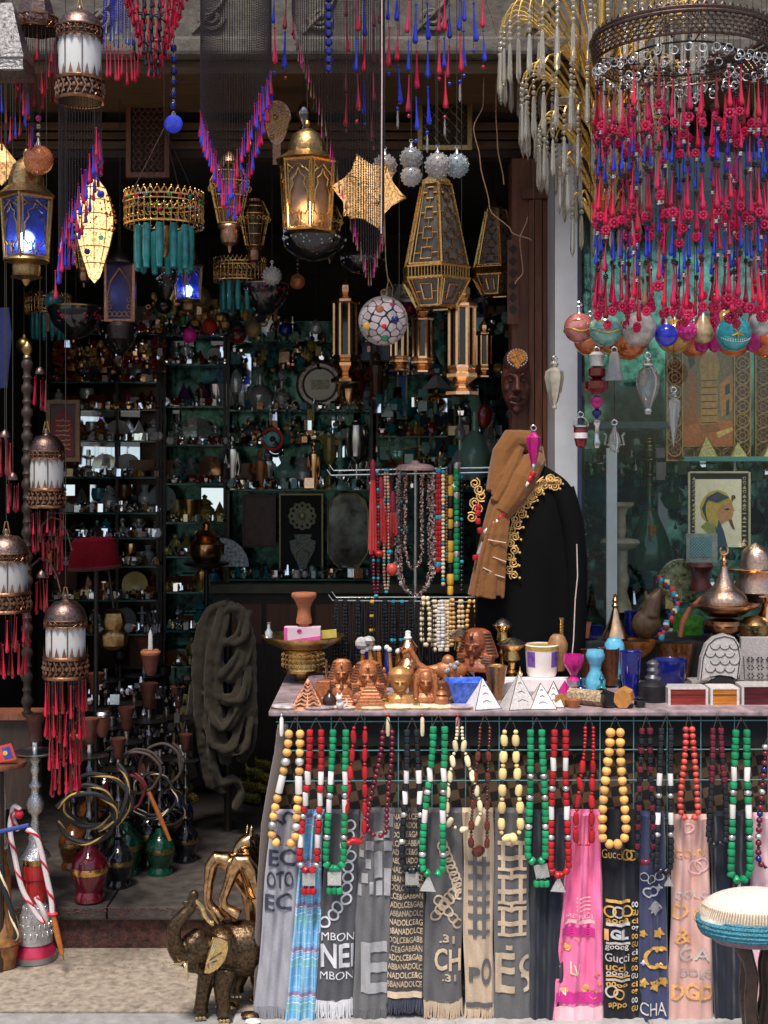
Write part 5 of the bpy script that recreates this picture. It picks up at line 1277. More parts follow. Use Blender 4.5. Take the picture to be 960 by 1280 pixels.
# ---------------------------------------------------------------- show window goods
def painting_temple(label,x0,x1,y0,y1,Y,cut=False):
 xc=(x0+x1)/2;t=thing('framed_picture',label,'picture',xc,y1,Y);B=lambda:MB(xc,y1,Y)
 m=B();m.box(x0,x1,2,6,y0,y1);m.build('backing',WOODRED,t,smooth=False)
 fr=mat('carved_bronze_frame',(.42,.24,.10),.35,.6,.5,120,.5)
 m=B();n=7
 for i in range(n):
  y=y0+14+(y1-y0-28)*i/(n-1)
  for xx in(x0+10,x1-10):
   m.ring(xx,0,y,8.5,1.2,16,5,'d');m.ring(xx,0,y,4,.8,10,4,'d')
   for k in range(6):m.ball(xx+6*cos(k*pi/3),0,y+6*sin(k*pi/3),1.3,5,3)
 for i in range(4):
  xx=x0+28+(x1-x0-56)*i/3;m.ring(xx,0,y1-9,7,1.1,14,5,'d');m.tube([(xx-6,0,y1-9),(xx,0,y1-14),(xx+6,0,y1-9),(xx,0,y1-5)],.9,4,True)
 for xx in(x0+.5,x0+20,x1-20,x1-.5):m.box(xx-.8,xx+.8,-1.4,2,y0,y1)
 m.box(x0,x1,-1.5,2.1,y1-1.5,y1+.4);m.box(x0+20,x1-20,-1.5,2.1,y1-19,y1-17.5)
 m.build('openwork_frame',fr,t)
 if cut:return t
 X0,X1,Y1=x0+21,x1-21,y1-19
 def patch(nm,mt,poly,d=1.6):
  m=B();m.prism([(X0+(X1-X0)*a,y0+(Y1-y0)*b)for a,b in poly],d,2.3);m.build(nm,mt,t,smooth=False)
 pm=lambda n,c:mat(n,c,.7,0,.35,90,.25)
 patch('painted_sky',pm('umber_paint',(.22,.15,.07)),((0,0),(1,0),(1,1),(0,1)),1.9)
 patch('painted_ground',pm('rust_paint',(.46,.14,.045)),((0,.75),(.3,.70),(1,.74),(1,1),(0,1)),1.75)
 patch('painted_column',pm('ochre_paint',(.52,.27,.08)),((.36,.28),(.32,.12),(.42,.0),(.66,.0),(.74,.14),(.69,.28),(.69,.82),(.36,.82)))
 patch('painted_column',pm('rust_brown_paint',(.38,.13,.045)),((.08,.22),(.22,.2),(.3,.3),(.3,.76),(.02,.8)))
 patch('painted_wall',pm('sienna_paint',(.48,.20,.07)),((.72,.35),(.98,.22),(1,.3),(.98,.62),(.76,.7)))
 for poly in(((.84,.36),(.93,.33),(.93,.44),(.84,.46)),((.86,.52),(.92,.50),(.92,.66),(.86,.68)),((.1,.05),(.22,.02),(.24,.12),(.14,.18))):patch('painted_opening',pm('dark_teal_paint',(.02,.04,.042)),poly,1.3)
 patch('painted_light',pm('yellow_ochre_paint',(.62,.42,.12)),((.66,.86),(.98,.80),(1,.84),(.7,.92)),1.3)
 patch('painted_step',pm('rust_brown_paint',(.38,.13,.045)),((.34,.78),(.7,.76),(.74,.84),(.4,.87)),1.3)
 for k in range(7):patch('column_joint',pm('dark_umber_paint',(.09,.035,.015)),((.37,.3+k*.075),(.68,.295+k*.075),(.68,.305+k*.075),(.37,.312+k*.075)),1.3)
 return t
painting_temple('framed painting of ruined temple columns inside the show window',833,938,440,576,.90)
painting_temple('openwork bronze frame cut by the right edge beside the temple painting',944,1010,440,576,.92,True)
for i,(x,w,h)in enumerate(((883,15,28),(922,13,20),(962,14,20))):
 t=thing('gilt_pyramid',('largest gilt openwork pyramid below the temple painting','smaller gilt openwork pyramid right of the largest one','gilt openwork pyramid at the right edge under the frame')[i],'pyramid ornament',x,572,.87,'gilt pyramids under the temple picture')
 m=MB(x,572,.87);m.pyramid(x,0,572,w*1.6,h);m.build('body',mat('speckled_gilt',(.30,.27,.10),.4,.5,.8,300,.8),t,smooth=False)
 m=MB(x,572,.87);m.tube([(x-w*.82,-w*.82,571),(x,0,572-h),(x+w*.82,-w*.82,571)],.8,4);m.build('edge',BRASS,t)
 # papyrus of a pharaoh in profile
t=thing('papyrus_portrait','framed papyrus of a pharaoh in profile with striped headdress and beard','picture',902,684,.83);B=lambda:MB(902,684,.83)
m=B();m.box(861,937,2,6,590,684);m.build('frame_board',INK,t,smooth=False)
m=B()
for a,b in((860,862.5),(935.5,938)):m.box(a,b,-1,2.2,590,684)
m.box(862.6,935.4,-1,2.2,589,591.5);m.build('gilt_edge',mat('pale_gilt_edge',(.6,.52,.32),.4,.4,.2,60,.1),t,smooth=False)
m=B()
rn=random.Random(17)
for xx in(865,928):
 y=597
 while y<680:
  k=rn.choice((0,1,2))
  if k==0:m.box(xx+.5,xx+5,.9,2.1,y,y+1.6)
  elif k==1:m.ring(xx+3,1.2,y+1,1.8,.5,8,3,'d')
  else:m.prism([(xx+.5,y+3),(xx+3,y-1),(xx+5.5,y+3)],.9,2.1)
  y+=5.5
m.build('painted_sign',mat('gold_ink',(.5,.36,.14),.6,.1,.2,90,.1),t,smooth=False)
m=B();m.box(869,927,1,2.1,599,684);m.build('papyrus_sheet',PAPER,t,smooth=False)
def prof(nm,mt,pts,d):m=B();m.prism(pts,d,1.05);m.build(nm,mt,t,smooth=False)
SKIN_P=mat('painted_skin',(.45,.21,.085),.8,0,.15,90,.1)
prof('face',SKIN_P,[(903,626),(915,624),(916,632),(918.5,638),(916.5,640),(917,643),(915.5,646),(914,650),(909,651),(904,654),(898,660),(890,650),(896,634)],.7)
prof('beard',mat('painted_brown',(.12,.05,.03),.8,0,.2,90,.1),[(911,650),(915,649),(917,656),(919,662),(916,661),(913,656)],.6)
prof('headdress',mat('painted_gold',(.50,.34,.06),.8,0,.2,90,.1),[(913,624),(908,616),(898,612),(887,615),(879,623),(875,634),(877,646),(884,653),(893,655),(896,660),(898,652),(896,642),(901,630)],.5)
for k in range(9):
 q=k/8;m=B();m.tube([(911-q*14,.45,622+q*6),(897-q*12,.45,615+q*9),(884-q*6,.45,622+q*14),(879+q*6,.45,640+q*12)],.75,4);m.build('stripe',mat('painted_blue',(.03,.06,.10),.8,0,.2,90,.1),t)
prof('lappet',mat('painted_blue',(.03,.06,.10)),[(893,652),(899,650),(905,664),(910,684),(898,684)],.55)
prof('collar',mat('painted_green_gold',(.22,.24,.07),.8,0,.5,200,.1),[(876,658),(886,650),(895,656),(900,670),(902,684),(893,684),(886,668)],.6)
prof('brow_band',mat('painted_gold',(.5,.34,.06)),[(899,631),(915,624),(915,627),(900,635)],.35)
prof('cobra',mat('painted_brown',(.12,.05,.03)),[(914,624),(915,619),(919,619),(920,623),(917,624),(916,627)],.5)
prof('eye',INK,[(905,636.5),(910,635),(913,636.5),(909,638)],.5)
# small teal tile plaque
t=thing('tile_plaque','small square tile plaque with blue lattice standing before the papyrus','plaque',876,703,.80);B=lambda:MB(876,703,.80)
m=B();m.box(858,897,1,5,667,703);m.build('board',mat('pewter_border',(.25,.28,.25),.4,.5,.3,60,.2),t,smooth=False)
m=B();m.box(863,890,.2,1.2,672,697);m.build('tile',mat('teal_tile',(.05,.17,.20),.3,0,.3,60,.1),t,smooth=False)
m=B()
for i in range(7):
 for j in range(6):x,y=865.5+i*3.8,674.5+j*4;m.tube([(x-1.9,0,y),(x,0,y-2),(x+1.9,0,y),(x,0,y+2)],.45,3,True)
m.build('lattice',mat('pale_teal_line',(.35,.5,.5),.4,0,.2,60,.1),t)
m=B();m.lathe([(14,703),(16,708),(11,716),(11,726),(15,734),(15,738)],14);m.build('stand',mat('dark_red_stand',(.10,.018,.015),.4,0,.3,60,.2),t)
# dark green hookah with brass rings in the window
t=thing('hookah','dark green glass hookah with brass rings standing inside the show window','hookah',812,700,1.0);B=lambda:MB(812,700,1.0)
m=B();m.lathe([(1e-7,540),(4,545),(6,556),(7,566),(5,572),(8,576),(5,582),(4,600),(5,610),(4,626),(6,636),(10,642),(20,664),(27,684),(28,700),(24,712),(1e-7,714)],20);m.build('body',mat('bottle_green_glass',(.008,.10,.05),.1,0,.5,30,.1,trans=.4,coat=.4),t)
m=B()
for y,r in((548,5),(552,6),(557,6.6),(562,7),(574,9),(593,5.2),(606,5.4),(618,5),(637,7.5)):m.ring(812,0,y,r,1.1,18,5)
m.build('brass_rings',BRASS,t);m=B();m.lathe([(6,656),(5,672),(3,676)],8,812,-17);m.build('amber_spot',AMBER,t)
# stone lamp stand with cups
t=thing('carved_stand','beige carved stone candle stand with two cups inside the window','candle stand',775,760,.88);B=lambda:MB(775,760,.88)
STN=mat('beige_alabaster',(.30,.25,.16),.6,0,.3,40,.3)
m=B();m.lathe([(18,628),(17,632),(10,636),(7,644),(8,664),(6,672),(22,674),(25,678),(20,684),(9,688),(10,694),(9,715),(12,724),(9,740),(14,756),(16,764)],16);m.build('column',STN,t)
# plates, jar and teal ornaments in the window
t=thing('display_plate','round painted plate on the window bed behind the brass dish','plate',850,726,.9);B=lambda:MB(850,726,.9)
m=B();m.lathe([(1e-7,0),(16,.5),(20,1),(27,4),(28,5),(27,6),(1e-7,4)],28,850);m.v=[(x,-y*.9,726+d)for x,d,y in m.v];m.build('plate',mat('painted_plate_glaze',(.10,.16,.15),.3,0,.9,55,.2,col2=(.25,.25,.12)),t)
m=B()
for k in range(22):a=2*pi*k/22;m.ball(850+23*cos(a),-5,726+23*sin(a),2.2,6,4)
m.build('rim_beads',DBRASS,t)
rn=random.Random(41);GN=['small'if k%2 else 'long'for k in range(30)]
for i in range(30):
 a=pi*(i/29);x=790+72*cos(a)*(1 if i%2 else.82)+rn.uniform(-5,5);y=626-40*sin(a)+rn.uniform(-8,12)
 if i%3==0:x+=90
 t=thing('glass_drop',f'{GN[i]} teal glass drop, {ORD[i] if i < 24 else ORD[i-24]+" of the outer six"} along the show window garland','glass ornament',x,y,1.2+rn.uniform(-.1,.2),'teal glass drops in the window garland')
 m=MB(x,y,1.25);r=rn.uniform(3,5.5);m.lathe([(.6,y-r*2.6),(.8,y-r*1.2),(r*.8,y-r*.3),(r,y+r*.3),(r*.6,y+r*.8),(1e-7,y+r)],10);m.build('drop',rn.choice((TEAL,SMOKE,TEAL,GREEN)),t)
for i,(x,y,r,mt_,lab)in enumerate(((748,612,22,TEAL,'large round teal glass vase seen through the window'),(728,690,15,GREEN,'green glass vase low behind the window post'),(800,745,22,DIRON,'dark bowl at the foot of the window hookah'),(940,650,18,BLACKGLOSS,'black glass vase at the right edge behind the window'),(840,620,16,GREEN,'green glass flask beside the papyrus portrait'))):
 t=thing('glass_vase',lab,'vase',x,y+r,1.3);m=MB(x,y+r,1.3);m.lathe([(r*.35,y-r*1.5),(r*.25,y-r*.9),(r*.8,y-r*.4),(r,y+r*.2),(r*.7,y+r*.8),(r*.5,y+r)],16);m.build('body',mt_,t)
 m=MB(x,y+r,1.3);m.ring(x,0,y-r*1.5,r*.38,1.2,14,5);m.build('rim',SILVER,t)
 # carved mask on the door post
t=thing('carved_mask','carved dark red wooden face mask with a red beaded forehead medallion','mask',645,475,.80);B=lambda:MB(645,475,.80)
m=B();m.ball(645,2,476,24,20,14,sx=.78,sd=.55,sy=1.65);m.ball(645,-3,452,15,14,10,sx=1.1,sd=.8,sy=1.1)
m.tube([(645,-10,466),(645,-15,478),(645,-18,488),(645,-12,491)],[2.5,3,4.6,3],8);m.ball(639.5,-14,489,2.8,8,6);m.ball(650.5,-14,489,2.8,8,6)
m.tube([(630,-6,472),(637,-12,468),(643,-12,472)],2.4,6);m.tube([(660,-6,472),(653,-12,468),(647,-12,472)],2.4,6)
m.tube([(635,-9,499),(641,-13,497),(645,-14,498),(649,-13,497),(655,-9,499)],1.9,6);m.tube([(636,-8,503),(645,-12,506),(654,-8,503)],2.2,6);m.ball(634,-5,486,5,8,6);m.ball(656,-5,486,5,8,6);m.ball(645,-7,512,6,8,6)
blob(m.build('face',mat('carved_red_wood',(.10,.028,.018),.4,0,.5,70,.6),t),.0035,3)
for s_ in(-1,1):
 m=B();m.ball(645+s_*8,-12,477,3.2,8,6,sy=.5);m.build('eye',INK,t)
m=B();m.prism([(645+11*cos(a)*(1 if sin(a)<.5 else.8),448+9.5*sin(a)+(5 if sin(a)>.9 else 0))for a in[2*pi*k/18 for k in range(18)]],-19,-14);m.build('medallion',mat('mosaic_red',(.4,.05,.03),.4,0,.7,160,.3,col2=(.6,.25,.05)),t)
m=B()
for k in range(22):a=2*pi*k/22;m.ball(645+12*cos(a),-17.5,449+10.5*sin(a),1.2,5,4)
m.build('white_beads',WHITEBEAD,t)
m=B();m.tube([(636,-4,513),(645,-9,519),(654,-4,513)],.8,4);m.build('cord',CORD,t)
# second narrow carving above the mask
t=thing('wood_carving','narrow tall carved wooden strip hanging above the mask','wood carving',641,360,.83);m=MB(641,360,.83);m.box(634,648,-2,2,300,405);m.build('board',WOODRED,t,smooth=False)
for k in range(6):
 m=MB(641,360,.83);m.prism([(635.5,312+k*15),(641,306+k*15),(646.5,312+k*15),(641,318+k*15)],-4,-2.1);m.build('carved_lozenge',WOODDK,t,smooth=False)
 # twisted loose wires by the door post
t=thing('loose_wire','tangle of thin brown wire hanging beside the door post','wire',610,150,.5)
WIRE=mat('brown_wire',(.28,.15,.09),.6,.2,.3,90,.1)
for pts in([(598,0,-20),(606,0,60),(604,0,130),(592,0,160),(600,0,200),(612,2,260),(640,3,290),(665,4,300)],[(604,0,-20),(622,2,50),(620,2,140),(622,2,180),(630,2,230)],[(660,3,270),(650,2,300),(654,3,340),(644,2,355)]):
 sm_=[]
 for i in range(len(pts)-1):
  for k in range(5):
   q=k/5;q2=q*q*(3-2*q);a,b=Vector(pts[i]),Vector(pts[i+1]);v=a.lerp(b,q);v.x=a.x+(b.x-a.x)*q2;sm_.append(tuple(v))
 m=MB(610,150,.5);m.tube(sm_+[pts[-1]],.8,5);m.build('strand',WIRE,t)
 # ---------------------------------------------------------------- goods on the stall table
def TB(x,yb,up=0):return MB(x,yb,TY(yb))
ZS=ZT+.119
SY=lambda py:depth_on(py,ZS)
def lathe_thing(name,label,cat,x,yb,parts,Y=None,group=None):
 Y=TY(yb)if Y is None else Y
 t=thing(name,label,cat,x,yb,Y,group)
 for p in parts:
  nm,mt,prof=p[:3];kw=p[3]if len(p)>3 else{}
  m=MB(x,yb,Y);m.lathe(prof,kw.pop('n',20),**kw);m.build(nm,mt,t)
 return t
def extra(t,x,yb,Y,nm,mt,fn,smooth=True):
 m=MB(x,yb,Y);fn(m);return m.build(nm,mt,t,smooth=smooth)
 # brass pedestal bowl with the pink box and clay hookah bowl
x,yb=379,858;Y=TY(853)+.02
t=lathe_thing('pedestal_bowl','wide brass pedestal bowl with pierced collar at the left end of the table','bowl',x,yb,[('bowl',mat('hammered_brass',(.62,.43,.16),.3,1,.3,60,.5,dist=.004),[(10,812),(30,809),(44,802),(51,796),(52,794),(49,796),(40,801),(12,806),(1e-7,807)],dict(n=36,flute=.012,fk=22)),('neck',BRASS,[(25,811),(26,813),(24.5,815),(24.5,834),(26,836),(25,839)],dict(n=28)),('base',DBRASS,[(12,839),(12,845),(9,850),(14,856),(18,859),(18,861)])],Y)
def fz(m):
 for k in range(26):
  a=2*pi*k/26
  for j in range(3):m.ring(x+25*cos(a),25*sin(a),818.5+j*6,2.2,.55,7,3,'d');m.ball(x+25.2*cos(a+.12),25.2*sin(a+.12),821+j*6,.9,4,3)
extra(t,x,yb,Y,'pierced_collar',BRASS,fz)
t=thing('gift_box','small pink and white carton standing in the brass pedestal bowl','box',380,799,Y)
extra(t,380,799,Y,'carton',mat('pale_pink_card',(.78,.55,.62),.6,0,.1,40,.1),lambda m:m.box(356,401,-12,6,783,799),False)
extra(t,380,799,Y,'pink_print',mat('hot_pink_card',(.75,.10,.35),.6,0,.15,40,.1),lambda m:(m.box(356,360,-12.5,-12,783,799),m.prism([(360,799),(401,793),(401,799)],-12.5,-12))and None,False)
extra(t,380,799,Y,'round_mark',MAGENTA,lambda m:m.prism([(375+3*cos(a),787.5+2.6*sin(a))for a in[2*pi*k/14 for k in range(14)]],-12.7,-12.1),False)
t=lathe_thing('clay_hookah_bowl','orange terracotta hookah bowl standing upside down above the pink carton','hookah bowl',380,783,[('bowl',TERRA,[(15,741),(16,743),(15.5,746),(11,752),(8,760),(8.5,768),(10,776),(9.5,779),(6,780),(6,783)])],Y)
t=thing('small_bottle_cluster','small pale glass bottle on the left rim of the pedestal bowl','bottle',336,797,Y);extra(t,336,797,Y,'body',SMOKE,lambda m:m.lathe([(5,797),(5,790),(2,786),(2,779),(3,778)],12))
t.name='glass_bottle'
t=thing('folded_paper','yellow folded paper lying in the pedestal bowl behind the pink carton','paper',411,797,Y+.03);extra(t,411,797,Y+.03,'sheet',mat('yellow_paper',(.62,.46,.10),.7,0,.2,40,.1),lambda m:m.box(401,421,-6,-2,787,797,Matrix.Rotation(.1,3,'Y')),False)
# pharaoh busts
STRIPE=mat('dark_resin_groove',(.10,.035,.015),.5,.2,.4,120,.3)
def bust(label,x,yb,h,w,mt,turn=0,style='nemes',Y=None,name='pharaoh_bust'):
 Y=TY(yb)if Y is None else Y
 t=thing(name,label,'bust',x,yb,Y,'carved pharaoh heads on the table');t.rotation_euler=(0,0,turn);B=lambda:MB(x,yb,Y)
 k=h;yt=yb-h
 m=B()
 m.ball(x,0,yt+k*.34,w*.30,14,10,sy=1.25,sd=1.05)
 m.ball(x,-w*.12,yt+k*.42,w*.23,14,10,sy=1.35,sd=.85)
 if style=='nemes':
  m.lathe([(w*.18,yt),(w*.34,yt+k*.07),(w*.40,yt+k*.22),(w*.50,yt+k*.45),(w*.58,yt+k*.66),(w*.5,yt+k*.70),(w*.25,yt+k*.7)],18,x,w*.14,sd=.55)
  for s_ in(-1,1):m.add([(x+s_*a,d,y)for a,d,y in((w*.28,-w*.16,yt+k*.58),(w*.50,-w*.10,yt+k*.60),(w*.44,-w*.2,yt+k*.92),(w*.2,-w*.26,yt+k*.92),(w*.28,w*.1,yt+k*.58),(w*.5,w*.1,yt+k*.6),(w*.44,w*.1,yt+k*.92),(w*.2,w*.1,yt+k*.92))],[(0,1,2,3),(7,6,5,4),(0,4,5,1),(1,5,6,2),(2,6,7,3),(3,7,4,0)])
 elif style=='tall':
  m.lathe([(w*.05,yt-k*.02),(w*.28,yt+k*.03),(w*.42,yt+k*.16),(w*.40,yt+k*.32),(w*.30,yt+k*.5),(w*.22,yt+k*.62)],18,x,w*.05,sd=.85)
 else:
  m.lathe([(w*.05,yt),(w*.30,yt+k*.05),(w*.42,yt+k*.2),(w*.44,yt+k*.5),(w*.46,yt+k*.98),(w*.2,yt+k)],16,x,w*.12,sd=.6)
  for s_ in(-1,1):m.tube([(x+s_*w*.32,-w*.02,yt+k*.2),(x+s_*w*.38,-w*.1,yt+k*.55),(x+s_*w*.34,-w*.18,yt+k*.95)],w*.12,8)
 m.lathe([(w*.16,yt+k*.5),(w*.18,yt+k*.64),(w*.46,yt+k*.78),(w*.56,yt+k*.9),(w*.58,yb),(w*.3,yb)],16,x,w*.02,sd=.62)
 m.tube([(x,-w*.30,yt+k*.36),(x,-w*.37,yt+k*.42),(x,-w*.40,yt+k*.455),(x,-w*.33,yt+k*.47)],[w*.035,w*.05,w*.065,w*.04],8)
 m.tube([(x-w*.07,-w*.31,yt+k*.515),(x,-w*.345,yt+k*.51),(x+w*.07,-w*.31,yt+k*.515)],w*.028,6);m.tube([(x-w*.06,-w*.31,yt+k*.535),(x,-w*.335,yt+k*.54),(x+w*.06,-w*.31,yt+k*.535)],w*.026,6)
 for s_ in(-1,1):
  m.tube([(x+s_*w*.04,-w*.30,yt+k*.365),(x+s_*w*.12,-w*.31,yt+k*.35),(x+s_*w*.19,-w*.26,yt+k*.365)],w*.02,5)
  m.ball(x+s_*w*.245,-w*.06,yt+k*.43,w*.05,8,6,sy=1.5)
 if style=='nemes':m.tube([(x,-w*.28,yt+k*.58),(x,-w*.32,yt+k*.68),(x,-w*.30,yt+k*.8)],[w*.05,w*.055,w*.07],8);m.tube([(x,-w*.30,yt+k*.2),(x,-w*.36,yt+k*.14),(x,-w*.30,yt+k*.07)],[w*.035,w*.06,w*.04],6)
 blob(m.build('bust_body',mt,t),max(.0012,h*.0021*.017),2)
 m=B()
 for s_ in(-1,1):
  m.ball(x+s_*w*.105,-w*.285,yt+k*.395,w*.045,8,5,sy=.55)
 m.build('eye',STRIPE,t)
 if style=='nemes':
  m=B()
  for i in range(8):
   y=yt+k*(.10+.075*i);r=w*(.36+.028*i)
   m.tube([(x+r*1.04*cos(a),w*.14+r*.60*sin(a),y)for a in[pi*.08+q*(pi*.84)/8+pi for q in range(9)]if not(.30<(a-pi)/pi<.70 and i>0)][:3],w*.018,4)
   m.tube([(x+r*1.04*cos(a),w*.14+r*.60*sin(a),y)for a in[pi+pi*.72+q*(pi*.22)/4 for q in range(5)]],w*.018,4)
  for i in range(5):
   y=yt+k*(.63+.06*i)
   for s_ in(-1,1):m.tube([(x+s_*w*.22,-w*.275+i,y),(x+s_*w*.46,-w*.2,y+1)],w*.018,4)
  m.build('headdress_stripe',STRIPE,t)
 return t
bust('dark pharaoh bust second from the left behind the small stepped pyramid',427,868,44,32,COPPERCLAY)
bust('broad copper pharaoh bust with striped headdress behind the stepped pyramid',460,872,46,42,COPPERCLAY)
bust('golden brown bust with a tall rounded crown and bare shoulders',500,882,48,36,mat('golden_brown_resin',(.42,.19,.06),.35,.3,.35,120,.35),style='tall')
bust('copper bust with long wig and round eyes beside the crowned one',532,880,46,34,COPPERCLAY,style='wig')
bust('largest red wooden pharaoh head, turned to the left, above the blue bowl',595,838,52,48,mat('red_wood_resin',(.27,.075,.03),.4,.1,.35,90,.3),turn=-.45,Y=TY(862)+.03)
# stepped pyramids and carved pyramid
def steppyr(label,x,yb,w,h,mt,steps,up=0):
 Y=TY(yb);t=thing('stepped_pyramid',label,'pyramid',x,yb,Y)
 for i in range(steps):
  s_=w*(1-i/steps);m=MB(x,yb,Y);m.lathe([(s_*.707*.97,yb-h*i/steps),(s_*.707*.93,yb-h*(i+1)/steps+.8),(s_*.66*.93,yb-h*(i+1)/steps)],4,rot=pi/4);m.build('step',mt,t,smooth=False)
 return t
steppyr('ribbed copper stepped pyramid in front of the broad pharaoh bust',463,884,42,34,COPPERCLAY,9)
steppyr('small ribbed stepped pyramid left of the larger ribbed one',432,884,28,22,COPPERCLAY,7)
t=thing('carved_pyramid','dark copper pyramid with carved relief at the left end of the table','pyramid',385,884,TY(884))
extra(t,385,884,TY(884),'body',COPPERCLAY,lambda m:m.pyramid(385,0,884,42,36,1),False)
def relief(m):
 for i in range(14):
  q=(i%7)/7;s_=-1 if i<7 else 1;y=880-q*28;e=21*(1-(884-y)/36)*.98
  m.tube([(385+s_*e*.9,-e-.4,y),(385+s_*e*.45,-e-1.2,y-4-(i%3)),(385+s_*e*.1,-e-.6,y-1)],1.5,5)
extra(t,385,884,TY(884),'relief',mat('worn_copper_edge',(.6,.3,.18),.35,.5,.4,120,.4),relief)
# ---- row of small dark things
rn=random.Random(6)
def simple(name,label,cat,x,yb,mt,prof,part='body',group=None,Y=None,**kw):return lathe_thing(name,label,cat,x,yb,[(part,mt,prof,kw)],Y,group)
simple('dark_jar','small dark round jar with knob beside the carved pyramid','jar',412,885,mat('dark_brown_glaze',(.035,.015,.012),.25,0,.4,60,.1),[(6,885),(9,879),(9,874),(6,869),(3,866),(3,863),(1e-7,861)])
t=thing('cat_figure','tiny white and brown cat figure in front of the small stepped pyramid','figurine',425,886,TY(886)-.02);
def cat(m):m.ball(425,0,880,5,10,8,sy=1.3);m.ball(424,-3,872,4,10,8);m.lathe([(1.6,869),(1e-7,865)],6,422,-3);m.lathe([(1.6,869),(1e-7,865)],6,427,-3);m.tube([(429,0,884),(434,0,880),(433,0,874)],1.4,6)
extra(t,425,886,TY(886)-.02,'body',WHITEBEAD,cat)
# copper cup, lamps
lathe_thing('metal_cup','purple and cream ceramic cup behind the dark bust','cup',398,866,[('cup',mat('mauve_ceramic',(.35,.25,.27),.4,0,.4,50,.2),[(9,866),(11,860),(13,846),(12.4,846),(9,862),(1e-7,863)])],TY(858))
lathe_thing('brass_lamp','copper and brass lidded pot with white finial above the crowned bust','lamp',510,845,[('pot',COPPER,[(13,845),(16,840),(17,833),(12,826),(8,822),(9,815),(12,811),(12,808),(8,803),(6,800)]),('finial',WHITEBEAD,[(4,800),(5,797),(3.5,795),(3.5,789),(1e-7,788)])],TY(858))
def lamp(label,x,yt,w,mt_shade=BRASS,Y=None,h=58):
 Y=TY(855)if Y is None else Y
 return lathe_thing('brass_lamp',label,'lamp',x,yt+h,[('shade',mt_shade,[(w*.5,yt+12),(w,yt+4),(w*1.02,yt+2.5)],dict(flute=.02,fk=12)),('lid',SILVER,[(w*1.03,yt+3),(w*.5,yt-3),(w*.2,yt-5),(1e-7,yt-5.5)]),('stem',BRASS,[(w*.5,yt+11),(w*.62,yt+22),(w*.3,yt+26),(w*.22,yt+34),(w*.45,yt+38),(w*.2,yt+42),(w*.3,yt+h-8),(w*.6,yt+h-3),(w*.65,yt+h)])],Y)
lamp('brass oil lamp with a wide silver lid in front of the wooden bead strands',580,790,20)
lamp('tall brass lamp with stacked lids right of the red pharaoh head',628,778,12,h=78)
lamp('short brass lamp with a domed lid behind the copper cup',640,802,18,Y=TY(858),h=52)
t=lathe_thing('copper_cup','plain copper beaker standing between the blue bowl and the white pyramids','cup',620,880,[('cup',mat('satin_copper',(.50,.30,.15),.35,1,.25,90,.3),[(9,880),(9,862),(14,834),(14.4,832),(13.2,833),(8.4,862),(1e-7,864)])],TY(874))
# brushes (bone spoons) in a jar
t=thing('spoon_jar','jar of small painted bottles and white topped droppers beside the black strands','jar',473,852,TY(858));Y=TY(858)
extra(t,473,852,Y,'tray',WOODDK,lambda m:m.box(446,505,-9,9,846,862),False)
rn=random.Random(19)
for i in range(9):
 xx=452+i*6.2;tilt=rn.uniform(-.15,.15);y0=rn.uniform(806,814)
 extra(t,473,852,Y,'dropper',(AMBER,COBALT,OAM,BROWNGLASS)[i%4],lambda m:m.tube([(xx,rn.uniform(-4,4),850),(xx+30*tilt,0,y0+6)],[3.1,2.6],8))
 extra(t,473,852,Y,'white_top',WHITEBEAD,lambda m:m.ball(xx+30*tilt,0,y0+2,3.6,8,6))
t=thing('stone_chunk','pale rough stone leaning on the dropper bottles','stone',457,806,TY(858));m=MB(457,806,TY(858));m.ball(452,0,804,9,7,5,sy=.9);m.ball(461,-2,800,8,6,4,sy=.7);m.build('stone',mat('pale_stone',(.5,.47,.46),.6,0,.4,60,.8,dist=.005),t,smooth=False)
t=thing('scarab_figure','dark blue and turquoise scarab figures heaped beneath the black strands','figurine',419,852,TY(856));Y=TY(856)
rn=random.Random(2)
for i in range(8):
 xx,yy=408+rn.uniform(0,24),832+i*2.6;extra(t,419,852,Y,'scarab',(COBALT,BBLACK,BTURQ,BBLACK)[i%4],lambda m:m.ball(xx,rn.uniform(-8,8),yy,rn.uniform(4,6.5),8,6,sx=1.2,sy=.8))
 # reclining camel
t=thing('camel_figure','small carved reddish wooden camel lying down behind the wigged bust','figurine',553,850,TY(862));Y=TY(862)
def camel(m):
 m.ball(562,0,838,15,14,10,sx=1.5,sd=.7,sy=.8);m.ball(560,0,826,8,10,8);m.tube([(545,0,838),(532,0,838),(522,0,830),(516,0,818),(512,0,812)],[8,6,4.6,4,3.6],8);m.tube([(514,0,811),(508,0,814),(503,0,817)],[4,3.4,2.4],8);m.tube([(545,-6,846),(535,-7,849),(548,-8,850)],3,6);m.tube([(575,-7,846),(584,-8,849),(570,-9,850)],3,6)
blob(extra(t,553,850,Y,'body',COPPERCLAY,camel),.002,3)
def saddle(m):
 for k in range(9):m.ball(562+9*cos(k*2.4),-6+4*sin(k*1.7),828+k*1.4,3.4,7,5)
extra(t,553,850,Y,'saddle_beads',SMOKE,saddle)
extra(t,553,850,Y,'plinth',COPPERCLAY,lambda m:m.box(535,592,-11,11,850,862),False)
# blue bowl
t=lathe_thing('glass_bowl','square flared cobalt blue glass bowl in front of the red pharaoh head','bowl',581,882,[('bowl',mat('streaked_cobalt',(.012,.03,.42),.1,0,.6,70,.1,coat=.5,col2=(.06,.16,.75)),[(19,882),(21,878),(33,852),(34,850),(31.5,851),(18,877),(1e-7,878)],dict(n=4,rot=pi/4+.1))],TY(880))
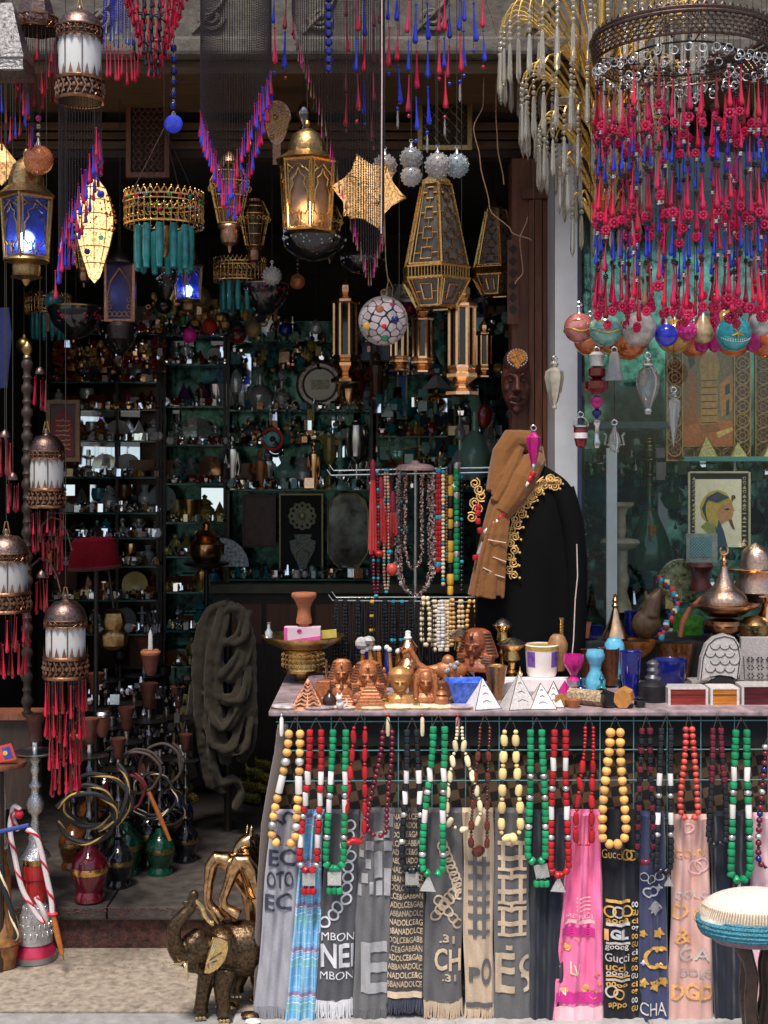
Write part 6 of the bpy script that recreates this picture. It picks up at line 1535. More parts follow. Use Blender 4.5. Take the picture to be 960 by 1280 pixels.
# white inlaid pyramids
def pyr(label,x,yb,w,h,mt,rot=0,edge=INK,inlay=True):
 Y=TY(yb);t=thing('inlaid_pyramid',label,'pyramid',x,yb,Y,'white inlaid pyramids at the table edge');t.rotation_euler=(0,0,rot)
 extra(t,x,yb,Y,'body',mt,lambda m:m.pyramid(x,0,yb,w,h,.4),False)
 def ed(m):
  e=w/2
  for s_ in((-1,-1),(1,-1),(-1,1),(1,1)):m.tube([(x+s_[0]*e*.99,s_[1]*e*.99,yb-.4),(x,0,yb-h-.3)],.4,4)
  m.tube([(x-e,-e,yb-.4),(x+e,-e,yb-.4)],.5,4);m.tube([(x+e,-e,yb-.4),(x+e,e,yb-.4)],.5,4)
  for k in range(3):
   q=(k+1)*.24;f=e*(1-q);m.tube([(x-f*.4,-f-.3,yb-h*q),(x,-f*.92-.5,yb-h*q-2),(x+f*.5,-f-.3,yb-h*q+1)],.4,4)
 extra(t,x,yb,Y,'inlay_line',edge,ed);return t
pyr('small inlaid pyramid with dark blue edges next to the blue bowl',603,884,36,37,PEARL,.35,COBALT)
pyr('tall white pearl pyramid with dotted inlay, in front of the copper beaker',648,884,38,42,PEARL,.25)
pyr('wide white pearl pyramid pair half, left of the small rolled leather case',676,884,34,30,PEARL,.1)
pyr('low white pearl pyramid beside the taller one, its face towards the street',692,882,28,30,PEARL,-.15)
pyr('thin grey mirrored pyramid standing behind, left of the mauve mug',651,848,20,34,SMOKE,.3)
# white/purple mug
x,yb=677,846;Y=TY(859)
t=lathe_thing('painted_mug','large white mug with painted purple panels and gold rim','mug',x,yb,[('mug',mat('cream_glaze',(.80,.72,.66),.2,0,.08,40,.05,coat=.4),[(17,846),(19,840),(21,806),(20,805),(17.5,842),(1e-7,843)],dict(n=28)),('gold_rim',GOLDPAINT,[(21.1,806.5),(21.2,811)],dict(n=28))],Y)
def pan(m):
 for a0,a1 in((-2.75,-2.1),(-1.05,-.4)):
  p=[(x+20.7*cos(a0+(a1-a0)*k/6),20.7*sin(a0+(a1-a0)*k/6))for k in range(7)]
  m.add([(*q,813)for q in p]+[(x+(q[0]-x)*.955,q[1]*.955,832)for q in p],[(k,k+1,k+8,k+7)for k in range(6)])
extra(t,x,yb,Y,'purple_panel',mat('violet_paint',(.20,.09,.40),.3,0,.4,50,.1),pan)
extra(t,x,yb,Y,'pink_foot',mat('shell_pink',(.75,.42,.36),.3,0,.3,50,.1),lambda m:m.lathe([(18.6,834),(17.6,845)],28))
t=thing('marble_block','pale marbled slab lying under the painted mug','slab',672,862,TY(862));extra(t,672,862,TY(862),'slab',STONE,lambda m:m.box(628,712,-12,12,848,862),False)
lathe_thing('wooden_pestle','small round wooden pot with a brass peg behind the painted mug','pot',697,838,[('pot',mat('brown_resin',(.30,.15,.06),.5,0,.3,60,.2),[(9,838),(12,815),(13,805),(9,796),(6,793)]),('peg',BRASS,[(2.6,806),(2.6,776),(3.4,774),(3.4,772),(1e-7,771.5)],dict(x=702))],TY(857))
lathe_thing('glass_goblet','magenta pressed glass goblet on the marbled slab','goblet',717,850,[('bowl',MAGENTA,[(4,844),(5,841),(11,832),(12.5,824),(12,818),(11,818),(10,830),(1e-7,838)],dict(flute=.05,fk=10)),('foot',MAGENTA,[(9,850),(7,848),(3,844)])],TY(862)-.03)
# rolled leather cases
def roll(label,x,yb,r,L_,mt,cap,rot):
 Y=TY(yb);t=thing('leather_roll',label,'case',x,yb,Y,'little hexagonal leather cases at the front edge');t.rotation_euler=(0,0,rot)
 def f(m):
  n=7;vs=[]
  for d in(-L_/2,L_/2):vs+=[(x+r*cos(2*pi*k/n+.2),d,yb-r*.95+r*sin(2*pi*k/n+.2))for k in range(n)]
  m.add(vs,[(k,(k+1)%n,n+(k+1)%n,n+k)for k in range(n)]+[tuple(range(n))[::-1],tuple(range(n,2*n))])
 extra(t,x,yb,Y,'case_body',mt,f,False)
 extra(t,x,yb,Y,'end_cap',cap,lambda m:m.prism([(x+r*.98*cos(2*pi*k/7+.2),yb-r*.95+r*.98*sin(2*pi*k/7+.2))for k in range(7)],-L_/2-1.6,-L_/2),False);return t
OCHW=mat('ochre_wood_end',(.46,.20,.045),.5,0,.3,60,.2);PAISLEY=mat('paisley_leather',(.10,.05,.04),.5,0,.8,160,.5,col2=(.35,.25,.15))
roll('short ochre ended case lying before the low white pyramid',699,882,9,18,PURPLE,OCHW,.15)
roll('long patterned leather case lying slantwise',733,881,10,46,PAISLEY,OCHW,1.0)
roll('glossy black case lying end on, left of the ochre one',757,883,11,26,BLACKGLOSS,BLACKGLOSS,.3)
roll('ochre heart shaped case end facing the street',780,883,12,30,OCHW,OCHW,-.3)
# turquoise fish cups, cups and glasses
def vase(label,x,yb,mt,prof,Y,name='glass_cup',cat='cup',**kw):return lathe_thing(name,label,cat,x,yb,[('body',mt,prof,kw)],Y,'coloured glasses and cups on the right half of the table')
vase('turquoise curved vase left of the amber glass, nearest the goblet',744,862,CYAN,[(12,862),(13,850),(7,838),(8,830),(12,822),(12,818),(10,812),(1e-7,811)],TY(862),'turquoise_vase','vase',sx=1.0)
vase('turquoise curved vase behind the amber glass',768,858,CYAN,[(12,860),(12,836),(9,826),(13,816),(12,804),(8,798),(1e-7,796)],TY(856),'turquoise_vase','vase')
vase('amber brown glass tumbler between the two turquoise vases',762,856,BROWNGLASS,[(10,856),(12,812),(13,810),(11.6,811),(9,852),(1e-7,853)],TY(858)-.01)
vase('straight cobalt blue glass tumbler in front of the second turquoise vase',788,874,COBALT,[(10,876),(9,860),(12,846),(14,816),(14.5,814),(13,815),(9,858),(1e-7,860)],TY(874),'glass_tumbler')
vase('wide cobalt blue glass bowl left of the inlaid chest',837,858,COBALT,[(15,858),(19,852),(21,826),(21,824),(19.6,826),(16,850),(1e-7,852)],TY(862))
vase('large amber brown flared glass bowl behind the cobalt bowl',845,828,mat('amber_brown_glass',(.24,.075,.015),.1,0,.5,60,.05,trans=.35,coat=.4),[(16,846),(19,830),(25,804),(25,802),(23.4,804),(15,830),(1e-7,834)],TY(850))
vase('tilted amber glass dish lying behind the blue tumbler',797,816,AMBER,[(8,822),(18,814),(23,802),(23,800),(20,803),(9,814),(1e-7,816)],TY(852)+.02)
vase('small cobalt blue vase with a ringed neck behind the copper bell',789,796,COBALT,[(9,797),(8,790),(9.5,786),(8,780),(9.5,775),(8,770),(9,766),(9,764),(7,766),(1e-7,770)],SY(797))
vase('small square cobalt blue cup at the left of the display step',745,800,COBALT,[(9,806),(9,784),(10,782),(8.4,783),(7.4,800),(1e-7,801)],TY(840),n=4,rot=pi/4)
vase('low cobalt blue dish in front of the small square blue cup',733,806,COBALT,[(6,812),(10,806),(14,797),(12.6,798),(6,808),(1e-7,809)],TY(846))
vase('brown woven cup on the display step, at its left end',728,794,TERRA,[(8,797),(11,780),(11.6,778),(10,779),(7,794),(1e-7,795)],SY(800))
vase('dark brown tumbler behind the magenta goblet',735,850,BROWNGLASS,[(9,850),(9,814),(10,812),(8.4,813),(8,846),(1e-7,847)],TY(854))
t=thing('green_glass_block','green glass cube standing tilted before the brass dish','glass block',860,797,TY(838));extra(t,860,797,TY(838),'block',mat('streaked_green_glass',(.03,.17,.02),.12,0,.7,40,.1,trans=.25,coat=.4,col2=(.12,.42,.05)),lambda m:m.box(846,873,-14,12,768,799,Matrix.Rotation(-.12,3,'Y')@Matrix.Rotation(.25,3,'Z')),False)
vase('small cobalt cup right of the green glass cube',889,792,COBALT,[(6,800),(9,790),(11,780),(9.6,781),(5,796),(1e-7,797)],TY(838)+.02)
vase('pale iridescent dish in front of the ringed blue vase',832,797,SMOKE,[(8,801),(14,794),(17,787),(15.6,788),(7,797),(1e-7,798)],TY(838)+.02)
# dark bottle with silver neck, black pot
lathe_thing('dark_bottle','squat black pot with a grey stoppered neck before the cobalt bowl','pot',816,880,[('pot',BLACKCLOTH if False else mat('matt_black_glaze',(.012,.011,.014),.4,0,.4,60,.2),[(17,882),(19,874),(19,856),(14,852),(9,850)]),('neck',mat('dark_pewter',(.12,.12,.14),.35,.7,.4,90,.3),[(9,851),(10,847),(6,843),(8,838),(6,834),(8,829),(5,826),(1e-7,824)])],TY(876))
# small copper bell and leather pouch on the step
lathe_thing('copper_bell','small tapering copper bell with a turned knob on the display step','bell',769,797,[('bell',COPPER,[(16,797),(15,792),(11,784),(7,774),(5,766),(3,760)]),('knob',COPPER,[(3,760),(5,757),(3,754),(4,750),(2,747),(3,744),(1e-7,742)]),],SY(800))
t=thing('leather_pouch','brown leather pouch slumped on the display step by the beads','pouch',806,797,SY(800));m=MB(806,797,SY(800));m.ball(808,0,780,17,14,10,sx=1.1,sd=.7,sy=1.1);m.tube([(812,0,770),(818,0,748),(826,0,738),(832,0,745)],[13,10,6,2],8);m.tube([(805,0,770),(808,-2,750),(806,-3,738)],[6,3,1.6],6)
blob(m.build('pouch',mat('brown_leather',(.14,.075,.035),.4,0,.4,60,.4),t),.004,4)
t=thing('bead_strand','strand of mixed coloured stones draped over the leather pouch','bead strand',838,770,SY(800)-.02);rn=random.Random(4)
for k in range(26):
 q=k/25;xx=826+14*sin(q*4)+6*q;yy=722+q*72;put(t,838,770,SY(800)-.02,bead('b',(RED,BTURQ,CREAM,BAMBER,COBALT,BCORAL)[k%6]),'bead',xx+rn.uniform(-3,3),-20*q,yy,rn.uniform(5.5,8),rn.random()*3)
 # red curved horn handle
t=thing('red_horn','thin curved red horn rising beside the green glass cube','horn',862,770,SY(800));m=MB(862,770,SY(800));m.tube([(850,0,796),(853,0,778),(862,0,762),(876,0,748),(892,0,740)],[3,3.6,3.4,2.6,1.6],8);m.build('horn',TERRA,t)
# big brass lidded dish
x,yb=905,792;Y=SY(801)
t=lathe_thing('lidded_dish','polished copper dish with domed lid and crescent finial on a footed tray','lidded dish',x,yb,[('tray',COPPER,[(20,770),(41,757),(42.5,755),(41,754.5),(20,758),(1e-7,758)],dict(n=36)),('bowl',mat('dark_polished_copper',(.42,.22,.11),.16,1,.35,70,.2),[(10,772),(24,775),(27,780),(24,787),(16,792),(20,797),(20,799)],dict(n=30)),('lid',mat('engraved_copper',(.78,.50,.36),.2,1,.3,130,.7,dist=.003),[(28,755),(29,751),(27,745),(20,738),(14,733),(11,728),(8,721),(5,714),(4,708)],dict(n=30)),('finial',COPPER,[(4,708),(6,706),(3,703),(4,700),(2,697),(3,695),(1,693)])],Y)
def cres(m):m.tube([(x+5*cos(a),0,688-5*sin(a))for a in[R(130)+R(280)*k/14 for k in range(15)]],[.5]+[1.2]*13+[.5],6)
extra(t,x,yb,Y,'crescent',COPPER,cres)
# copper pots at the right edge
lathe_thing('copper_pot','engraved copper pot with spout at the right edge above the lidded dish','pot',945,745,[('pot',mat('engraved_copper',(.78,.5,.36)),[(22,752),(28,740),(24,722),(19,712),(20,702),(17,690),(12,684),(4,680),(1e-7,678)],dict(n=26)),('brim',COPPER,[(38,713),(39,711),(37,710),(20,710)],dict(n=26))],SY(797)+.10)
lathe_thing('copper_jug','small bulging copper jug partly cut by the right edge of the frame','jug',962,790,[('jug',COPPER,[(14,800),(20,788),(18,772),(10,760),(10,750),(13,746)],dict(n=22))],SY(801))
t=lathe_thing('brass_teapot','dark glazed teapot with coloured gems at the right end of the step','teapot',943,797,[('body',DBRASS,[(12,800),(19,790),(19,780),(12,772),(5,770)])],SY(802)-.02)
def gm(m):
 for k in range(14):m.ball(943+18*cos(k*.45),18*sin(k*.45),780+(k%4)*4,2,6,4)
extra(t,943,797,SY(802)-.02,'gem',GREEN,gm)
# inlaid chest with open arched lid, open inlaid box
Y=TY(866);t=thing('arched_casket','white inlaid casket standing up with arched scale patterned lid','casket',904,868,Y)
ARCH=[(870,846),(875,818),(882,802),(892,793),(905,790),(917,793),(925,803),(928,818),(926,850)]
extra(t,904,868,Y,'lid',PEARL,lambda m:m.prism([(873,850),(876,822),(882,805),(892,796),(905,792),(917,796),(923,805),(926,822),(922,850),(914,845),(898,843),(884,846)],-4,8),False)
def scales(m):
 for r in range(5):
  for c in range(4 if r%2 else 3):
   cx=888+c*12-(6 if r%2 else 0)+5;cy=806+r*9.5
   if 877<cx<922:m.tube([(cx+6.2*cos(a),-4.4,cy+5.5*sin(a))for a in[pi*k/8 for k in range(9)]],.5,4)
 m.tube([(p[0],-4.3,p[1])for p in[(875,850),(878,822),(884,806),(893,798),(905,795),(916,798),(921,806),(924,822),(920,850)]],.7,4)
extra(t,904,868,Y,'inlay_line',INK,scales)
extra(t,904,868,Y,'arched_opening',INK,lambda m:m.prism([(882,858),(888,850),(898,846),(908,846),(916,850),(921,858)],-5.5,2),False)
extra(t,904,868,Y,'base',PEARL,lambda m:m.box(868,928,-14,14,858,868),False)
t=thing('inlaid_box','open white inlaid box with rows of dark rosettes on its lid, at the right edge','box',955,868,Y+.03);Y2=Y+.03
extra(t,955,868,Y2,'lid',PEARL,lambda m:m.box(925,990,-2,5,796,850,Matrix.Rotation(-.14,3,'X')),False)
def ros(m):
 for r in range(5):
  for c in range(4):
   cx,cy=937+c*12,804+r*10;dd=-2.2+(cy-823)*-.14-.6
   for k in range(6):m.ball(cx+3.6*cos(k*pi/3),dd,cy+2.6*sin(k*pi/3),1.25,5,3)
 for xx in(929,982):m.tube([(xx,-2.6+3.4,799),(xx,-2.6-3.4,848)],.5,4)
 m.tube([(929,.8,799),(982,.8,799)],.5,4);m.tube([(929,-6,848),(982,-6,848)],.5,4)
extra(t,955,868,Y2,'rosette_inlay',INK,ros)
extra(t,955,868,Y2,'box_body',PEARL,lambda m:m.box(922,990,-16,14,851,868),False)
# red boxes in the front row
def rbox(label,x0,x1,y0,yb,mt,name='wooden_box'):
 Yb=TY(yb);xc=(x0+x1)/2;t=thing(name,label,'box',xc,yb,Yb,'polished wooden boxes at the front edge')
 m=MB(xc,yb,Yb);m.box(x0+1.5,x1-1.5,0,30,y0+1,yb);m.build('box',mt,t,smooth=False)
 m=MB(xc,yb,Yb)
 m.box(x0,x0+3,-.8,30,y0,yb+.2);m.box(x1-3,x1,-.8,30,y0,yb+.2);m.box(x0+3.01,x1-3.01,-.8,30,y0-.5,y0+1.6);m.build('white_edge',PEARL,t,smooth=False)
 m=MB(xc,yb,Yb);m.box(x0+3.1,x1-3.1,-.5,.5,(y0+yb)/2-2.5,(y0+yb)/2-1.7);m.build('lid_seam',INK,t,smooth=False)
REDLAC=mat('red_lacquered_wood',(.22,.022,.016),.25,0,.45,30,.15,stretch=(.5,6,6),coat=.4);ORLAC=mat('orange_lacquered_wood',(.45,.15,.02),.25,0,.4,30,.15,stretch=(.5,6,6),coat=.4)
rbox('wide red lacquered box with white edging at the front',835,885,860,881,REDLAC);rbox('small orange wooden box between the two red boxes',888,924,860,881,ORLAC);rbox('dark red lacquered box at the right front corner',927,985,857,881,mat('maroon_lacquer',(.09,.006,.012),.25,0,.45,30,.15,stretch=(.5,6,6),coat=.4))
rbox('thin pale inlaid box lying behind the orange one',865,915,852,862,PEARL)
# flat oval coasters along the front edge
rn=random.Random(23)
for i,(x,w,mt_)in enumerate(((361,22,0),(398,26,1),(433,22,2),(466,24,3),(496,22,3),(524,20,3),(550,20,3),(576,20,1))):
 Yc_=TY(886)+.01;t=thing('oval_coaster',f'flat oval {["grey", "mauve grey", "pale pink", "cream and gold"][mt_]} coaster, {ORD[i]} from the left along the front edge','coaster',x,886,Yc_,'oval coasters along the front table edge')
 M_=[mat('grey_agate',(.35,.33,.35),.3,0,.5,60,.1,col2=(.6,.55,.6)),mat('mauve_agate',(.42,.35,.38),.3,0,.4,60,.1),mat('pink_agate',(.66,.48,.46),.3,0,.3,60,.1),mat('cream_agate',(.72,.58,.30),.3,0,.4,60,.1,col2=(.8,.74,.6))][mt_]
 m=MB(x,886,Yc_);m.lathe([(w*.95,886),(w,884),(w*.95,881.5),(w*.6,880.8),(1e-7,880.6)],20,sd=.7);m.build('stone_disc',M_,t)
 m=MB(x,886,Yc_);m.tube([(x+w*1.0*cos(a),w*.7*sin(a),883.4)for a in[2*pi*k/24 for k in range(24)]],.7,4,True);m.build('gilt_rim',GOLDPAINT if mt_==3 else DBRASS,t)
 # tiny tealights / dishes
for i,(x,y,mt_,lab)in enumerate(((730,856,TEAL,'tiny teal trinket box on the marbled slab'),(565,868,DIRON,'dark little bowl between the wigged bust and the blue bowl'),(553,872,WOODRED,'small ribbed red wooden block behind the wigged bust'),(404,870,COPPERCLAY,'copper relief plaque leaning behind the dark jar'))):
 t=thing('trinket_box',lab,'trinket',x,y,TY(y));m=MB(x,y,TY(y));m.box(x-9,x+9,-6,6,y-(8 if i<2 else 20),y);o=m.build('box',mt_,t,smooth=False);b=o.modifiers.new('Bevel','BEVEL');b.width=.003;b.segments=2
 # ---------------------------------------------------------------- necklace racks behind the table
def rackbar(label,x,Y,y0,yb,bars):
 t=thing('necklace_rack',label,'rack',x,yb,Y);extra(t,x,yb,Y,'post',STEEL,lambda m:m.tube([(x,0,y0),(x,0,yb)],2.6,10))
 for(xa,xb,y,dy)in bars:
  extra(t,x,yb,Y,'bar',SILVER,lambda m:m.tube([(xa-5,-3,y-7+dy),(xa,-3,y+dy),(xb,-3,y-dy*.2),(xb+5,-3,y-7)],1.1,6))
 return t
RY=.62;ZB=TY(852)
rackbar('tall chrome necklace rack behind the stall table',519,RY,582,872,[(417,612,585,3),(414,612,591,3),(420,640,746,0),(416,640,752,-2)])
extra(bpy.data.objects['necklace_rack'],519,872,RY,'base_plate',STEEL,lambda m:m.lathe([(26,872),(26,869),(6,867)],20))
def strand(label,x,Y,y0,y1,w,mt,size,kind='loop',seed=1,name='bead_strand',group='strands on the necklace rack',shape='o',asp=1,mt2=None,every=0):
 t=thing(name,label,'bead strand',x,y0,Y,group);rn=random.Random(seed);n=int((y1-y0)/(size*asp*.98))
 for sd in((-1,1)if w else(0,)):
  m=MB(x,y0,Y)
  path=[(x+sd*w*(.5+.5*min(1,q*3))*(1 if q<.8 else max(.05,(1-((q-.8)/.2)**2))**.5),rn.uniform(-.4,.4),y0+(y1-y0)*q)for q in[k/n for k in range(n+1)]]
  m.tube(path[::2]+[path[-1]],.5,4);m.build('cord',CORD,t)
  for k,(px_,d_,y_)in enumerate(path):
   mm_=mt2 if(mt2 and every and k%every==0)else mt
   o=link('bead',bead(shape,mm_),t,((px_-x)*u_(Y),d_*u_(Y),(y0-y_)*u_(Y)));f=u_(Y)/S*size*rn.uniform(.85,1.12);o.scale=(f,f,f*asp)
 return t
 # long pink coral chip loops around the post
CHIP=mat('coral_chips',(.50,.13,.10),.45,0,.7,300,.5,col2=(.75,.40,.36))
def chips(label,x,y0,y1,w,Y,mt,r,seed,dens=3.0):
 t=thing('chip_necklace',label,'necklace',x,y0,Y,'coral chip necklaces on the rack');rn=random.Random(seed);m=MB(x,y0,Y);pts=[]
 N_=int((y1-y0)*2/1.6)
 for k in range(N_):
  q=k/N_;s_=-1 if q<.5 else 1;v=abs(1-2*q);v=1-v
  yy=y0+(y1-y0)*min(1,v);xx=x+s_*w*(max(0,1-max(0,(v-.72)/.28)**2))**.5*(.9+.1*v);pts.append((xx,yy))
 for(xx,yy)in pts:
  for _ in range(2):
   a=[rn.uniform(-r,r)for _ in range(9)]
   c=(xx+rn.uniform(-r,r)*.7,rn.uniform(-r,r)*.7,yy+rn.uniform(-1,1))
   m.add([(c[0]+a[0],c[1]+a[1],c[2]-r*.5),(c[0]+a[2],c[1]+a[3],c[2]+r*.5),(c[0]+a[4],c[1]-r,c[2]+a[5]),(c[0]+a[6],c[1]+r*.7,c[2]+a[7])],[(0,1,2),(1,0,3),(0,2,3),(2,1,3)])
 tag(m.build('coral_chips',mt,t,smooth=False),kind='stuff')
 extra(t,x,y0,Y,'cord',CORD,lambda m:m.tube([(a,0,b)for a,b in pts[::6]],.5,4));return t
chips('outer pale coral chip necklace hung widest on the rack',519,590,742,24,RY-.03,mat('pale_coral_chips',(.55,.22,.20),.45,0,.7,300,.5,col2=(.80,.52,.48)),2.6,3)
chips('inner red coral chip necklace inside the pale one',519,590,745,19,RY-.02,CHIP,2.4,5)
chips('narrow red coral chip necklace nearest the rack post',517,592,712,11,RY-.03,CHIP,2,7)
t=lathe_thing('coral_disc','flat coral chip crown lying on top of the chrome rack post','ornament',519,590,[('disc',CHIP,[(24,588),(25,585),(20,581),(6,579),(4,576),(1e-7,575)])],RY)
# red silk tassels
for i,(x,y0,y1,w,lab)in enumerate(((466,584,690,4,'long plain red silk tassel leftmost on the rack'),(476,606,678,5.5,'thick red silk tassel with a bound crimson head'),(486,612,682,5,'red silk tassel behind the thick bound one'),(491,624,668,4.5,'short red silk tassel nearest the coral necklaces'))):
 Yt=RY-.05+.015*(i%3);t=thing('silk_tassel',lab,'tassel',x,y0,Yt,'red silk tassels on the rack')
 extra(t,x,y0,Yt,'skirt',REDSILK,lambda m:[m.tube([(x+w*.5*cos(a)*q,w*.5*sin(a)*q,y0+16),(x+w*.9*cos(a)*q,w*.8*sin(a)*q,(y0+y1)/2),(x+w*1.05*cos(a)*q+sin(a*7),w*.8*sin(a)*q,y1+3*sin(a*5))],1.3,4)for q in(.4,1)for a in[2*pi*k/9 for k in range(9)]]and None)
 extra(t,x,y0,Yt,'bound_head',mat('crimson_binding',(.25,.012,.03),.6,0,.3,200,.3),lambda m:m.lathe([(1.5,y0-10),(w*.8,y0-6),(w*.9,y0+14),(w*.6,y0+18)],12));cord_up(t,x,y0,Yt,x,0,y0-8,top=582)
rn=random.Random(51)
for i,(x,y0,y1,w,mt_,sz,lab)in enumerate(((470,590,745,3,BMAROON,4.4,'thin speckled maroon bead strand left of the silk tassels'),(483,588,740,3,mat('peach_bead',(.6,.36,.25),.4,0,.4,90,.2),4.2,'peach topped seed bead strand among the silk tassels'),(548,588,712,2,BRED,6.5,'red barrel strand just right of the coral necklaces'),(554,590,730,0,CREAM,5,'pale yellow strand beside the red barrel one'),(558,585,700,0,mat('cinnamon_beads',(.30,.09,.03),.4,0,.3,90,.2),4,'thin cinnamon strand right of the pale yellow one'),(563,586,738,0,BYELLOW,9,'strand of big yellow barrel beads'),(571,582,722,0,BGREEN,7.5,'strand of green beads with silver balls'),(577,596,738,0,BBLACK,6,'black strand behind the green one'),(505,592,690,3,BBLACK,4,'thin black strand inside the coral necklaces'))):
 strand(lab,x,RY-.045+.01*(i%3),y0,y1,w,mt_,sz,seed=i,shape='b'if sz>6 else 'o',asp=1.5 if sz==9 else 1,mt2=SILVERBEAD if i==6 else(BBLACK if i==5 else BTURQ),every=5 if i in(6,0)else(3 if i==5 else 9))
for i,(x,y,mt_,r,lab)in enumerate(((490,712,BCORAL,7,'round glossy red stone pendant'),(474,692,BRED,6,'flat red disc bead cluster'),(487,690,BTURQ,4,'small turquoise stone bead'))):
 t=thing('stone_pendant',lab+' hanging under the red silk tassels','pendant',x,y,RY-.07,'pendants under the silk tassels');extra(t,x,y,RY-.07,'stone',mt_,lambda m:m.ball(x,0,y,r,12,9,sy=1.15 if i==0 else.7));cord_up(t,x,y,RY-.07,x,0,y-r*.8,top=640)
 # black cord strands on the lower bar
rn=random.Random(61);YL=.55
for i in range(24):
 x=420+i*5.6+rn.uniform(-1.5,1.5);y1=rn.uniform(818,842)
 beaded=i in(0,2,5,8,11,13,15,17)
 if beaded:strand(f'black bead strand, {ORD[[0,2,5,8,11,13,15,17].index(i)]} of the beaded ones from the left on the lower bar',x,YL+rn.uniform(-.02,.02),752,y1,1.8,BBLACK,4.4,seed=i,group='black strands on the lower bar',mt2=(BYELLOW if i==8 else BTURQ if i in(13,15)else None),every=4 if i==8 else 11,shape='h')
 else:
  Yq=YL+rn.uniform(-.02,.02);t=thing('cord_loop',f'plain black cord loop hanging on the lower bar, {ORD[len([q for q in range(i) if q not in (0,2,5,8,11,13,15,17)])]} from the left','cord loop',x,752,Yq,'black cord loops on the lower bar')
  extra(t,x,752,Yq,'loop',mat('black_waxed_cord',(.018,.017,.018),.4,0,.3,200,.3),lambda m:(m.tube([(x-1.5,0,752),(x-2.6,0,790),(x-1.2,0,y1),(x+1,0,y1+4),(x+2.4,0,y1-8),(x+2,0,790),(x+1,0,752)],.8,5))and None)
  # bone and wooden bead strands on the right of the lower bar
for i,(x,y0,y1,w,mt_,sz,lab)in enumerate(((532,748,806,5,CREAM,6,'curving cream bone bead strand at the left of the pale group'),(543,752,812,2.6,CREAM,5.4,'second cream bone strand'),(551,752,812,2.8,WHITEBEAD,5.6,'ribbed white bone strand in the middle of the pale group'),(558,752,812,2.8,CREAM,6,'wide ribbed cream strand'),(565,750,806,2,mat('honey_bead',(.62,.36,.14),.4,0,.3,80,.2),5,'honey brown strand at the right end of the pale group'),(576,752,796,2.4,mat('cream_brown_bead',(.72,.52,.30),.4,0,.3,80,.2),5.6,'cream and brown strand above the silver lidded lamp'),(590,752,800,6,BWOOD,5.4,'open loop of small orange wooden beads'),(604,752,816,3,mat('cinnamon_wood',(.36,.10,.03),.4,0,.3,60,.2),6.5,'red brown wooden strand right of the orange loop'),(610,752,790,1.6,BWOOD,6,'short pale orange strand'),(617,752,812,2,mat('cinnamon_wood',(.36,.1,.03)),7,'red brown wooden strand at the right end'))):
 strand(lab+' on the lower bar',x,YL+.01*(i%2),y0,y1,w,mt_,sz,seed=80+i,group='bone and wooden strands on the lower bar',shape='b'if i in(2,3)else 'o',asp=.75 if i in(2,3)else 1.05)
t=lathe_thing('wooden_pendant','big cinnamon wooden pendant at the end of the orange strands','pendant',609,812,[('pendant',mat('cinnamon_wood',(.36,.1,.03)),[(3,786),(8,792),(9,806),(6,812),(6,822),(8,826),(4,830)])],YL-.02)
# ---------------------------------------------------------------- dressed bust form with black robe and brown scarf
YM=.53;t=thing('robe_form','tailor form wearing a black robe with gold embroidered shoulders','dress form',660,800,YM)
B=lambda:MB(660,800,YM)
m=B()
prof=[(14,572,654,.9),(24,582,656,.9),(38,591,658,.6),(51,602,660,.5),(59,617,661,.46),(63,645,660,.46),(65,690,660,.44),(65,730,659,.42),(65,790,658,.4),(66,850,658,.4),(64,854,658,.4)]
vs=[];n=40
for r,y,xc,sd_ in prof:
 for k in range(n):
  a=2*pi*k/n;f=1+.05*sin(a*9+y*.01)*(1 if y>640 else 0)
  vs.append((xc+r*f*cos(a),r*f*sd_*sin(a),y))
m.add(vs,[(i*n+k,i*n+(k+1)%n,(i+1)*n+(k+1)%n,(i+1)*n+k)for i in range(len(prof)-1)for k in range(n)]+[tuple(range(n))])
o=m.build('robe',mat('black_velvet',(.0035,.0035,.004),.85,0,.3,60,.3,spec=.15),t);s_=o.modifiers.new('Subdivision','SUBSURF');s_.levels=s_.render_levels=1
for s2 in(1,):
 m=B();m.tube([(700,-14,612),(712,-16,650),(718,-14,700),(719,-10,760),(716,-8,812)],[16,15,14,13,14],12);m.build('sleeve',mat('black_velvet',(.004,.004,.005)),t)
 # gold embroidery along the shoulder and front
EMB=mat('gold_embroidery',(.72,.44,.16),.5,.15,.3,200,.5)
def face_d(x,y):
 for i in range(len(prof)-1):
  if prof[i][1]<=y<=prof[i+1][1]:
   q=(y-prof[i][1])/(prof[i+1][1]-prof[i][1]);r=prof[i][0]+(prof[i+1][0]-prof[i][0])*q;xc=prof[i][2];sd_=prof[i][3];break
 else:return-20
 c=max(-1,min(1,(x-xc)/r));return-r*sd_*(1-c*c)**.5-1.8
m=B()
curve=[(676,596),(668,602),(660,608),(652,616),(645,624),(639,634),(633,646),(629,660),(627,676),(626,692),(626,708),(627,722)]
m.tube([(a,face_d(a,b),b)for a,b in curve],1.0,5)
m.tube([(690,face_d(690,606),606)]+[(a+5.5,face_d(a+5.5,b+3),b+3)for a,b in curve[1:9]],.9,5)
EM=[(curve[k][0]+(curve[k+1][0]-curve[k][0])*q+o_,curve[k][1]+(curve[k+1][1]-curve[k][1])*q+2)for k in range(len(curve)-1)for q,o_ in((0,6),(.5,11))]+[(684,598),(692,602),(688,608)]
for i,(a,b)in enumerate(EM):
 pts=[]
 for k in range(15):
  q=k/14*3.4*pi;r=6.2*(1-k/17);pts.append((a+2+r*cos(q+i),face_d(a+2+r*cos(q+i),b+r*sin(q+i)),b+r*.9*sin(q+i)))
 m.tube(pts,.9,4);m.ball(a+9,face_d(a+9,b+3),b+3,1.7,6,4)
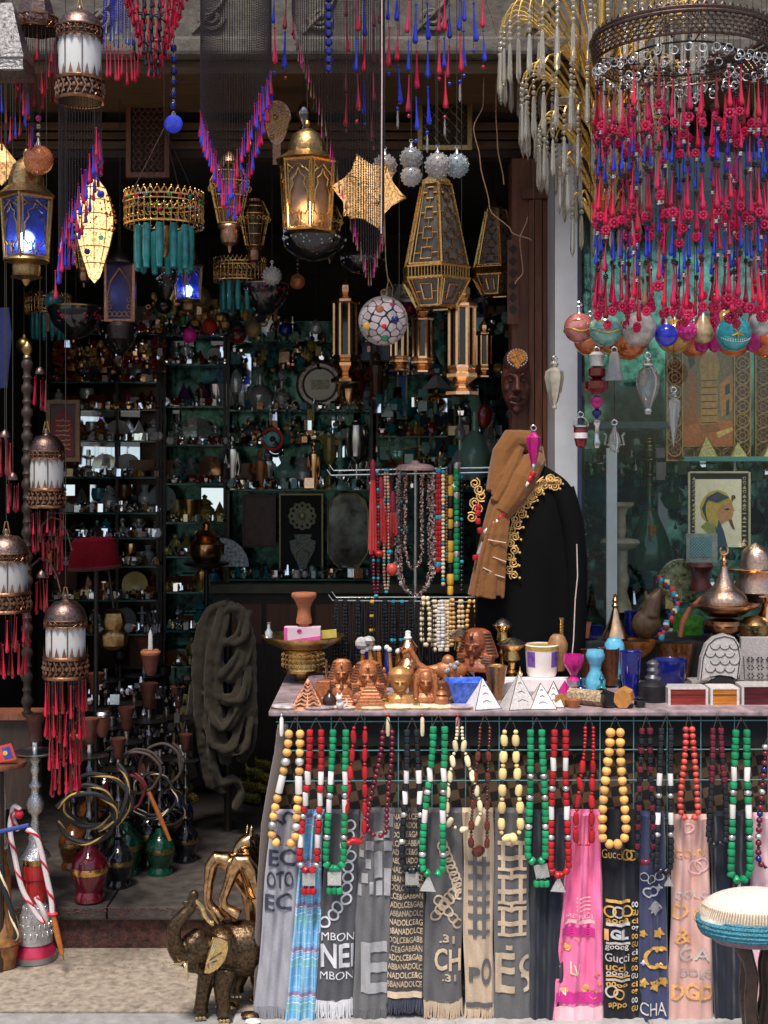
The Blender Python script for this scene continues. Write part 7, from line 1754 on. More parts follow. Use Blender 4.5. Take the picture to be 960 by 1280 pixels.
m.build('gold_embroidery',EMB,t)
m=B()
for i,(a,b)in enumerate(((597,612),(600,620),(592,628),(596,636),(588,646),(592,604))):
 pts=[]
 for k in range(15):
  q=k/14*3.4*pi;r=7*(1-k/18);pts.append((a+r*cos(q+i),-22,b+r*sin(q+i)))
 m.tube(pts,.9,4)
m.build('gold_embroidery',EMB,t)
# brown scarf wrapped around its neck
t=thing('brown_headscarf','ochre brown scarf wound round the neck of the black robed form','scarf',632,640,YM);B=lambda:MB(632,640,YM)
BRC=M_SC('ochre_brown_cotton',(.22,.088,.026),.3)
m=B()
m.tube([(668,6,566),(655,-4,552),(640,-10,552),(628,-14,568),(622,-20,590),(617,-25,615)],[12,16,17,15,13,12],12)
m.tube([(672,-6,574),(662,-18,580),(650,-26,600),(638,-32,622),(625,-34,640)],[11,16,18,15,12],12)
m.tube([(668,14,560),(672,8,590),(668,0,604)],[13,13,10],10)
m.tube([(648,-20,560),(640,-27,580),(628,-32,606),(616,-34,626)],[6,8,8,7],8)
m.tube([(660,-24,584),(648,-34,604),(636,-39,622)],[5,6,5],8)
m.tube([(620,-32,625),(612,-34,660),(606,-36,695),(602,-37,722),(600,-36,742)],[13,15,17,19,21],12,sq=.42)
m.tube([(628,-30,625),(622,-36,660),(617,-38,700),(614,-38,740)],[10,12,14,15],10,sq=.4)
m.tube([(612,-30,640),(600,-33,690),(592,-34,730),(588,-34,742)],[6,8,9,8],8,sq=.6)
for k in range(8):
 e=k*4.4-16;j=3*sin(k*2.1)
 m.tube([(668-k*1.5,-16+j*.3,570+k*3.2),(654-k,-27+j*.4,588+k*4.4),(638-k*.5,-37+j*.3,608+k*4),(624,-40,626+k*2.6)],[1.6,2.7,2.9,1.6],6)
 m.tube([(624+e*.4,-38,630),(617+e*.7,-43+j*.5,664),(611+e*.95,-45+j*.5,700),(607+e*1.15,-46,742+2*sin(k*3))],[1.6,2.6,2.8,2.2],6)
 m.tube([(656-k*2.2,-8,548+k*1.2),(640-k*2,-22+j*.4,566+k*1.5),(626-k*1.4,-32+j*.3,592+k),(617-k*.7,-36,618)],[1.5,2.4,2.5,1.6],6)
o=blob(m.build('scarf_cloth',BRC,t),.0024,2);crumple(o,.003,.03)
m=B()
for x0,y0,x1,y1 in((600,706,616,714),(612,693,628,699),(607,712,626,718),(606,672,628,676)):m.tube([(x0,-48.5,y0),((x0+x1)/2,-49.5,(y0+y1)/2),(x1,-48,y1)],.7,4)
m.build('pale_stripe',mat('pale_thread',(.7,.55,.42),.8,0,.1,90,.1),t)
# red bead necklace with pewter tassel on the form
t=thing('bead_necklace','red bead necklace with a pewter triangle lying over the brown scarf','necklace',640,620,YM-.1)
path=[(668,590),(660,602),(650,615),(641,628),(632,640),(622,650),(612,660),(604,668)];path2=[(598,630),(597,645),(598,658),(602,668)]
k=0
for pp in(path,path2):
 L_=0
 for(a,b),(c,d)in zip(pp,pp[1:]):
  n=max(1,int(math.hypot(c-a,d-b)/6.6))
  for i in range(n):
   q=(i+.5)/n;mt_=SILVERBEAD if k%8==4 else(WHITEBEAD if k%8==2 else BRED)
   o=link('bead',bead('t'if k%8==2 else 'b',mt_),t,((a+(c-a)*q-640)*u_(YM-.1),0,(620-(b+(d-b)*q))*u_(YM-.1)));f=u_(YM-.1)/S*7.6;o.scale=(f*.9,f*.9,f);o.rotation_euler=(0,-math.atan2(c-a,d-b),0);k+=1
m=MB(640,620,YM-.1);m.prism([(602,676),(607,692),(596,692)],-1.5,1.5);m.build('pendant',PEWTER,t,smooth=False)
for i in range(4):put(t,640,620,YM-.1,bead('b',BRED),'bead',594+i*5,0,697,7)
# thin twisted cord hanging in front of the window post
t=thing('string','thin pale knotted string hanging beside the black robe','string',720,740,.35);m=MB(720,740,.35);m.tube([(721,0,680),(722,0,720),(719,0,750),(717,0,800),(714,0,830)],.8,5);m.build('strand',mat('pale_cord',(.6,.45,.42)),t)
# ---------------------------------------------------------------- left side: water pipes, brass animals, scarf, hat, shoes
ZF=.128
FY=lambda py:depth_on(py,ZF);GY=lambda py:depth_on(py,0)
def spiral(x,y,pts_r,turns,d0,wob=0,n=60,ph=0,sq=.8):
 return[(x+pts_r*(1+.06*sin(q*5+ph))*cos(q),d0+wob*sin(q*.5+ph),y+pts_r*sq*(1+.05*sin(q*3+ph))*sin(q))for q in[2*pi*turns*k/n+ph for k in range(n+1)]]
HOSE_BLACK=mat('black_velvet_hose',(.012,.012,.014),.6,0,.3,300,.5)
def hose(t,ax,ay,Y,pts,r,base,stripe=None,name='hose',k=.55):
 m=MB(ax,ay,Y);m.tube(pts,r,8);m.build(name,base,t)
 if stripe:
  m=MB(ax,ay,Y);L_=0;n=len(pts);tw=[]
  P_=[Vector(p)for p in pts];acc=0
  for i in range(n):
   if i:acc+=(P_[i]-P_[i-1]).length
   T=(P_[min(i+1,n-1)]-P_[max(i-1,0)]).normalized();nx=T.cross(Vector((.1,1,.2))).normalized();b=T.cross(nx);a=acc*k/r
   tw.append(tuple(P_[i]+(nx*cos(a)+b*sin(a))*r*.72))
  m.tube(tw,r*.52,5);m.build('hose_stripe',stripe,t)
def dense(pts,n=90):
 """smooth curve through a few points"""
 P_=[Vector(p)for p in pts];out=[];m=len(P_)-1
 for i in range(n+1):
  s_=i/n*m;k=min(int(s_),m-1);q=s_-k
  p0,p1,p2,p3=P_[max(k-1,0)],P_[k],P_[k+1],P_[min(k+2,m)]
  out.append(tuple(.5*((2*p1)+(p2-p0)*q+(2*p0-5*p1+4*p2-p3)*q*q+(3*p1-p0-3*p2+p3)*q**3)))
 return out
 # red and crystal hookah at the left front
x,yb=44,1197;Y=GY(1199)
REDLAQ=mat('scarlet_enamel',(.55,.02,.02),.3,0,.15,40,.05,coat=.5)
t=lathe_thing('hookah','tall hookah with scarlet neck and cut crystal base, nearest the street at the left','water pipe',x,yb,[('clay_bowl',mat('dark_clay',(.09,.025,.015),.5,0,.4,60,.2),[(11,893),(12,892),(11,898),(8,908),(7,922),(9,926)]),('neck',SILVER,[(3,926),(4,928),(4,938),(3,942)]),('ash_tray',STEEL,[(3,942),(22,941),(26,939),(26,940.5),(22,943),(5,946)],dict(n=28)),('silver_stem',mat('chased_silver',(.62,.61,.60),.25,1,.4,260,.8,dist=.003),[(5,946),(7,950),(4,955),(6,962),(4,968),(4,975),(8,982),(5,986),(5,992),(9,998),(11,1005),(9,1014),(5,1018),(4,1022),(6,1030),(5,1036),(9,1046),(8,1052),(12,1060),(18,1068),(19,1071)],dict(n=24)),('gilt_collar',BRASS,[(14,1071),(14.5,1074),(14,1080)]),('scarlet_neck',REDLAQ,[(15,1080),(15.5,1082),(15,1097),(12,1099),(13,1102),(14,1122),(13,1126)],dict(n=24)),('crystal_base',mat('cut_crystal',(.80,.74,.72),.08,.1,.4,120,.2,trans=.5,coat=.5),[(12,1126),(15,1132),(19,1145),(21,1160),(22,1174),(22,1176)],dict(n=24)),('red_foot',mat('raspberry_enamel',(.50,.02,.07),.25,0,.15,40,.05,coat=.5),[(20,1176),(25,1186),(26,1190),(26,1191)],dict(n=24)),('glass_rim',mat('greyish_glass',(.4,.34,.33),.1,0,.1,40,0,trans=.5),[(26,1191),(26.5,1198),(24,1199)],dict(n=24))],Y)
def cut(m):
 for r in range(4):
  for k in range(18):
   a=2*pi*(k+.5*(r%2))/18;q=[14.5,17.5,20,21.5][r];m.ball(x+q*cos(a),q*sin(a),1134+r*10,2.1,6,4,sx=.8,sd=.8,sy=1.5)
extra(t,x,yb,Y,'cut_facet',SILVER,cut)
RW1=mat('white_hose',(.72,.62,.62),.5,0,.15,200,.3);RW2=mat('crimson_stripe',(.50,.015,.04),.5,0,.2,200,.3)
t=thing('hookah_hose','red and white striped hookah hose with wooden mouthpiece over the scarlet hookah','hose',40,1020,Y-.09)
hose(t,40,1020,Y-.09,dense([(22,4,1016),(14,2,1020),(13,0,1040),(20,-2,1075),(28,-3,1108),(38,-3,1128),(48,-2,1145),(58,-1,1152),(55,-4,1138),(46,-4,1120)],100),3.2,RW1,RW2)
hose(t,40,1020,Y-.09,dense([(20,8,1040),(14,4,1020),(18,0,1008),(26,-2,1012)],40),3.2,RW1,RW2)
hose(t,40,1020,Y-.09,dense([(34,0,1036),(46,-2,1046),(54,-4,1070),(60,-6,1095),(66,-8,1120),(68,-10,1138)],80),3.4,RW1,RW2)
extra(t,40,1020,Y-.09,'crimson_tie',RW2,lambda m:(m.ball(24,0,1018,6,8,6),m.ball(68,-10,1139,5,8,6,sx=1.4,sy=.6))and None)
extra(t,40,1020,Y-.09,'mouthpiece',mat('varnished_mouthpiece',(.40,.12,.03),.35,0,.3,60,.2),lambda m:m.tube([(69,-10,1140),(75,-12,1165),(81,-13,1188)],[3.2,3.8,2.6],8));extra(t,40,1020,Y-.09,'metal_tip',BRASS,lambda m:m.tube([(81,-13,1188),(83,-13.4,1195)],[1.4,1],6))
t=thing('hookah_handle','blue wrapped hookah mouthpiece poking in from the left edge','mouthpiece',10,1036,Y-.12);extra(t,10,1036,Y-.12,'handle',mat('blue_wrapping',(.03,.05,.22),.6,0,.4,200,.4),lambda m:m.tube([(-20,0,1044),(38,-6,1030)],3,8));t.name='hose_mouthpiece'
# copper and glass hookah cut by the left edge
x,yb=2,1207;Y=GY(1208)
t=lathe_thing('hookah','amber and copper hookah base cut by the left edge','water pipe',x,yb,[('base',mat('smoked_copper_glass',(.34,.15,.05),.15,.4,.5,40,.1,coat=.5),[(8,1060),(10,1068),(7,1078),(9,1086),(12,1100),(12,1130),(18,1146),(25,1168),(26,1176),(22,1180),(21,1190),(19,1198),(20,1204),(19,1207)],dict(n=24)),('stem',SILVER,[(4,960),(6,1000),(5,1040),(9,1052),(8,1060)])],Y)
t=thing('hookah_hose','black and gold twisted hose hanging beside the amber hookah at the left edge','hose',14,1120,Y-.06);hose(t,14,1120,Y-.06,dense([(2,-2,1080),(6,-2,1110),(16,-3,1140),(21,-3,1165),(18,-3,1172)],60),3.4,HOSE_BLACK,CREAM,k=.35)
# black hookah with red glass base and gold twisted hose
x,yb=112,1124;Y=FY(1126)
def hookah(label,x,yb,sc,Y,basemat,stemmat,cup=True,vary=0,collar=BRASS):
 h=lambda v:yb-v*sc
 parts=[('glass_base',basemat,[(19*sc,h(0)),(19*sc,h(6)),(16*sc,h(12)),(21*sc,h(26)),(23*sc,h(40)),(21*sc,h(50)),(14*sc,h(58)),(8*sc,h(64)),(6*sc,h(72))],dict(n=24,flute=.03 if vary else.015,fk=10)),('gilt_band',collar,[(22.6*sc,h(34)),(23.6*sc,h(38)),(22.8*sc,h(42))],dict(n=24)),('stem',stemmat,[(5*sc,h(72)),(9*sc,h(78)),(5*sc,h(84)),(4*sc,h(96)),(7*sc,h(104)),(4*sc,h(112)),(5*sc,h(124)),(8*sc,h(132)),(4*sc,h(138)),(3.4*sc,h(156)),(6*sc,h(162)),(3*sc,h(168)),(3*sc,h(176))],dict(n=16)),('ash_tray',DIRON,[(3*sc,h(176)),(22*sc,h(178)),(24*sc,h(180)),(20*sc,h(178.8)),(4*sc,h(180))],dict(n=24)),('neck',SILVER,[(3*sc,h(180)),(4*sc,h(184)),(3*sc,h(190)),(4*sc,h(194))],dict(n=12))]
 if cup:parts.append(('clay_bowl',mat('dark_clay',(.09,.025,.015)),[(5*sc,h(194)),(8*sc,h(200)),(8*sc,h(212)),(12*sc,h(224)),(12*sc,h(226)),(9*sc,h(224))],dict(n=16)))
 return lathe_thing('hookah',label,'water pipe',x,yb,parts,Y,'hookahs standing inside the shop on the left')
hookah('black stemmed hookah with a dark red glass base, front one on the shop step',x,yb,1.0,Y,mat('garnet_glass',(.16,.008,.02),.08,0,.3,30,.05,trans=.2,coat=.6),mat('dark_chrome',(.18,.17,.17),.2,1,.4,60,.2))
t=thing('hookah_hose','thick black hose with gold twists coiled round the red based hookah','hose',114,1010,Y-.05)
GOLDT=mat('gold_braid',(.50,.30,.07),.4,.3,.25,200,.3)
hose(t,114,1010,Y-.05,spiral(114,1006,31,1.0,-14,6,70,.4,.85),3,HOSE_BLACK,GOLDT,k=.30)
hose(t,114,1010,Y-.05,spiral(112,1016,37,.9,-24,6,70,3.6,.85),3,HOSE_BLACK,GOLDT,k=.30)
hose(t,114,1010,Y-.05,spiral(122,1002,42,.95,6,10,80,1.4,.8),3,HOSE_BLACK,GOLDT,k=.30)
hose(t,114,1010,Y-.05,dense([(128,-26,1030),(150,-20,1020),(160,-10,995),(158,0,970),(146,4,955)],50),3,HOSE_BLACK,GOLDT,k=.3)
for i,(x,yb,s_,bm_,lab)in enumerate(((158,1092,.92,mat('bottle_green_glass',(.008,.1,.05)),'dark green based hookah behind the red based one'),(140,1070,.9,BLACKGLOSS,'black glass hookah between the red and the green one'),(186,1080,1.0,BLACKGLOSS,'black hookah with looped hoses right of the green one'),(208,1062,.92,BLACKGLOSS,'black hookah standing rightmost in the dark group'),(222,1050,.85,COBALT,'hookah with blue black base at the right end of the group'),(168,1050,.95,BLACKGLOSS,'black hookah at the back of the group, its bowl rimmed white'),(120,1056,.95,BROWNGLASS,'brown glass hookah behind the gold braided hose'),(92,1085,.8,BROWNGLASS,'small brown hookah beside the dark wall, left of the red based one'),(148,1108,.82,BLACKGLOSS,'small black hookah squeezed between the red and green based ones'),(200,1092,.8,mat('bottle_green_glass',(.008,.1,.05)),'dark bottle green hookah standing before the rightmost black ones'),(232,1076,.7,BLACKGLOSS,'short black hookah at the foot of the grey green scarf'),(132,1030,1.0,BLACKGLOSS,'tall black hookah deepest in the corner'),(180,1024,1.0,BROWNGLASS,'tall brown hookah at the back near the clay pots'))):
 hookah(lab,x,yb,s_,FY(yb),bm_,mat('dark_chrome',(.18,.17,.17)),i%2==0,i,DBRASS)
rn=random.Random(9)
for i,(x,y,r,mt_,st)in enumerate(((160,985,24,mat('wine_hose',(.12,.012,.02),.5,0,.3,200,.4),None),(178,960,26,mat('taupe_hose',(.09,.065,.055),.5,0,.3,200,.4),None),(196,990,27,HOSE_BLACK,CREAM),(205,950,25,mat('taupe_hose',(.2,.15,.13)),None),(212,1005,22,HOSE_BLACK,GOLDT),(150,950,20,HOSE_BLACK,SILVER),(172,1012,26,HOSE_BLACK,None),(220,1030,20,HOSE_BLACK,CREAM),(138,980,30,HOSE_BLACK,None),(190,930,22,mat('wine_hose',(.12,.012,.02)),None))):
 Yh=.7+.05*i;t=thing('hookah_hose',f'{["wine red", "taupe brown", "black and cream", "pale taupe", "black and gold", "black and silver", "plain black", "cream flecked black", "large plain black", "dark wine"][i]} coiled hose on the dark hookahs','hose',x,y,Yh,'coiled hoses on the dark hookahs')
 hose(t,x,y,Yh,spiral(x,y,r,1.6,-18,8,90,rn.uniform(0,6),1.0),1.9,mt_,st,k=.35)
t=thing('hose_mouthpiece','brown wooden hose mouthpiece slanting down across the dark hookahs','mouthpiece',198,1020,.62);extra(t,198,1020,.62,'handle',mat('varnished_mouthpiece',(.4,.12,.03)),lambda m:m.tube([(186,0,990),(200,-2,1020),(213,-3,1050)],[2.5,3.2,2.2],8))
# terracotta bowls waiting on the hookahs
for i,(x,y,s_)in enumerate(((112,918,1.2),(100,930,1.0),(188,828,1.0),(128,905,.9))):
 Yb=.8-.05*i;lathe_thing('clay_bowl',('red clay hookah bowl with a foil cap above the black hookahs','red clay bowl left of the foil capped one','clay flower pot shaped bowl on the tall stand by the grey scarf','small clay bowl behind the foil capped one')[i],'clay bowl',x,y+16,[('bowl',mat('dull_red_clay',(.16,.05,.03),.7,0,.3,90,.3),[(5*s_,y+16),(8*s_,y+10),(11*s_,y-8),(12*s_,y-10)]),('foil_rim',SILVER if i in(0,3)else TERRA,[(12*s_,y-10),(12.6*s_,y-13),(10*s_,y-16),(1e-7,y-15)])],Yb)
t=lathe_thing('candle','tall white candle standing in the clay pot by the grey scarf','candle',188,812,[('candle',WHITEBEAD,[(3,812),(2.6,792),(1e-7,786)])],.7)
# tall black hat stand with the fez
t=thing('hat_stand','slim dark iron stand carrying the dark red fez','stand',120,1000,.75);extra(t,120,1000,.75,'pole',DIRON,lambda m:m.tube([(120,0,700),(120,0,1075)],3.2,8));extra(t,120,1000,.75,'bracket',DIRON,lambda m:m.tube([(120,0,705),(136,0,715),(140,0,745),(142,0,760)],2,6));extra(t,120,1000,.75,'base',DIRON,lambda m:m.lathe([(26,1078),(24,1074),(4,1068)],20))
t=lathe_thing('fez_hat','dark red felt fez hat tilted on its iron stand','hat',118,704,[('crown',mat('dark_red_felt',(.09,.002,.006),.95,0,.25,90,.4,spec=.1),[(32,711),(33,708),(28,684),(26,675),(22,672),(1e-7,671)],dict(n=32,rot=0)),('brim_band',mat('dark_felt_band',(.05,.006,.008),.9,0,.2,90,.3),[(32.5,712),(33.4,710),(33,707)],dict(n=32))],.70);t.rotation_euler=(0,-.06,0)
# ornate brass burner on the shelf near the fez
lathe_thing('brass_burner','dark brass pierced incense burner right of the lowest white lantern','burner',142,790,[('burner',DBRASS,[(6,762),(12,766),(15,776),(12,786),(16,790),(18,794),(16,806),(6,812)],dict(flute=.06,fk=9))],.8)
# turned wooden post and ledge at the far left
t=thing('turned_post','dark turned wooden post standing at the left edge behind the lanterns','post',34,890,.40)
pr=[(6,446)];y=450
while y<886:pr+=[(5,y),(7,y+3),(7.5,y+8),(5,y+12),(4.4,y+18),(6.4,y+22),(4.4,y+26)];y+=30
extra(t,34,890,.40,'post',WOODDK,lambda m:m.lathe(pr+[(7,890)],14));extra(t,34,890,.4,'finial',DBRASS,lambda m:m.lathe([(1e-7,426),(6,432),(7,438),(4,444),(6,447)],12))
t=thing('wooden_ledge','low wooden ledge below the turned post at the left edge','ledge',30,900,.5);extra(t,30,900,.5,'shelf_board',WOODRED,lambda m:m.box(-60,52,-12,30,890,898),False);extra(t,30,900,.5,'apron',WOODDK,lambda m:m.box(-60,46,-6,24,898.5,1010),False)
t=thing('small_tray_table','small round tray table at the left edge holding picture cards','table',2,960,.28);extra(t,2,960,.28,'top',WOODRED,lambda m:m.lathe([(30,958),(31,955),(30,952),(1e-7,952)],26));extra(t,2,960,.28,'leg',WOODDK,lambda m:m.tube([(0,0,958),(0,0,1214)],5,8))
t=thing('picture_card','small bright red and blue picture card leaning on the tray table','card',8,950,.24);extra(t,8,950,.24,'card',mat('scarlet_card',(.55,.06,.04),.5,0,.2,60,.1),lambda m:m.prism([(-6,934),(14,929),(21,949),(-2,953)],-1,1),False)
extra(t,8,950,.24,'blue_print',mat('blue_print',(.04,.08,.4),.5,0,.3,60,.1),lambda m:m.prism([(2,935),(12,932.5),(17,946),(6,948.5)],-1.5,-1),False);extra(t,8,950,.24,'yellow_dot',BYELLOW,lambda m:m.prism([(7+3*cos(a),941+3*sin(a))for a in[2*pi*k/10 for k in range(10)]],-1.9,-1.5),False)
# black metal tube beside it and blue cloth
t=thing('blue_cloth','dark blue cloth hanging at the left edge in the gloom','cloth',3,460,.7);m=MB(3,460,.7);m.tube([(3,0,385),(5,0,420),(2,0,460),(4,0,485)],[9,11,10,6],10,sq=.4);m.build('fold',mat('navy_cloth',(.012,.02,.10),.8,0,.3,60,.3),t)
# framed red calligraphy
t=thing('framed_calligraphy','dark framed red arched picture with gold script behind the upper white lantern','picture',80,600,1.0);B=lambda:MB(80,600,1.0)
m=B();m.box(58,100,0,4,500,577);m.build('backing',WOODDK,t,smooth=False)
for b in((58,63,500,577),(95,100,500,577),(63,95,500,505),(63,95,572,577)):m=B();m.box(b[0],b[1],-2.5,-.1,b[2],b[3]);m.build('frame',mat('gilt_brown_frame',(.16,.085,.04),.5,.2,.6,200,.6),t,smooth=False)
m=B();m.prism([(66,570),(66,524),(72,516),(79,508),(86,516),(92,524),(92,570)],-.8,-.1);m.build('red_panel',mat('deep_red_panel',(.12,.012,.016),.7,0,.3,60,.2),t,smooth=False)
m=B();rn=random.Random(3)
for r in range(7):
 pts=[(70+k*1.5,-1,526+r*6+rn.uniform(-1.3,1.3))for k in range(13)];m.tube(pts,.5,4)
m.build('gold_script',mat('gold_ink',(.5,.36,.14)),t)
# grey green scarf hanging by the racks
t=thing('hanging_scarf','grey green scarf looped and knotted on a dark stand inside the shop','scarf',280,770,1.25);B=lambda:MB(280,770,1.25)
GGC=M_SC('grey_green_cotton',(.050,.040,.025),.45)
m=B()
rq=random.Random(7)
def skein(pts,nst,r,sp):
 for _ in range(nst):
  ox,od,ph=rq.uniform(-sp,sp),rq.uniform(-sp,sp),rq.uniform(0,6)
  q=dense([(x+ox+2*sin(i*1.3+ph),d+od,y+rq.uniform(-2,2)+ox*.4)for i,(x,d,y)in enumerate(pts)],30);m.tube(q,[r*(.8+.35*sin(k*.35+ph))for k in range(31)],8)
skein([(288,0,756),(270,0,764),(258,-4,792),(254,-6,840),(257,-6,900),(262,-4,955),(272,-2,985)],9,4.6,9)
skein([(288,2,756),(304,0,776),(312,-3,820),(315,-4,880),(313,-4,925),(300,-4,950)],6,4.6,5)
for ya,dd in((800,-2),(834,-8),(868,-12),(900,-14),(930,-12)):skein([(266+rq.uniform(-4,8),dd+6,ya-34),(272,dd-4,ya-rq.uniform(2,14)),(288+rq.uniform(-6,6),dd-10,ya+rq.uniform(0,14)),(302,dd-6,ya-rq.uniform(2,14)),(311-rq.uniform(0,8),dd+6,ya-38)],6,4,8)
skein([(282,-6,762),(274,-18,800),(270,-22,850),(276,-22,905),(286,-18,950)],6,4.2,6)
skein([(262,-4,950),(275,-8,975),(292,-10,972),(300,-8,985),(294,-8,1008)],5,4.5,5)
m.tube(dense([(244,8,850),(238,10,890),(232,10,940),(240,8,975)],30),7,8)
o=blob(m.build('scarf_cloth',GGC,t),.0042,3);crumple(o,.012,.04)
t2=thing('scarf_stand','dark wooden stand holding up the grey green scarf','stand',285,1000,1.3);extra(t2,285,1000,1.3,'pole',WOODDK,lambda m:m.tube([(285,0,752),(285,0,1056)],5,8));extra(t2,285,1000,1.3,'arm',WOODDK,lambda m:m.tube([(262,0,765),(285,0,752),(305,0,765)],4,8));extra(t2,285,1000,1.3,'foot',WOODDK,lambda m:m.lathe([(26,1058),(26,1054),(6,1048)],16))
t=thing('yellow_green_cloth','dull yellow brown cloth hanging left of the grey green scarf','cloth',226,930,1.3);m=MB(226,930,1.3);m.tube([(228,0,868),(226,0,910),(222,0,960),(226,0,1000)],[9,11,12,10],10,sq=.5);m.build('fold',mat('drab_yellow_cloth',(.10,.075,.03),.85,0,.4,60,.4),t);t.name='hanging_cloth'
# pointed slippers in a row on the floor
def slipper(label,x,yb,mt,sole,s_=1.0,rz=0,up=0,gp=True):
 Yq=FY(yb+up);t=thing('pointed_slipper',label,'slipper',x,yb,Yq,'shiny pointed slippers on the shop floor');B=lambda:MB(x,yb,Yq);t.rotation_euler=(0,0,rz)
 m=B();m.tube([(x+18*s_,0,yb-5*s_),(x+6*s_,0,yb-6*s_),(x-8*s_,0,yb-5*s_),(x-18*s_,0,yb-7*s_),(x-22*s_,0,yb-13*s_),(x-20*s_,0,yb-17*s_)],[5*s_,7*s_,6.5*s_,4*s_,2*s_,.8*s_],10);m.build('upper',mt,t)
 m=B();m.tube([(x+20*s_,0,yb-1),(x-14*s_,0,yb-1),(x-20*s_,0,yb-4)],[5*s_,6*s_,2.4*s_],8,sq=.25);m.build('sole',sole,t)
 m=B()
 for k in range(8):m.ball(x-12*s_+k*3*s_,-4.5*s_,yb-9*s_,1.1*s_,5,4)
 m.build('sequin',GOLDPAINT,t)
GSL=mat('green_gold_brocade',(.05,.18,.06),.25,.5,.8,130,.5,col2=(.5,.40,.08));BSL=mat('blue_green_brocade',(.02,.10,.16),.25,.5,.8,130,.5,col2=(.35,.35,.08));OSL=mat('old_gold_brocade',(.28,.22,.05),.25,.6,.7,130,.5)
slipper('green gold slipper shining alone left of the grey green scarf',238,1000,GSL,OSL,.8,-.9);slipper('old gold slipper behind the lone green one',232,985,OSL,OSL,.7,-.9,14)
for i,(x,y,mt_,s_)in enumerate(((312,1000,BSL,.9),(322,988,GSL,.8),(330,975,GSL,.8),(338,982,OSL,.8),(318,968,BSL,.7),(330,958,OSL,.7),(310,985,OSL,.7))):
 slipper(f'{["blue green", "light green", "bright green", "gold", "teal", "dull gold", "bronze"][i]} pointed slipper in the heap right of the grey scarf',x,y,mt_,OSL,s_,-.7,[6,16,26,22,36,44,22][i])
t=thing('slipper_rack','low dark stepped rack under the pointed slippers','rack',325,1010,FY(1012)+.15);extra(t,325,1010,FY(1012)+.15,'step',WOODDK,lambda m:m.box(306,360,6,40,1001,1014),False);extra(t,325,1010,FY(1012)+.15,'step',WOODDK,lambda m:m.box(306,360,20,40,985,1000.9),False);extra(t,325,1010,FY(1012)+.15,'step',WOODDK,lambda m:m.box(306,360,30,40,970,984.9),False)
# ---------------------------------------------------------------- brass elephant and rearing horse
EB=mat('antique_brass_hide',(.040,.027,.016),.3,.85,.6,120,.6,dist=.003,col2=(.12,.075,.04));EPOL=mat('rubbed_brass',(.66,.46,.20),.24,1,.4,120,.35);IVB=mat('bright_brass_tusk',(.80,.60,.32),.22,1,.15,60,.1)
x,yb=262,1276;YE=GY(1276)
YE+=.045;t=thing('brass_elephant','antique brass elephant with raised trunk and bright ear standing by the scarves','elephant statue',x,yb,YE);t.rotation_euler=(0,0,.13);t.scale=(.94,)*3;t.location.z=0;B=lambda:MB(x,yb,YE)
m=B()
m.ball(306,18,1198,38,20,14,sx=1.28,sd=.78,sy=.98);m.ball(278,6,1196,30,16,12,sx=1.0,sd=.85,sy=1.05);m.ball(338,30,1200,33,16,12,sx=1,sd=.8,sy=.98)
m.ball(249,-14,1182,24,16,12,sx=1.05,sd=.95,sy=1.02);m.ball(240,-22,1176,17,14,10);m.ball(246,-22,1168,14,12,8);m.ball(240,-24,1196,15,12,8)
m.tube(dense([(240,-26,1190),(228,-31,1188),(219,-34,1176),(215.5,-35,1160),(218,-36,1144),(227,-36,1133),(236,-35,1124),(240,-34,1114),(241,-34,1106)],30),[13]*3+[12-.22*k for k in range(28)],12)
m.tube([(236,-34,1117),(230,-35,1115),(226,-35,1116)],[4,3,1.6],8);m.ball(242,-34,1106,6.6,10,8)
m.tube(dense([(262,2,1215),(256,-5,1235),(252,-9,1255),(250,-10,1270)],12),[15,14,13,12,11,10.5,10,9.6,9.4,9.4,9.8,10.6,11],12)
m.tube(dense([(284,-8,1215),(279,-14,1238),(280,-17,1258),(281,-18,1272)],12),[16,15,14,13,12,11,10.4,10,9.6,9.6,10,10.6,11],12)
m.tube(dense([(310,36,1215),(304,34,1238),(299,33,1252),(298,32,1262)],12),[17,16,15,13,12,11,10.4,10,9.6,9.6,10,10.6,11],12)
m.tube(dense([(345,18,1215),(342,15,1240),(340,12,1256),(339,11,1269)],12),[18,17,15,13,12,11,10.4,10,9.8,9.8,10,10.8,11],12)
m.tube([(244,-30,1202),(250,-26,1208),(258,-20,1210)],[6,7,7],8)
blob(m.build('elephant_body',EB,t),.0032,3)
ear=[(266,1163),(276,1166),(286,1173),(287,1184),(282,1196),(273,1206),(262,1210),(255,1207),(258,1190),(262,1176)]
m=B();m.prism(ear,-36,-33,lambda a,b:(a-262)*.55+3*sin((b-1163)*.14));o=m.build('ear',EPOL,t);bv_=o.modifiers.new('Bevel','BEVEL');bv_.width=.002;bv_.segments=2
m=B()
for k in range(6):
 q=k/5;a=(268+14*q,1166+8*q)if k<3 else(286-18*(q-.4)*1.6,1176+30*(q-.4)*1.6)
 m.tube([(258+3*q,-38,1196-4*q),((258+a[0])/2,-40+((258+a[0])/2-262)*.55,(1196+a[1])/2),(a[0],-38+(a[0]-262)*.55,a[1])],[1,1.6,.8],5)
m.build('ear_ridge',IVB,t)
m=B();m.tube(dense([(232,-36,1190),(224,-44,1191),(216,-49,1189),(210,-52,1190)],8),[3.4,3.2,3,2.8,2.4,2,1.6,1.1,.5],8);m.build('tusk',IVB,t)
m=B();m.tube(dense([(233,-40,1192),(232,-47,1196),(233,-50,1204),(233.5,-51,1211)],8),[3.4,3.2,3,2.7,2.4,2,1.6,1.1,.5],8);m.build('tusk',IVB,t)
m=B();m.ball(238,-36.5,1178,1.9,8,6);m.build('eye',INK,t)
m=B()
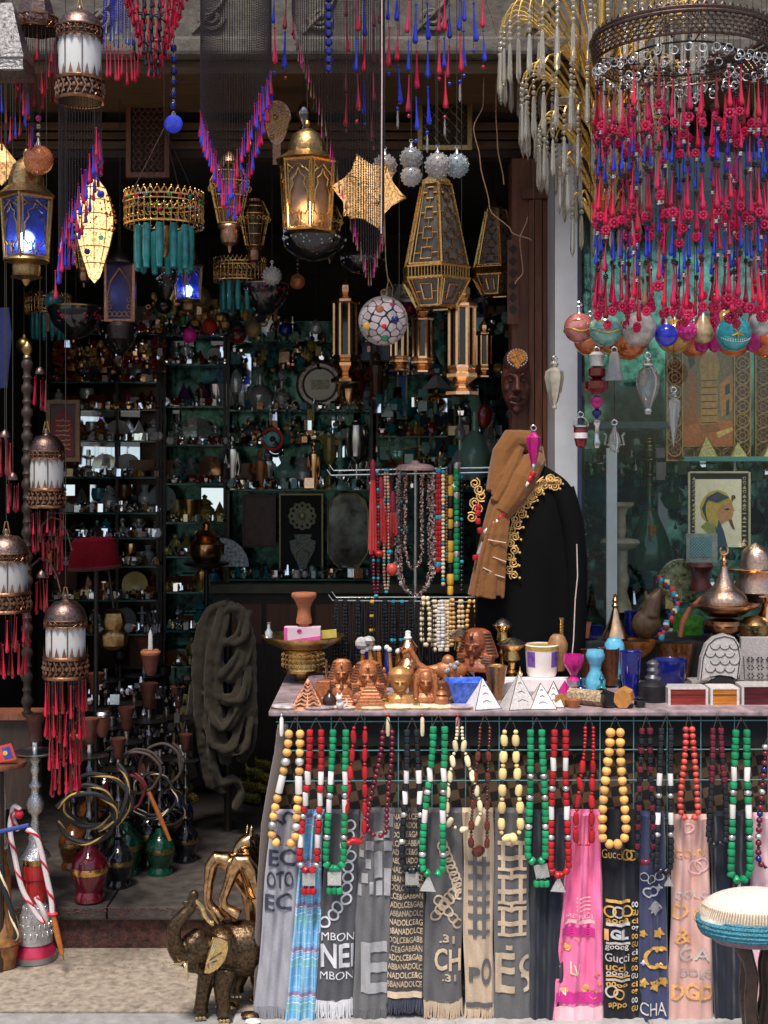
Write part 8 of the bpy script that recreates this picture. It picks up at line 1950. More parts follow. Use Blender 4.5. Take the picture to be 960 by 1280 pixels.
for k in range(17):
 q=k/16;p=dense([(226,-32,1186),(219,-34,1176),(215.5,-35,1160),(218,-36,1144),(227,-36,1133)],16)[k];m.ring(p[0]+.6,p[1],p[2],9.4-q*3.2,.55,14,4,'y'if False else 'x')
m.v=m.v;m.build('trunk_ridge',EPOL,t)if False else None
for(lx,ld,ly)in((250,-20,1273),(281,-28,1275),(298,22,1265)):
 m=B()
 for k in(-1,0,1):m.ball(lx+k*5,ld,ly,2.8,7,5,sd=.7)
 m.build('toenails',EPOL,t)
 # trunk holds a small curved twig shaped flourish
m=B();m.tube(dense([(243,-36,1112),(252,-36,1122),(256,-36,1134),(263,-37,1142),(268,-38,1143)],14),[3.4]*8+[3.2,3,3,3.4,4,4,3],8);m.build('trunk_tip',EPOL,t)
x,yb=318,1250;YH=GY(1250)+.02
t=thing('brass_horse','polished brass rearing horse with folded forelegs behind the elephant','horse statue',x,yb,YH);B=lambda:MB(x,yb,YH)
m=B()
m.tube(dense([(345,10,1215),(340,8,1170),(330,4,1130),(318,0,1096),(310,-2,1072),(306,-3,1054)],24),[30,31,32,32,32,31,30,29,28,27,26,25,24,23,22,21,20,18,16,15,14,13,12,11,11],14)
m.tube(dense([(312,-2,1052),(303,-6,1056),(297,-9,1066),(294,-10,1072)],8),[12,11.5,10.5,9,8,7,6.4,6.2,5],12)
m.lathe([(4,1048),(3,1036),(1e-7,1028)],8,315,-6);m.lathe([(3.6,1046),(2.6,1036),(1e-7,1030)],8,309,4)
m.tube([(318,-6,1108),(300,-14,1084),(284,-19,1069),(273,-20,1067),(267,-20,1076),(264,-20,1096),(262,-20,1116),(265,-20,1126),(272,-21,1131)],[17,14,11,10,8.6,6.4,5.8,6.4,5.6],12)
m.tube([(268,-21,1128),(276,-22,1136),(281,-22,1142)],[5.6,8,8.6],10)
m.tube([(328,-20,1108),(319,-27,1082),(309,-31,1066),(302,-32,1066),(296,-33,1076),(289,-34,1096),(283,-34,1112),(284,-34,1122),(290,-34,1127)],[17,14,11,10,8.6,6.4,5.8,6.4,5.6],12)
m.tube([(287,-34,1124),(296,-34,1130),(302,-34,1134)],[5.6,8,8.6],10)
m.tube(dense([(336,-6,1200),(322,-8,1216),(326,-8,1238),(318,-8,1250)],12),[20,19,17,14,11,9,8,7.4,7,7,8,9,9],10);m.tube(dense([(352,18,1200),(344,16,1216),(350,16,1238),(342,16,1248)],12),[20,19,17,14,11,9,8,7.4,7,7,8,9,9],10)
blob(m.build('horse_body',mat('polished_tan_brass',(.46,.27,.13),.2,1,.6,60,.25),t),.0032,3)
m=B()
for k in range(9):q=k/8;m.tube([(318+q*4,6,1046+q*40),(326+q*4,9,1052+q*40),(328+q*3,10,1064+q*40)],[3,3,1],6)
m.build('mane',EB,t);m=B();m.ball(300,-15.5,1058,1.8,8,5);m.build('eye',INK,t)
m=B();m.tube([(297,-16,1064),(306,-14,1068),(314,-8,1062)],1.2,5);m.tube([(301,-6,1048),(303,-15,1056),(304,-16,1064)],1.2,5);m.build('bridle',DIRON,t)
m=B();m.tube(dense([(264,-20,1130),(280,-8,1150),(294,0,1170)],10),2.2,6);m.build('support_rod',EB,t)
m=B();m.box(290,372,-20,50,1250,1255);m.build('plinth',WOODDK,t,smooth=False)
# stones and brass foot scraps beside the scarves
rn=random.Random(5)
for i,(x,y,w,lab)in enumerate(((284,1262,12,'bronze leaf shaped dish lying flat behind the elephant legs'),(312,1272,9,'brown pebble shaped brass lump beside the left scarf'),(316,1280,8,'pale pebble at the foot of the left scarf'))):
 t=thing('brass_lump'if i<2 else 'pebble',lab,'ornament',x,y,GY(y));m=MB(x,y,GY(y));m.ball(x,0,y-w*.4,w,9,6,sx=1.3,sd=1,sy=.42);m.build('body',EPOL if i==0 else EB if i==1 else mat('pale_stone',(.5,.47,.46)),t)
 # ---------------------------------------------------------------- embroidered cushion stool at the right front
x,yb=945,1282;YC=-.32
t=thing('cushion_stool','white cushion with blue embroidered edge on dark curved wooden legs, right front','stool',x,yb,YC);B=lambda:MB(x,yb,YC)
m=B();m.ball(945,0,1140,70,32,18,sx=1.02,sd=.62,sy=.42);m.ball(905,-6,1150,30,16,10,sx=1.1,sd=.9,sy=.62)
blob(m.build('cushion',mat('white_quilted_cotton',(.72,.66,.60),.8,0,.2,160,.7,dist=.004),t),.006,4)
BLE=mat('blue_green_embroidery',(.010,.055,.09),.7,0,.7,260,1,dist=.004,col2=(.05,.24,.32))
m=B()
for j,(dy,rr_)in enumerate(((7,3.4),(12,4.2),(17,4),(21,3),(3,1.6))):
 m.tube([(945+(72-j*1.5)*cos(a),44*sin(a),1142+dy-(8*cos(a)if cos(a)>0 else 0))for a in[2*pi*k/48 for k in range(48)]],rr_,6,True)
m.build('blue_edging',BLE,t)
m=B()
for k in range(60):a=pi+pi*k/59;m.tube([(945+71*cos(a),43.5*sin(a),1141),(945+67*cos(a),44*sin(a),1129)],.7,4)
m.build('edge_stitches',mat('ochre_thread',(.5,.33,.14),.8,0,.2,90,.1),t)
m=B();m.lathe([(60,1166),(52,1176),(30,1180)],24,sd=.6);m.build('underside',mat('mauve_lining',(.20,.13,.17),.8,0,.3,90,.3),t)
DW=mat('dark_brown_leg',(.035,.018,.012),.3,0,.5,40,.3)
for lx,ld,s_ in((925,-18,1),(972,-18,-1),(930,24,1),(972,24,-1)):
 m=B();m.tube(dense([(lx-s_*4,ld,1174),(lx+s_*4,ld,1190),(lx+s_*10,ld,1215),(lx+s_*8,ld,1250),(lx+s_*14,ld,1300),(lx+s_*10,ld,1336)],16),[9,10,10,9,8,8,8,8,8,8,8,9,9,9,9,9,9],10);m.build('leg',DW,t)
 # ---------------------------------------------------------------- goods on the back racks
def mk(name,fn,mt):
 m=MB(0,0,0,u=S);fn(m);return m.mesh(name,mt)
L=lambda*pr,**k:(lambda m:m.lathe(list(pr),k.get('n',10),sx=k.get('sx',1),sd=k.get('sd',1),flute=k.get('flute',0),fk=k.get('fk',6)))
def figure(m):
 m.lathe([(.2,0),(.2,-.06),(.13,-.1),(.15,-.4),(.19,-.62),(.17,-.72),(.06,-.76),(.06,-.8)],9,sd=.7);m.ball(0,0,-.88,.1,8,6,sy=1.25);m.tube([(-.18,0,-.66),(-.24,-.05,-.45),(-.1,-.12,-.42)],.045,5);m.tube([(.18,0,-.66),(.25,0,-.4),(.2,0,-.25)],.045,5)
def plate(m):m.lathe([(1e-7,0),(.3,.02),(.5,.1),(.5,.13),(1e-7,.08)],18);m.v=[(x,-y,-.5+d)for x,d,y in m.v]
KIND={'perfume bottle':L((.28,0),(.3,-.05),(.3,-.25),(.2,-.36),(.07,-.42),(.07,-.55),(.14,-.6),(.16,-.68),(.05,-.8),(1e-7,-1)),'round flask':L((.18,0),(.34,-.14),(.38,-.3),(.3,-.46),(.09,-.56),(.08,-.78),(.16,-.84),(.1,-.94),(1e-7,-1)),'tall vase':L((.2,0),(.14,-.08),(.3,-.35),(.32,-.55),(.12,-.78),(.2,-1),(.16,-1),(1e-7,-.85)),'goblet':L((.26,0),(.24,-.04),(.06,-.1),(.06,-.4),(.26,-.52),(.32,-.75),(.28,-1),(.25,-1),(1e-7,-.6)),'figurine':figure,'pyramid':L((.5,0),(1e-7,-.9),n=4),'candlestick':L((.3,0),(.28,-.06),(.1,-.14),(.08,-.3),(.18,-.36),(.08,-.42),(.08,-.66),(.2,-.72),(.2,-.78),(.06,-.8),(.06,-1)),'lidded jar':L((.24,0),(.36,-.2),(.36,-.44),(.2,-.6),(.3,-.64),(.2,-.76),(.06,-.84),(.1,-.92),(1e-7,-1)),'small box':lambda m:m.box(-.42,.42,-.3,.3,-.62,0),'plate':plate,'glass cup':L((.28,0),(.32,-.3),(.42,-.8),(.38,-.8),(.26,-.1),(1e-7,-.08)),'faceted bottle':L((.3,0),(.34,-.06),(.3,-.5),(.1,-.58),(.1,-.66),(.22,-.74),(1e-7,-1),n=6)}
KN=list(KIND);KM={k:mk(k.replace(' ','_'),KIND[k],CLEAR)for k in KN}
PAL={'clear':CLEAR,'pearly white':PEARL,'ruby':DRED,'amber':AMBER,'copper':COPPER,'silver':SILVER,'teal':TEAL,'brass':BRASS,'milky':SMOKE,'dark brown':BROWNGLASS,'olive gold':mat('olive_gold_glaze',(.30,.24,.06),.25,.2,.5,90,.2,coat=.4),'black':BLACKGLOSS,'cobalt':COBALT,'purple':PURPLE,'pale green':mat('pale_green_glass',(.35,.62,.50),.08,0,.2,60,.05,trans=.5,coat=.5),'pink':MAGENTA,'terracotta':COPPERCLAY}
LAY={'left':(64,201,SH_A),'middle':(210,282,SH_B),'wide':(290,463,SH_C),'right':(474,600,[395,470,545,612])}
TH={('left',0):'amber copper ruby brass clear amber',('left',1):'ruby amber clear terracotta copper clear',('left',2):'pearly white|pink|clear|milky|ruby|clear',('left',3):'clear pearly white silver amber milky'}
def pal(r,i):
 if r=='left':return[['amber','copper','ruby','brass','clear','olive gold'],['ruby','amber','clear','terracotta','copper','milky'],['pearly white','pink','clear','milky','pearly white','ruby'],['amber','clear','pearly white','silver','milky','amber'],['clear','milky','silver','pearly white'],['dark brown','black','milky','clear','teal']][min(i,5)]if i<7 else['clear','silver','milky','dark brown','copper','olive gold']
 if r=='middle':return[['amber','brass','copper','clear'],['milky','ruby','clear','pearly white'],['ruby','clear','purple','milky','silver'],['clear','teal','milky','black'],['silver','milky','clear','copper'],['olive gold','milky','brass','clear'],['clear','pale green','olive gold'],['olive gold','clear','teal','brass']][min(i,7)]
 return[['silver','clear','milky','copper','pale green'],['clear','silver','brass','milky'],['pale green','silver','copper','teal','milky'],['copper','silver','teal','olive gold','terracotta']][i%4]
rn=random.Random(1234);SKIP={'wide':[[(375,428)],[(372,430)],[],[(298,462)]],'right':[[],[],[(520,570)],[]]}
for r,(xa,xb,shs)in LAY.items():
 for si,ys in enumerate(shs):
  prev=shs[si-1]if si else ys-44
  gap=min(ys-prev-4,60);x=xa+4;n=0
  while x<xb-4:
   k=rn.choice(KN);h=gap*rn.uniform(.62,.98);h=min(h,34 if r in('left','middle')else 52)
   w=max(7,h*{'plate':.95,'small box':.55,'pyramid':.9}.get(k,.48));x+=w/2
   if any(a-w/2<x<b+w/2 for a,b in(SKIP.get(r,[[]]*9)[si]if si<4 and r in SKIP else[])):x+=8;continue
   pn='dark brown'if k=='small box'else rn.choice(pal(r,si));d=rn.uniform(-12,8)
   Yq=YR+d*u_(YR);yy=HY+(ys-HY)*u_(YR)/u_(Yq);xx=480+(x-480)*u_(YR)/u_(Yq)
   o=link(k.replace(' ','_'),KM[k],None,P(xx,yy-.15,Yq),PAL[pn]);f=h*u_(Yq)/S;wf=f*rn.uniform(.85,1.2);o.scale=(wf,wf,f);o.rotation_euler=(0,0,rn.uniform(-.6,.6)+(pi/4 if k=='pyramid'else 0))
   tag(o,f'{pn} {k}, {ORD[min(n, 23)]} from the left on the {ORD[si]} shelf of the {r} rack',k.split()[-1],f'goods on the {r} rack')
   n+=1;x+=w/2+rn.uniform(-1,1.2)
   # hanging ornaments in front of the racks
for x,y,r,Y,mt_,lab in((237,419,9.5,1.6,mat('hot_pink_lacquer',(.80,.02,.30),.3,0,.15,60,.1),'bright pink paper ball'),(262,408,10,1.6,mat('red_thread',(.40,.02,.012),.6,0,.4,90,.6,stretch=(1,1,12)),'red threaded ball'),(205,382,11,1.5,BLACKGLOSS,'black blue glass ball'),(252,372,12,1.5,mat('dull_gold_ball',(.16,.11,.05),.4,.4,.5,90,.3),'dull gold melon shaped ball'),(290,389,12,1.5,BLACKGLOSS,'black ball with faint red spots'),(316,411,11,1.65,mat('straw_ball',(.40,.27,.12),.6,0,.3,90,.3),'straw coloured ball'),(357,412,9,1.7,COBALT,'dark blue glass ball'),(395,410,8,1.7,SMOKE,'clear glass ball'),(317,413,9,2.0,OAM,'amber ball'),(66,377,11,.9,TEAL,'teal mosaic ball'),(30,432,10,.8,DBRASS,'dark brass pierced ball')):
 t=thing('hanging_ball',lab+f' hanging in the shop {"before the left rack" if x < 205 else "before the middle rack" if x < 285 else "before the wide rack"}','ball ornament',x,y,Y,'balls hanging inside the shop');extra(t,x,y,Y,'ball',mt_,lambda m:m.ball(x,0,y,r,18,12));extra(t,x,y,Y,'cap',DBRASS,lambda m:m.lathe([(1,y-r-4),(3,y-r-1),(3,y-r+1)],8));cord_up(t,x,y,Y,x,0,y-r-3,r=.35,top=300)
t=thing('hanging_ball','red and black ladybird ball hanging before the middle rack post','ball ornament',297,419,1.6);extra(t,297,419,1.6,'ball',DRED,lambda m:m.ball(297,0,419,11,18,12));extra(t,297,419,1.6,'black_spot',INK,lambda m:(m.ball(291,-8,419,4.4,8,6),m.ball(303,-8,418,4.4,8,6),m.ball(297,0,411,8.5,10,6))and None);cord_up(t,297,419,1.6,297,0,408,r=.4,top=300)
for x,y,w,Y,mt_,chip,lab in((95,400,33,.85,BLACKGLOSS,RED,'dark mosaic bowl lamp with red and amber chips at the left'),(148,420,24,.95,BLACKGLOSS,SMOKE,'black bowl lamp under the blue paned lantern'),(208,352,12,.9,DIRON,SILVER,'small dark lamp cup under the teal glass tubes'),(330,372,30,1.2,BLACKGLOSS,RED,'unlit dark chandelier with sparse red gems deep in the shop')):
 t=thing('mosaic_bowl_lamp',lab,'lamp',x,y,Y);extra(t,x,y,Y,'bowl',mt_,lambda m:m.lathe([(w,y-16),(w*1.05,y-10),(w*.85,y+6),(w*.4,y+20),(1e-7,y+24)],20));extra(t,x,y,Y,'rim',DBRASS,lambda m:m.ring(x,0,y-16,w,1.2,24,5))
 def ch(m):
  for k in range(34):a=rn.uniform(pi,2*pi);q=rn.random();m.ball(x+w*(1-.5*q*q)*cos(a),w*(1-.5*q*q)*sin(a),y-12+q*26,1.7,5,4)
 extra(t,x,y,Y,'glass_chip',chip,ch);cord_up(t,x,y,Y,x,0,y-16,r=.4,top=270)
 # round plaque and large goods on the wide rack
def fr(label,x0,x1,y0,y1,col,edge,Y=YR-.07,w=3,name='framed_picture'):
 xc=(x0+x1)/2;t=thing(name,label,'picture',xc,y1,Y);extra(t,xc,y1,Y,'panel',col,lambda m:m.box(x0,x1,0,3,y0,y1),False)
 for b in((x0,x0+w,y0,y1),(x1-w,x1,y0,y1),(x0+w,x1-w,y0,y0+w),(x0+w,x1-w,y1-w,y1)):extra(t,xc,y1,Y,'frame',edge,lambda m:m.box(b[0],b[1],-2,-.05,b[2],b[3]),False)
 return t,xc,Y
Y=YR-.08;t=thing('round_plaque','round silver rimmed plaque with a cream disc and small brown picture','plaque',400,510,Y)
extra(t,400,510,Y,'rim',mat('dark_silver_rim',(.30,.25,.23),.3,.8,.4,90,.4),lambda m:(m.ring(400,0,481,25,5.5,36,8,'d'))and None)
extra(t,400,510,Y,'disc',mat('cream_disc',(.85,.78,.62),.5,0,.05,40,.05),lambda m:m.prism([(400+19.5*cos(a),481+19.5*sin(a))for a in[2*pi*k/32 for k in range(32)]],-3,1),False)
extra(t,400,510,Y,'picture',mat('sepia_print',(.40,.28,.10),.6,0,.8,260,.1,col2=(.75,.6,.35)),lambda m:m.box(389,412,-3.6,-3.05,475,487),False)
BOT=mat('black_velvet_board',(.008,.007,.007),.8,0,.3,40,.1);OLV=mat('olive_gilt',(.30,.25,.10),.4,.4,.3,60,.2)
t,xc,Yq=fr('tall black framed panel with a relief plate above a blue vase',349,404,617,716,BOT,OLV,w=2)
extra(t,xc,716,Yq,'relief_plate',mat('olive_plate',(.16,.16,.08),.4,.1,.5,90,.3),lambda m:m.prism([(378+17*(1+.06*cos(12*a))*cos(a),645+17*(1+.06*cos(12*a))*sin(a))for a in[2*pi*k/60 for k in range(60)]],-3,-.05),False)
extra(t,xc,716,Yq,'plate_hole',BOT,lambda m:[m.ball(378+13*cos(a),-3,645+13*sin(a),1.7,6,4)for a in[2*pi*k/12 for k in range(12)]]and None);extra(t,xc,716,Yq,'plate_boss',OLV,lambda m:m.ball(378,-3,645,5,12,6,sd=.4))
extra(t,xc,716,Yq,'relief_vase',mat('blue_slate_relief',(.07,.12,.20),.4,0,.7,120,.3,col2=(.14,.15,.1)),lambda m:m.prism([(368,668),(390,668),(388,674),(395,676),(393,688),(384,706),(383,711),(374,711),(373,706),(364,688),(362,676),(370,674)],-4,-.05),False);extra(t,xc,716,Yq,'vase_arch',OLV,lambda m:m.tube([(371,-4.5,698),(370,-4.5,690),(378,-4.5,683),(387,-4.5,690),(386,-4.5,698)],1.2,5))
t=thing('arched_mirror','dark arched mirror panel with pale green gilt edge beside the vase panel','mirror',434,716,YR-.07);A=[(410,640),(413,625),(424,617),(444,617),(456,625),(460,640),(460,690),(450,706),(440,712),(428,712),(418,704),(410,690)]
extra(t,434,716,YR-.07,'panel',mat('tarnished_mirror',(.10,.11,.10),.12,.9,.9,14,.1),lambda m:m.prism(A,0,3),False);extra(t,434,716,YR-.07,'gilt_edge',OLV,lambda m:m.tube([(a,-.5,b)for a,b in A],1.3,6,True))
fr('brown carved wooden panel left of the vase panel',303,345,618,684,mat('carved_brown_panel',(.07,.035,.02),.5,0,.6,40,.6),WOODDK)
t,xc,Yq=fr('dark teal papyrus with a small dancing figure behind the tall copper lantern',522,570,492,574,mat('dark_teal_papyrus',(.02,.05,.06),.7,0,.4,60,.2),mat('yellow_border',(.38,.33,.08),.6,0,.7,200,.2))
extra(t,xc,574,Yq,'painted_figure',mat('sand_paint',(.52,.38,.14),.7,0,.3,60,.1),lambda m:(m.tube([(540,-1,518),(541,-1,540),(538,-1,556)],[2,4,2],6),m.tube([(530,-1,532),(541,-1,530),(552,-1,536),(556,-1,530)],1.5,5),m.ball(540,-1,513,3,8,6))and None);extra(t,xc,574,Yq,'painted_plume',mat('vermilion_paint',(.55,.09,.03),.7,0,.2,60,.1),lambda m:m.tube([(539,-1,510),(537,-1,500),(535,-1,495)],[2,3,.6],6))
fr('narrow bright blue painted strip hanging between the copper lanterns',496,509,468,524,mat('sky_blue_strip',(.05,.22,.55),.6,0,.4,60,.1),OLV,w=2);fr('pale blue grey card standing behind the mosaic ball',450,488,425,452,mat('blue_grey_card',(.25,.30,.42),.6,0,.1,40,.1),DIRON,w=1.4);fr('picture frame leaning with a red arch in the left rack',66,96,690,738,mat('dark_red_print',(.12,.02,.02),.6,0,.4,60,.1),DIRON)
for x,yb,h,w,k,pn,lab in((325,510,52,30,'round flask','milky','large iridescent swan necked flask left of the round plaque'),(352,510,60,26,'perfume bottle','clear','tall clear perfume bottle beside the round plaque'),(437,510,78,30,'round flask','copper','tall necked copper flask right of the round plaque'),(448,510,60,18,'tall vase','ruby','ruby vase next to the copper flask'),(290,612,70,30,'figurine','silver','silver seated figurine at the left post of the wide rack'),(325,612,50,26,'figurine','terracotta','brown pair figurine under the turquoise eye'),(392,612,62,24,'figurine','copper','copper dancing figurine beneath the candle holder'),(425,612,92,28,'candlestick','pale green','tall pale green candle holder on the third shelf'),(446,612,80,34,'goblet','silver','large silver goblet at the right post of the wide rack'),(412,612,70,20,'goblet','olive gold','olive gold goblet left of the tall candle holder'),(594,600,110,40,'round flask','pale green','tall clear green hookah glass behind the brown headscarf'),(575,600,90,30,'perfume bottle','milky','milky tall bottle left of the clear green hookah glass'),(612,596,80,30,'tall vase','clear','clear tall vase at the door post'),(546,486,24,26,'pyramid','pearly white','cream pyramid under the middle copper lantern'),(470,500,60,40,'figurine','dark brown','dark headed figure with red cap behind the rack'),(258,703,52,44,'lidded jar','copper','big dark copper burner on a tray before the middle rack'),(62,706,40,24,'lidded jar','brass','brass jar at the foot of the red print')):
 Y=1.9 if x in(258,594,575,612)else YR-.1;o=link(k.replace(' ','_'),KM[k],None,P(x,yb,Y),PAL[pn]);f=h*u_(Y)/S;q=w*u_(Y)/S*1.4;o.scale=(q,q,f);tag(o,lab,k.split()[-1])
t=lathe_thing('tray_stand','dark iron tray stand carrying the big copper burner','stand',258,1000,[('tray',DIRON,[(3,712),(28,706),(29,703),(1e-7,704)]),('pole',DIRON,[(3,712),(3,980),(14,985)])],1.9)
Y=YR-.1;t=thing('eye_pendant','round turquoise eye amulet in a coral ring hanging in the wide rack','amulet',340,549,Y);extra(t,340,549,Y,'coral_ring',BCORAL,lambda m:m.ring(340,0,549,13,2.4,24,6,'d'));extra(t,340,549,Y,'eye',mat('turquoise_enamel',(.18,.50,.48),.2,0,.2,60,.1,coat=.4),lambda m:m.ball(340,0,549,10,16,10,sd=.3));extra(t,340,549,Y,'pupil',INK,lambda m:m.ball(341,-3,549,4,10,6,sd=.4));cord_up(t,340,549,Y,340,0,535,r=.8,top=430)
t=thing('painted_fan','blue and white painted plate quarter leaning on the middle rack','plate',297,708,YR-.12);extra(t,297,708,YR-.12,'fan',mat('blue_white_glaze',(.25,.38,.48),.3,0,.8,90,.1,col2=(.6,.7,.6)),lambda m:m.prism([(275,708)]+[(275+36*cos(a),708-36*sin(a))for a in[R(90)*k/10 for k in range(11)]],-2,1),False)
t=thing('ruby_disc','ruby red ribbed glass disc behind the tall copper lantern','glass disc',606,520,1.4);extra(t,606,520,1.4,'disc',DRED,lambda m:m.ball(606,0,520,15,20,12,sx=.6,sd=.4));cord_up(t,606,520,1.4,606,0,504,r=.4,top=300)
t=thing('pear_ornament','pear shaped frosted crystal ornament hanging left of the iridescent flask','ornament',295,477,2.05);extra(t,295,477,2.05,'pear',SMOKE,lambda m:m.lathe([(2,462),(5,467),(8,480),(6,490),(1e-7,493)],14));cord_up(t,295,477,2.05,295,0,462,r=.4,top=300)
# dark cluttered silhouettes that fill the gloom below the racks
for i,(x,y,s_)in enumerate(((100,800,1),(165,840,1.1),(205,800,.9),(150,780,.8))):
 Y=1.5+.1*i;o=link('candlestick',KM['candlestick'],None,P(x,y+150,Y),DIRON);f=150*u_(Y)/S;o.scale=(f*.3,f*.3,f);tag(o,('tall dark candle stand left of the brass burner','tall dark candle stand behind the clay pots','dark candle stand nearest the grey green scarf','dark candle stand behind the brass burner')[i],'candle stand','dark candle stands in the gloom')
 # glitter of tiny trinkets that nobody could count, crowded between the goods
PC=[mk('c',lambda m:m.ball(0,0,-.5,.5,6,4),CLEAR),mk('c',L((.3,0),(.45,-.3),(.1,-.6),(.2,-.8),(1e-7,-1),n=6),CLEAR),mk('c',L((1e-7,0),(.25,-.2),(.1,-1),n=5),CLEAR),mk('c',lambda m:m.box(-.35,.35,-.3,.3,-.8,0),CLEAR)]
PG=[([tuple(v.co)for v in q.vertices],[tuple(p.vertices)for p in q.polygons])for q in PC]
def glitter(label,x0,x1,rows,Yd,mts,n,s0,s1,hang=False,seed=0):
 rn=random.Random(seed);B_=[MB((x0+x1)/2,rows[0],Yd)for _ in mts]
 for i in range(n):
  k=int(rn.random()**1.7*len(mts));y=rn.choice(rows);s_=rn.uniform(s0,s1);x=rn.uniform(x0,x1);d=rn.uniform(-14,12);vs,fs=rn.choice(PG);w=rn.uniform(.6,1.1)
  if hang:y+=rn.uniform(0,26)
  f=s_/S;a=rn.uniform(-.4,.4)+(0 if len(vs)==8 else rn.uniform(0,3));ca,sa=cos(a),sin(a)
  tl=rn.uniform(.02,.2);B_[k].add([(x+w*f*(v[0]*ca-v[1]*sa),d+w*f*(v[0]*sa+v[1]*ca)+f*v[2]*tl,y-.2-f*v[2]+tl*w*f*(v[0]*sa+v[1]*ca))for v in vs],fs)
 root=bpy.data.objects.new('glass_trinkets',None);C.objects.link(root);root.location=P((x0+x1)/2,rows[0],Yd);tag(root,label,'trinkets',None,'stuff')
 for b,mt_ in zip(B_,mts):
  if b.v:tag(b.build('trinkets',mt_,root,smooth=False),kind='stuff')
FLASH=mat('bright_silvered_glass',(.95,.94,.91),.03,1,.04,40,0,rvar=.03)
glitter('tiny glittering trinkets crowding the upper shelves of the left rack',64,202,SH_A[:3],YR-.05,(FLASH,COPPER,DRED,AMBER,PEARL),460,4,12,seed=1)
glitter('tiny glittering trinkets crowding the lower shelves of the left rack',64,202,SH_A[3:],YR-.05,(FLASH,PEARL,BROWNGLASS,SILVER,OAM),900,4,13,seed=2)
glitter('amber and red crystal bits hanging above the left rack',66,205,[392,430,440],2.0,(DRED,COPPER,OAM,FLASH,AMBER),300,5,13,True,seed=3)
glitter('tiny glittering trinkets on the upper shelves of the middle rack',209,284,SH_B[:5],YR-.05,(FLASH,DRED,PEARL,TEAL,SILVER),460,4,12,seed=4)
glitter('tiny yellow green trinkets on the lower shelves of the middle rack',209,284,SH_B[5:],YR-.05,(FLASH,PAL['olive gold'],PAL['pale green'],BRASS),420,4,12,seed=5)
glitter('straw and gold tasselled trinkets hanging above the middle rack',190,345,[372,384],2.0,(OAM,COPPER,FLASH,GREEN),150,8,20,True,seed=6)
glitter('small glass and silver trinkets filling the wide rack shelves',290,463,SH_C,YR-.1,(FLASH,PAL['pale green'],SILVER,COPPER,TEAL,PEARL),460,4,16,seed=7)
glitter('hanging silver and teal trinkets between the wide rack shelves',290,463,[525,535,440],YR-.08,(FLASH,TEAL,COPPER,PAL['olive gold']),170,6,18,True,seed=8)
glitter('small bright trinkets on the right rack behind the lanterns',474,638,[395,470,545,612],YR-.1,(FLASH,TEAL,OAM,PAL['pale green'],RED,COBALT),380,4,18,seed=9)
glitter('dim silver and green trinkets hanging behind the robe and lanterns',470,640,[400,500,560],2.0,(PAL['pale green'],FLASH,TEAL,COPPER),120,6,22,True,seed=10)
glitter('small glass stock crowding the bed of the show window',726,990,[700,735,760],1.25,(TEAL,FLASH,PAL['pale green'],BROWNGLASS,BRASS),150,8,24,seed=11)
glitter('teal and silver glass stock hanging at the back of the show window',726,990,[560,590,640],1.4,(TEAL,FLASH,GREEN,PAL['pale green']),170,6,22,True,seed=12)
glitter('dark metal bits and bowls glinting among the hookahs',90,235,[860,900,940],1.0,(DIRON,SILVER,BLACKGLOSS,FLASH),200,5,16,True,seed=13)
# further small souvenirs between the larger ones on the table
for i,(x,yb,h,w,k,pn,lab)in enumerate(((443,862,30,16,'figurine','terracotta','small copper statuette between the two striped pharaoh busts'),(480,866,32,16,'figurine','terracotta','small copper statuette behind the crowned bust'),(514,868,28,16,'figurine','dark brown','dark little statuette between the crowned and the wigged bust'),(480,884,16,16,'lidded jar','brass','tiny brass jar left of the crowned bust'),(552,884,26,18,'lidded jar','terracotta','copper lidded jar right of the wigged bust'),(408,858,34,18,'candlestick','copper','small copper candlestick under the pedestal bowl'),(560,862,26,20,'glass cup','brass','brass cup under the lying camel'),(634,884,15,14,'pyramid','milky','tiny grey pyramid beside the copper beaker'),(612,858,50,18,'goblet','brass','brass goblet right of the red pharaoh head'),(650,862,30,16,'perfume bottle','copper','copper bottle behind the pearl pyramids'),(716,884,12,18,'glass cup','terracotta','tiny clay cup in front of the long leather case'),(752,868,30,16,'perfume bottle','teal','teal perfume bottle in front of the first turquoise vase'),(800,884,18,15,'lidded jar','black','small black jar between the ochre case end and the squat pot'),(776,868,26,16,'figurine','black','black cat like statuette beside the straight blue tumbler'),(706,868,20,16,'pyramid','pink','little pink pyramid in front of the magenta goblet'),(820,862,40,18,'perfume bottle','amber','amber bottle behind the squat black pot'),(640,872,20,22,'plate','pearly white','small pearl dish standing behind the tall white pyramid'),(726,870,24,14,'round flask','cobalt','small cobalt flask beside the magenta goblet'),(445,886,10,12,'lidded jar','copper','tiny copper pot in front of the ribbed stepped pyramid'),(520,886,14,12,'figurine','brass','tiny brass figure in front of the wigged bust'))):
 Y=TY(yb);o=link(k.replace(' ','_'),KM[k],None,P(x,yb,Y),PAL[pn]);f=h*u_(Y)/S;q=w*u_(Y)/S*1.4;o.scale=(q,q,f);tag(o,lab,k.split()[-1],'small souvenirs scattered on the table')
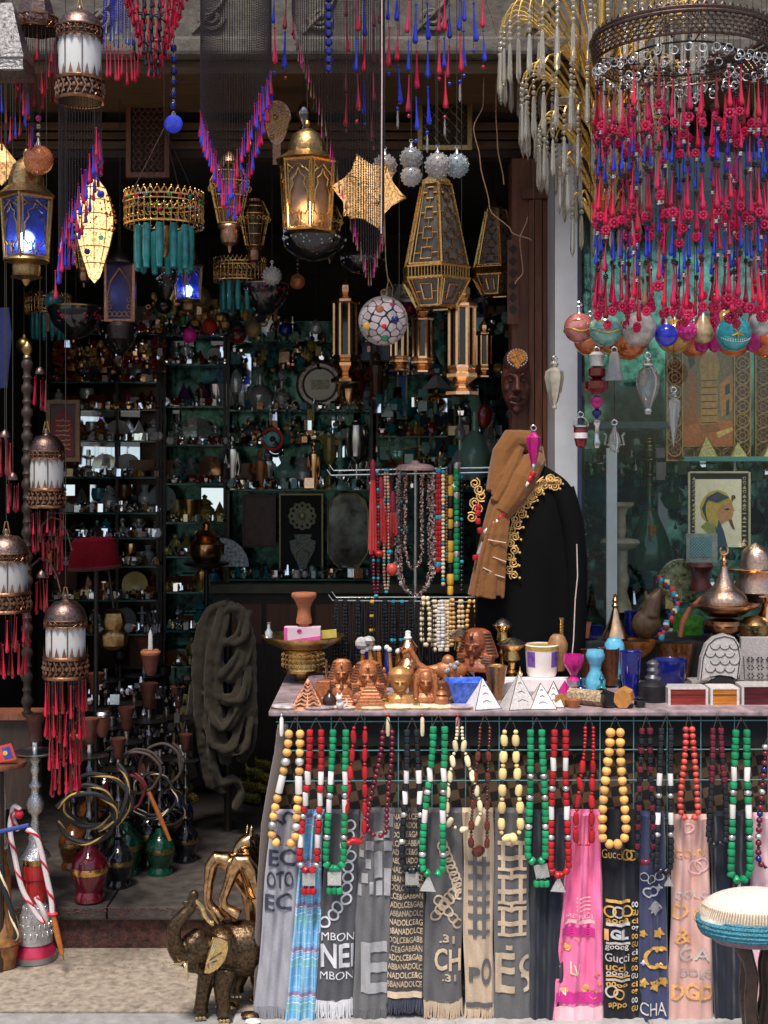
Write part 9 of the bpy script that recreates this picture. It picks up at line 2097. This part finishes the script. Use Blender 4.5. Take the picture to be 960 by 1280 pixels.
 # more lanterns hanging dimly deeper inside, copied from the ones in front
KIDS={}
for q in list(C.objects):
 if q.parent:KIDS.setdefault(q.parent,[]).append(q)
for i,(src,px,py,Y,sc_,lab)in enumerate((('filigree_lamp',318,300,1.1,.9,'dim brass filigree lamp in the gloom right of the V shaped chandelier'),('copper_lantern',432,345,1.3,1.1,'dim copper lantern hanging deep inside, left of the mosaic ball'),('crown_chandelier',300,338,1.2,.8,'dim crown chandelier with teal tubes deep in the shop ceiling'),('mosaic_ball',372,352,1.4,.7,'red mosaic ball in the gloom below the brass domed lantern'),('lattice_lantern',620,262,1.0,.8,'dim lattice lantern close to the brown door post'),('filigree_lamp',412,300,1.3,.8,'dim filigree lamp behind the gilt star lantern'),('copper_lantern.001',605,400,1.0,.9,'dim copper lantern between the tall one and the door post'),('pierced_lantern',235,332,1.1,.7,'small glowing blue paned lantern deep behind the teal glass tubes'),('mosaic_bowl_lamp',452,330,1.0,.8,'dark mosaic bowl lamp hanging behind the gilt star lantern'),('filigree_lamp',105,330,.8,.7,'dim filigree lamp half hidden behind the glowing mosaic cone'),('bubble_globe',340,345,1.0,.9,'clear bubble globe hanging alone in the gloom'),('crown_chandelier',60,380,1.3,.7,'small crown chandelier at the back left, mostly in shadow'))):
 a=bpy.data.objects.get(src)
 if a is None:continue
 c=copy_tree(a,None,KIDS);c.location=P(px,py,Y);c.scale=(sc_,)*3;c['label']=lab
 if 'group'in c:del c['group']
 # grit and scraps on the pavement
m=MB(0,0,0,u=1);rn=random.Random(88)
for k in range(420):
 X_=rn.uniform(-1.15,.9);Y_=rn.uniform(-.4,.45)if rn.random()<.5 else.45-rn.random()**2*.2;r=rn.uniform(.0008,.0032);a=rn.uniform(0,6)
 m.add([(X_+r*cos(a),Y_+r*sin(a),0),(X_+r*cos(a+2),Y_+r*sin(a+2),0),(X_+r*cos(a+4),Y_+r*sin(a+4),0),(X_,Y_,-r*.8)],[(0,1,3),(1,2,3),(2,0,3)])
o=m.build('grit',mat('dark_grit',(.10,.075,.055),.9,0,.6,60,.2),None,'dark grit and scraps scattered on the beige pavement','grit',None,'stuff',False);o.location=(0,0,.0005)
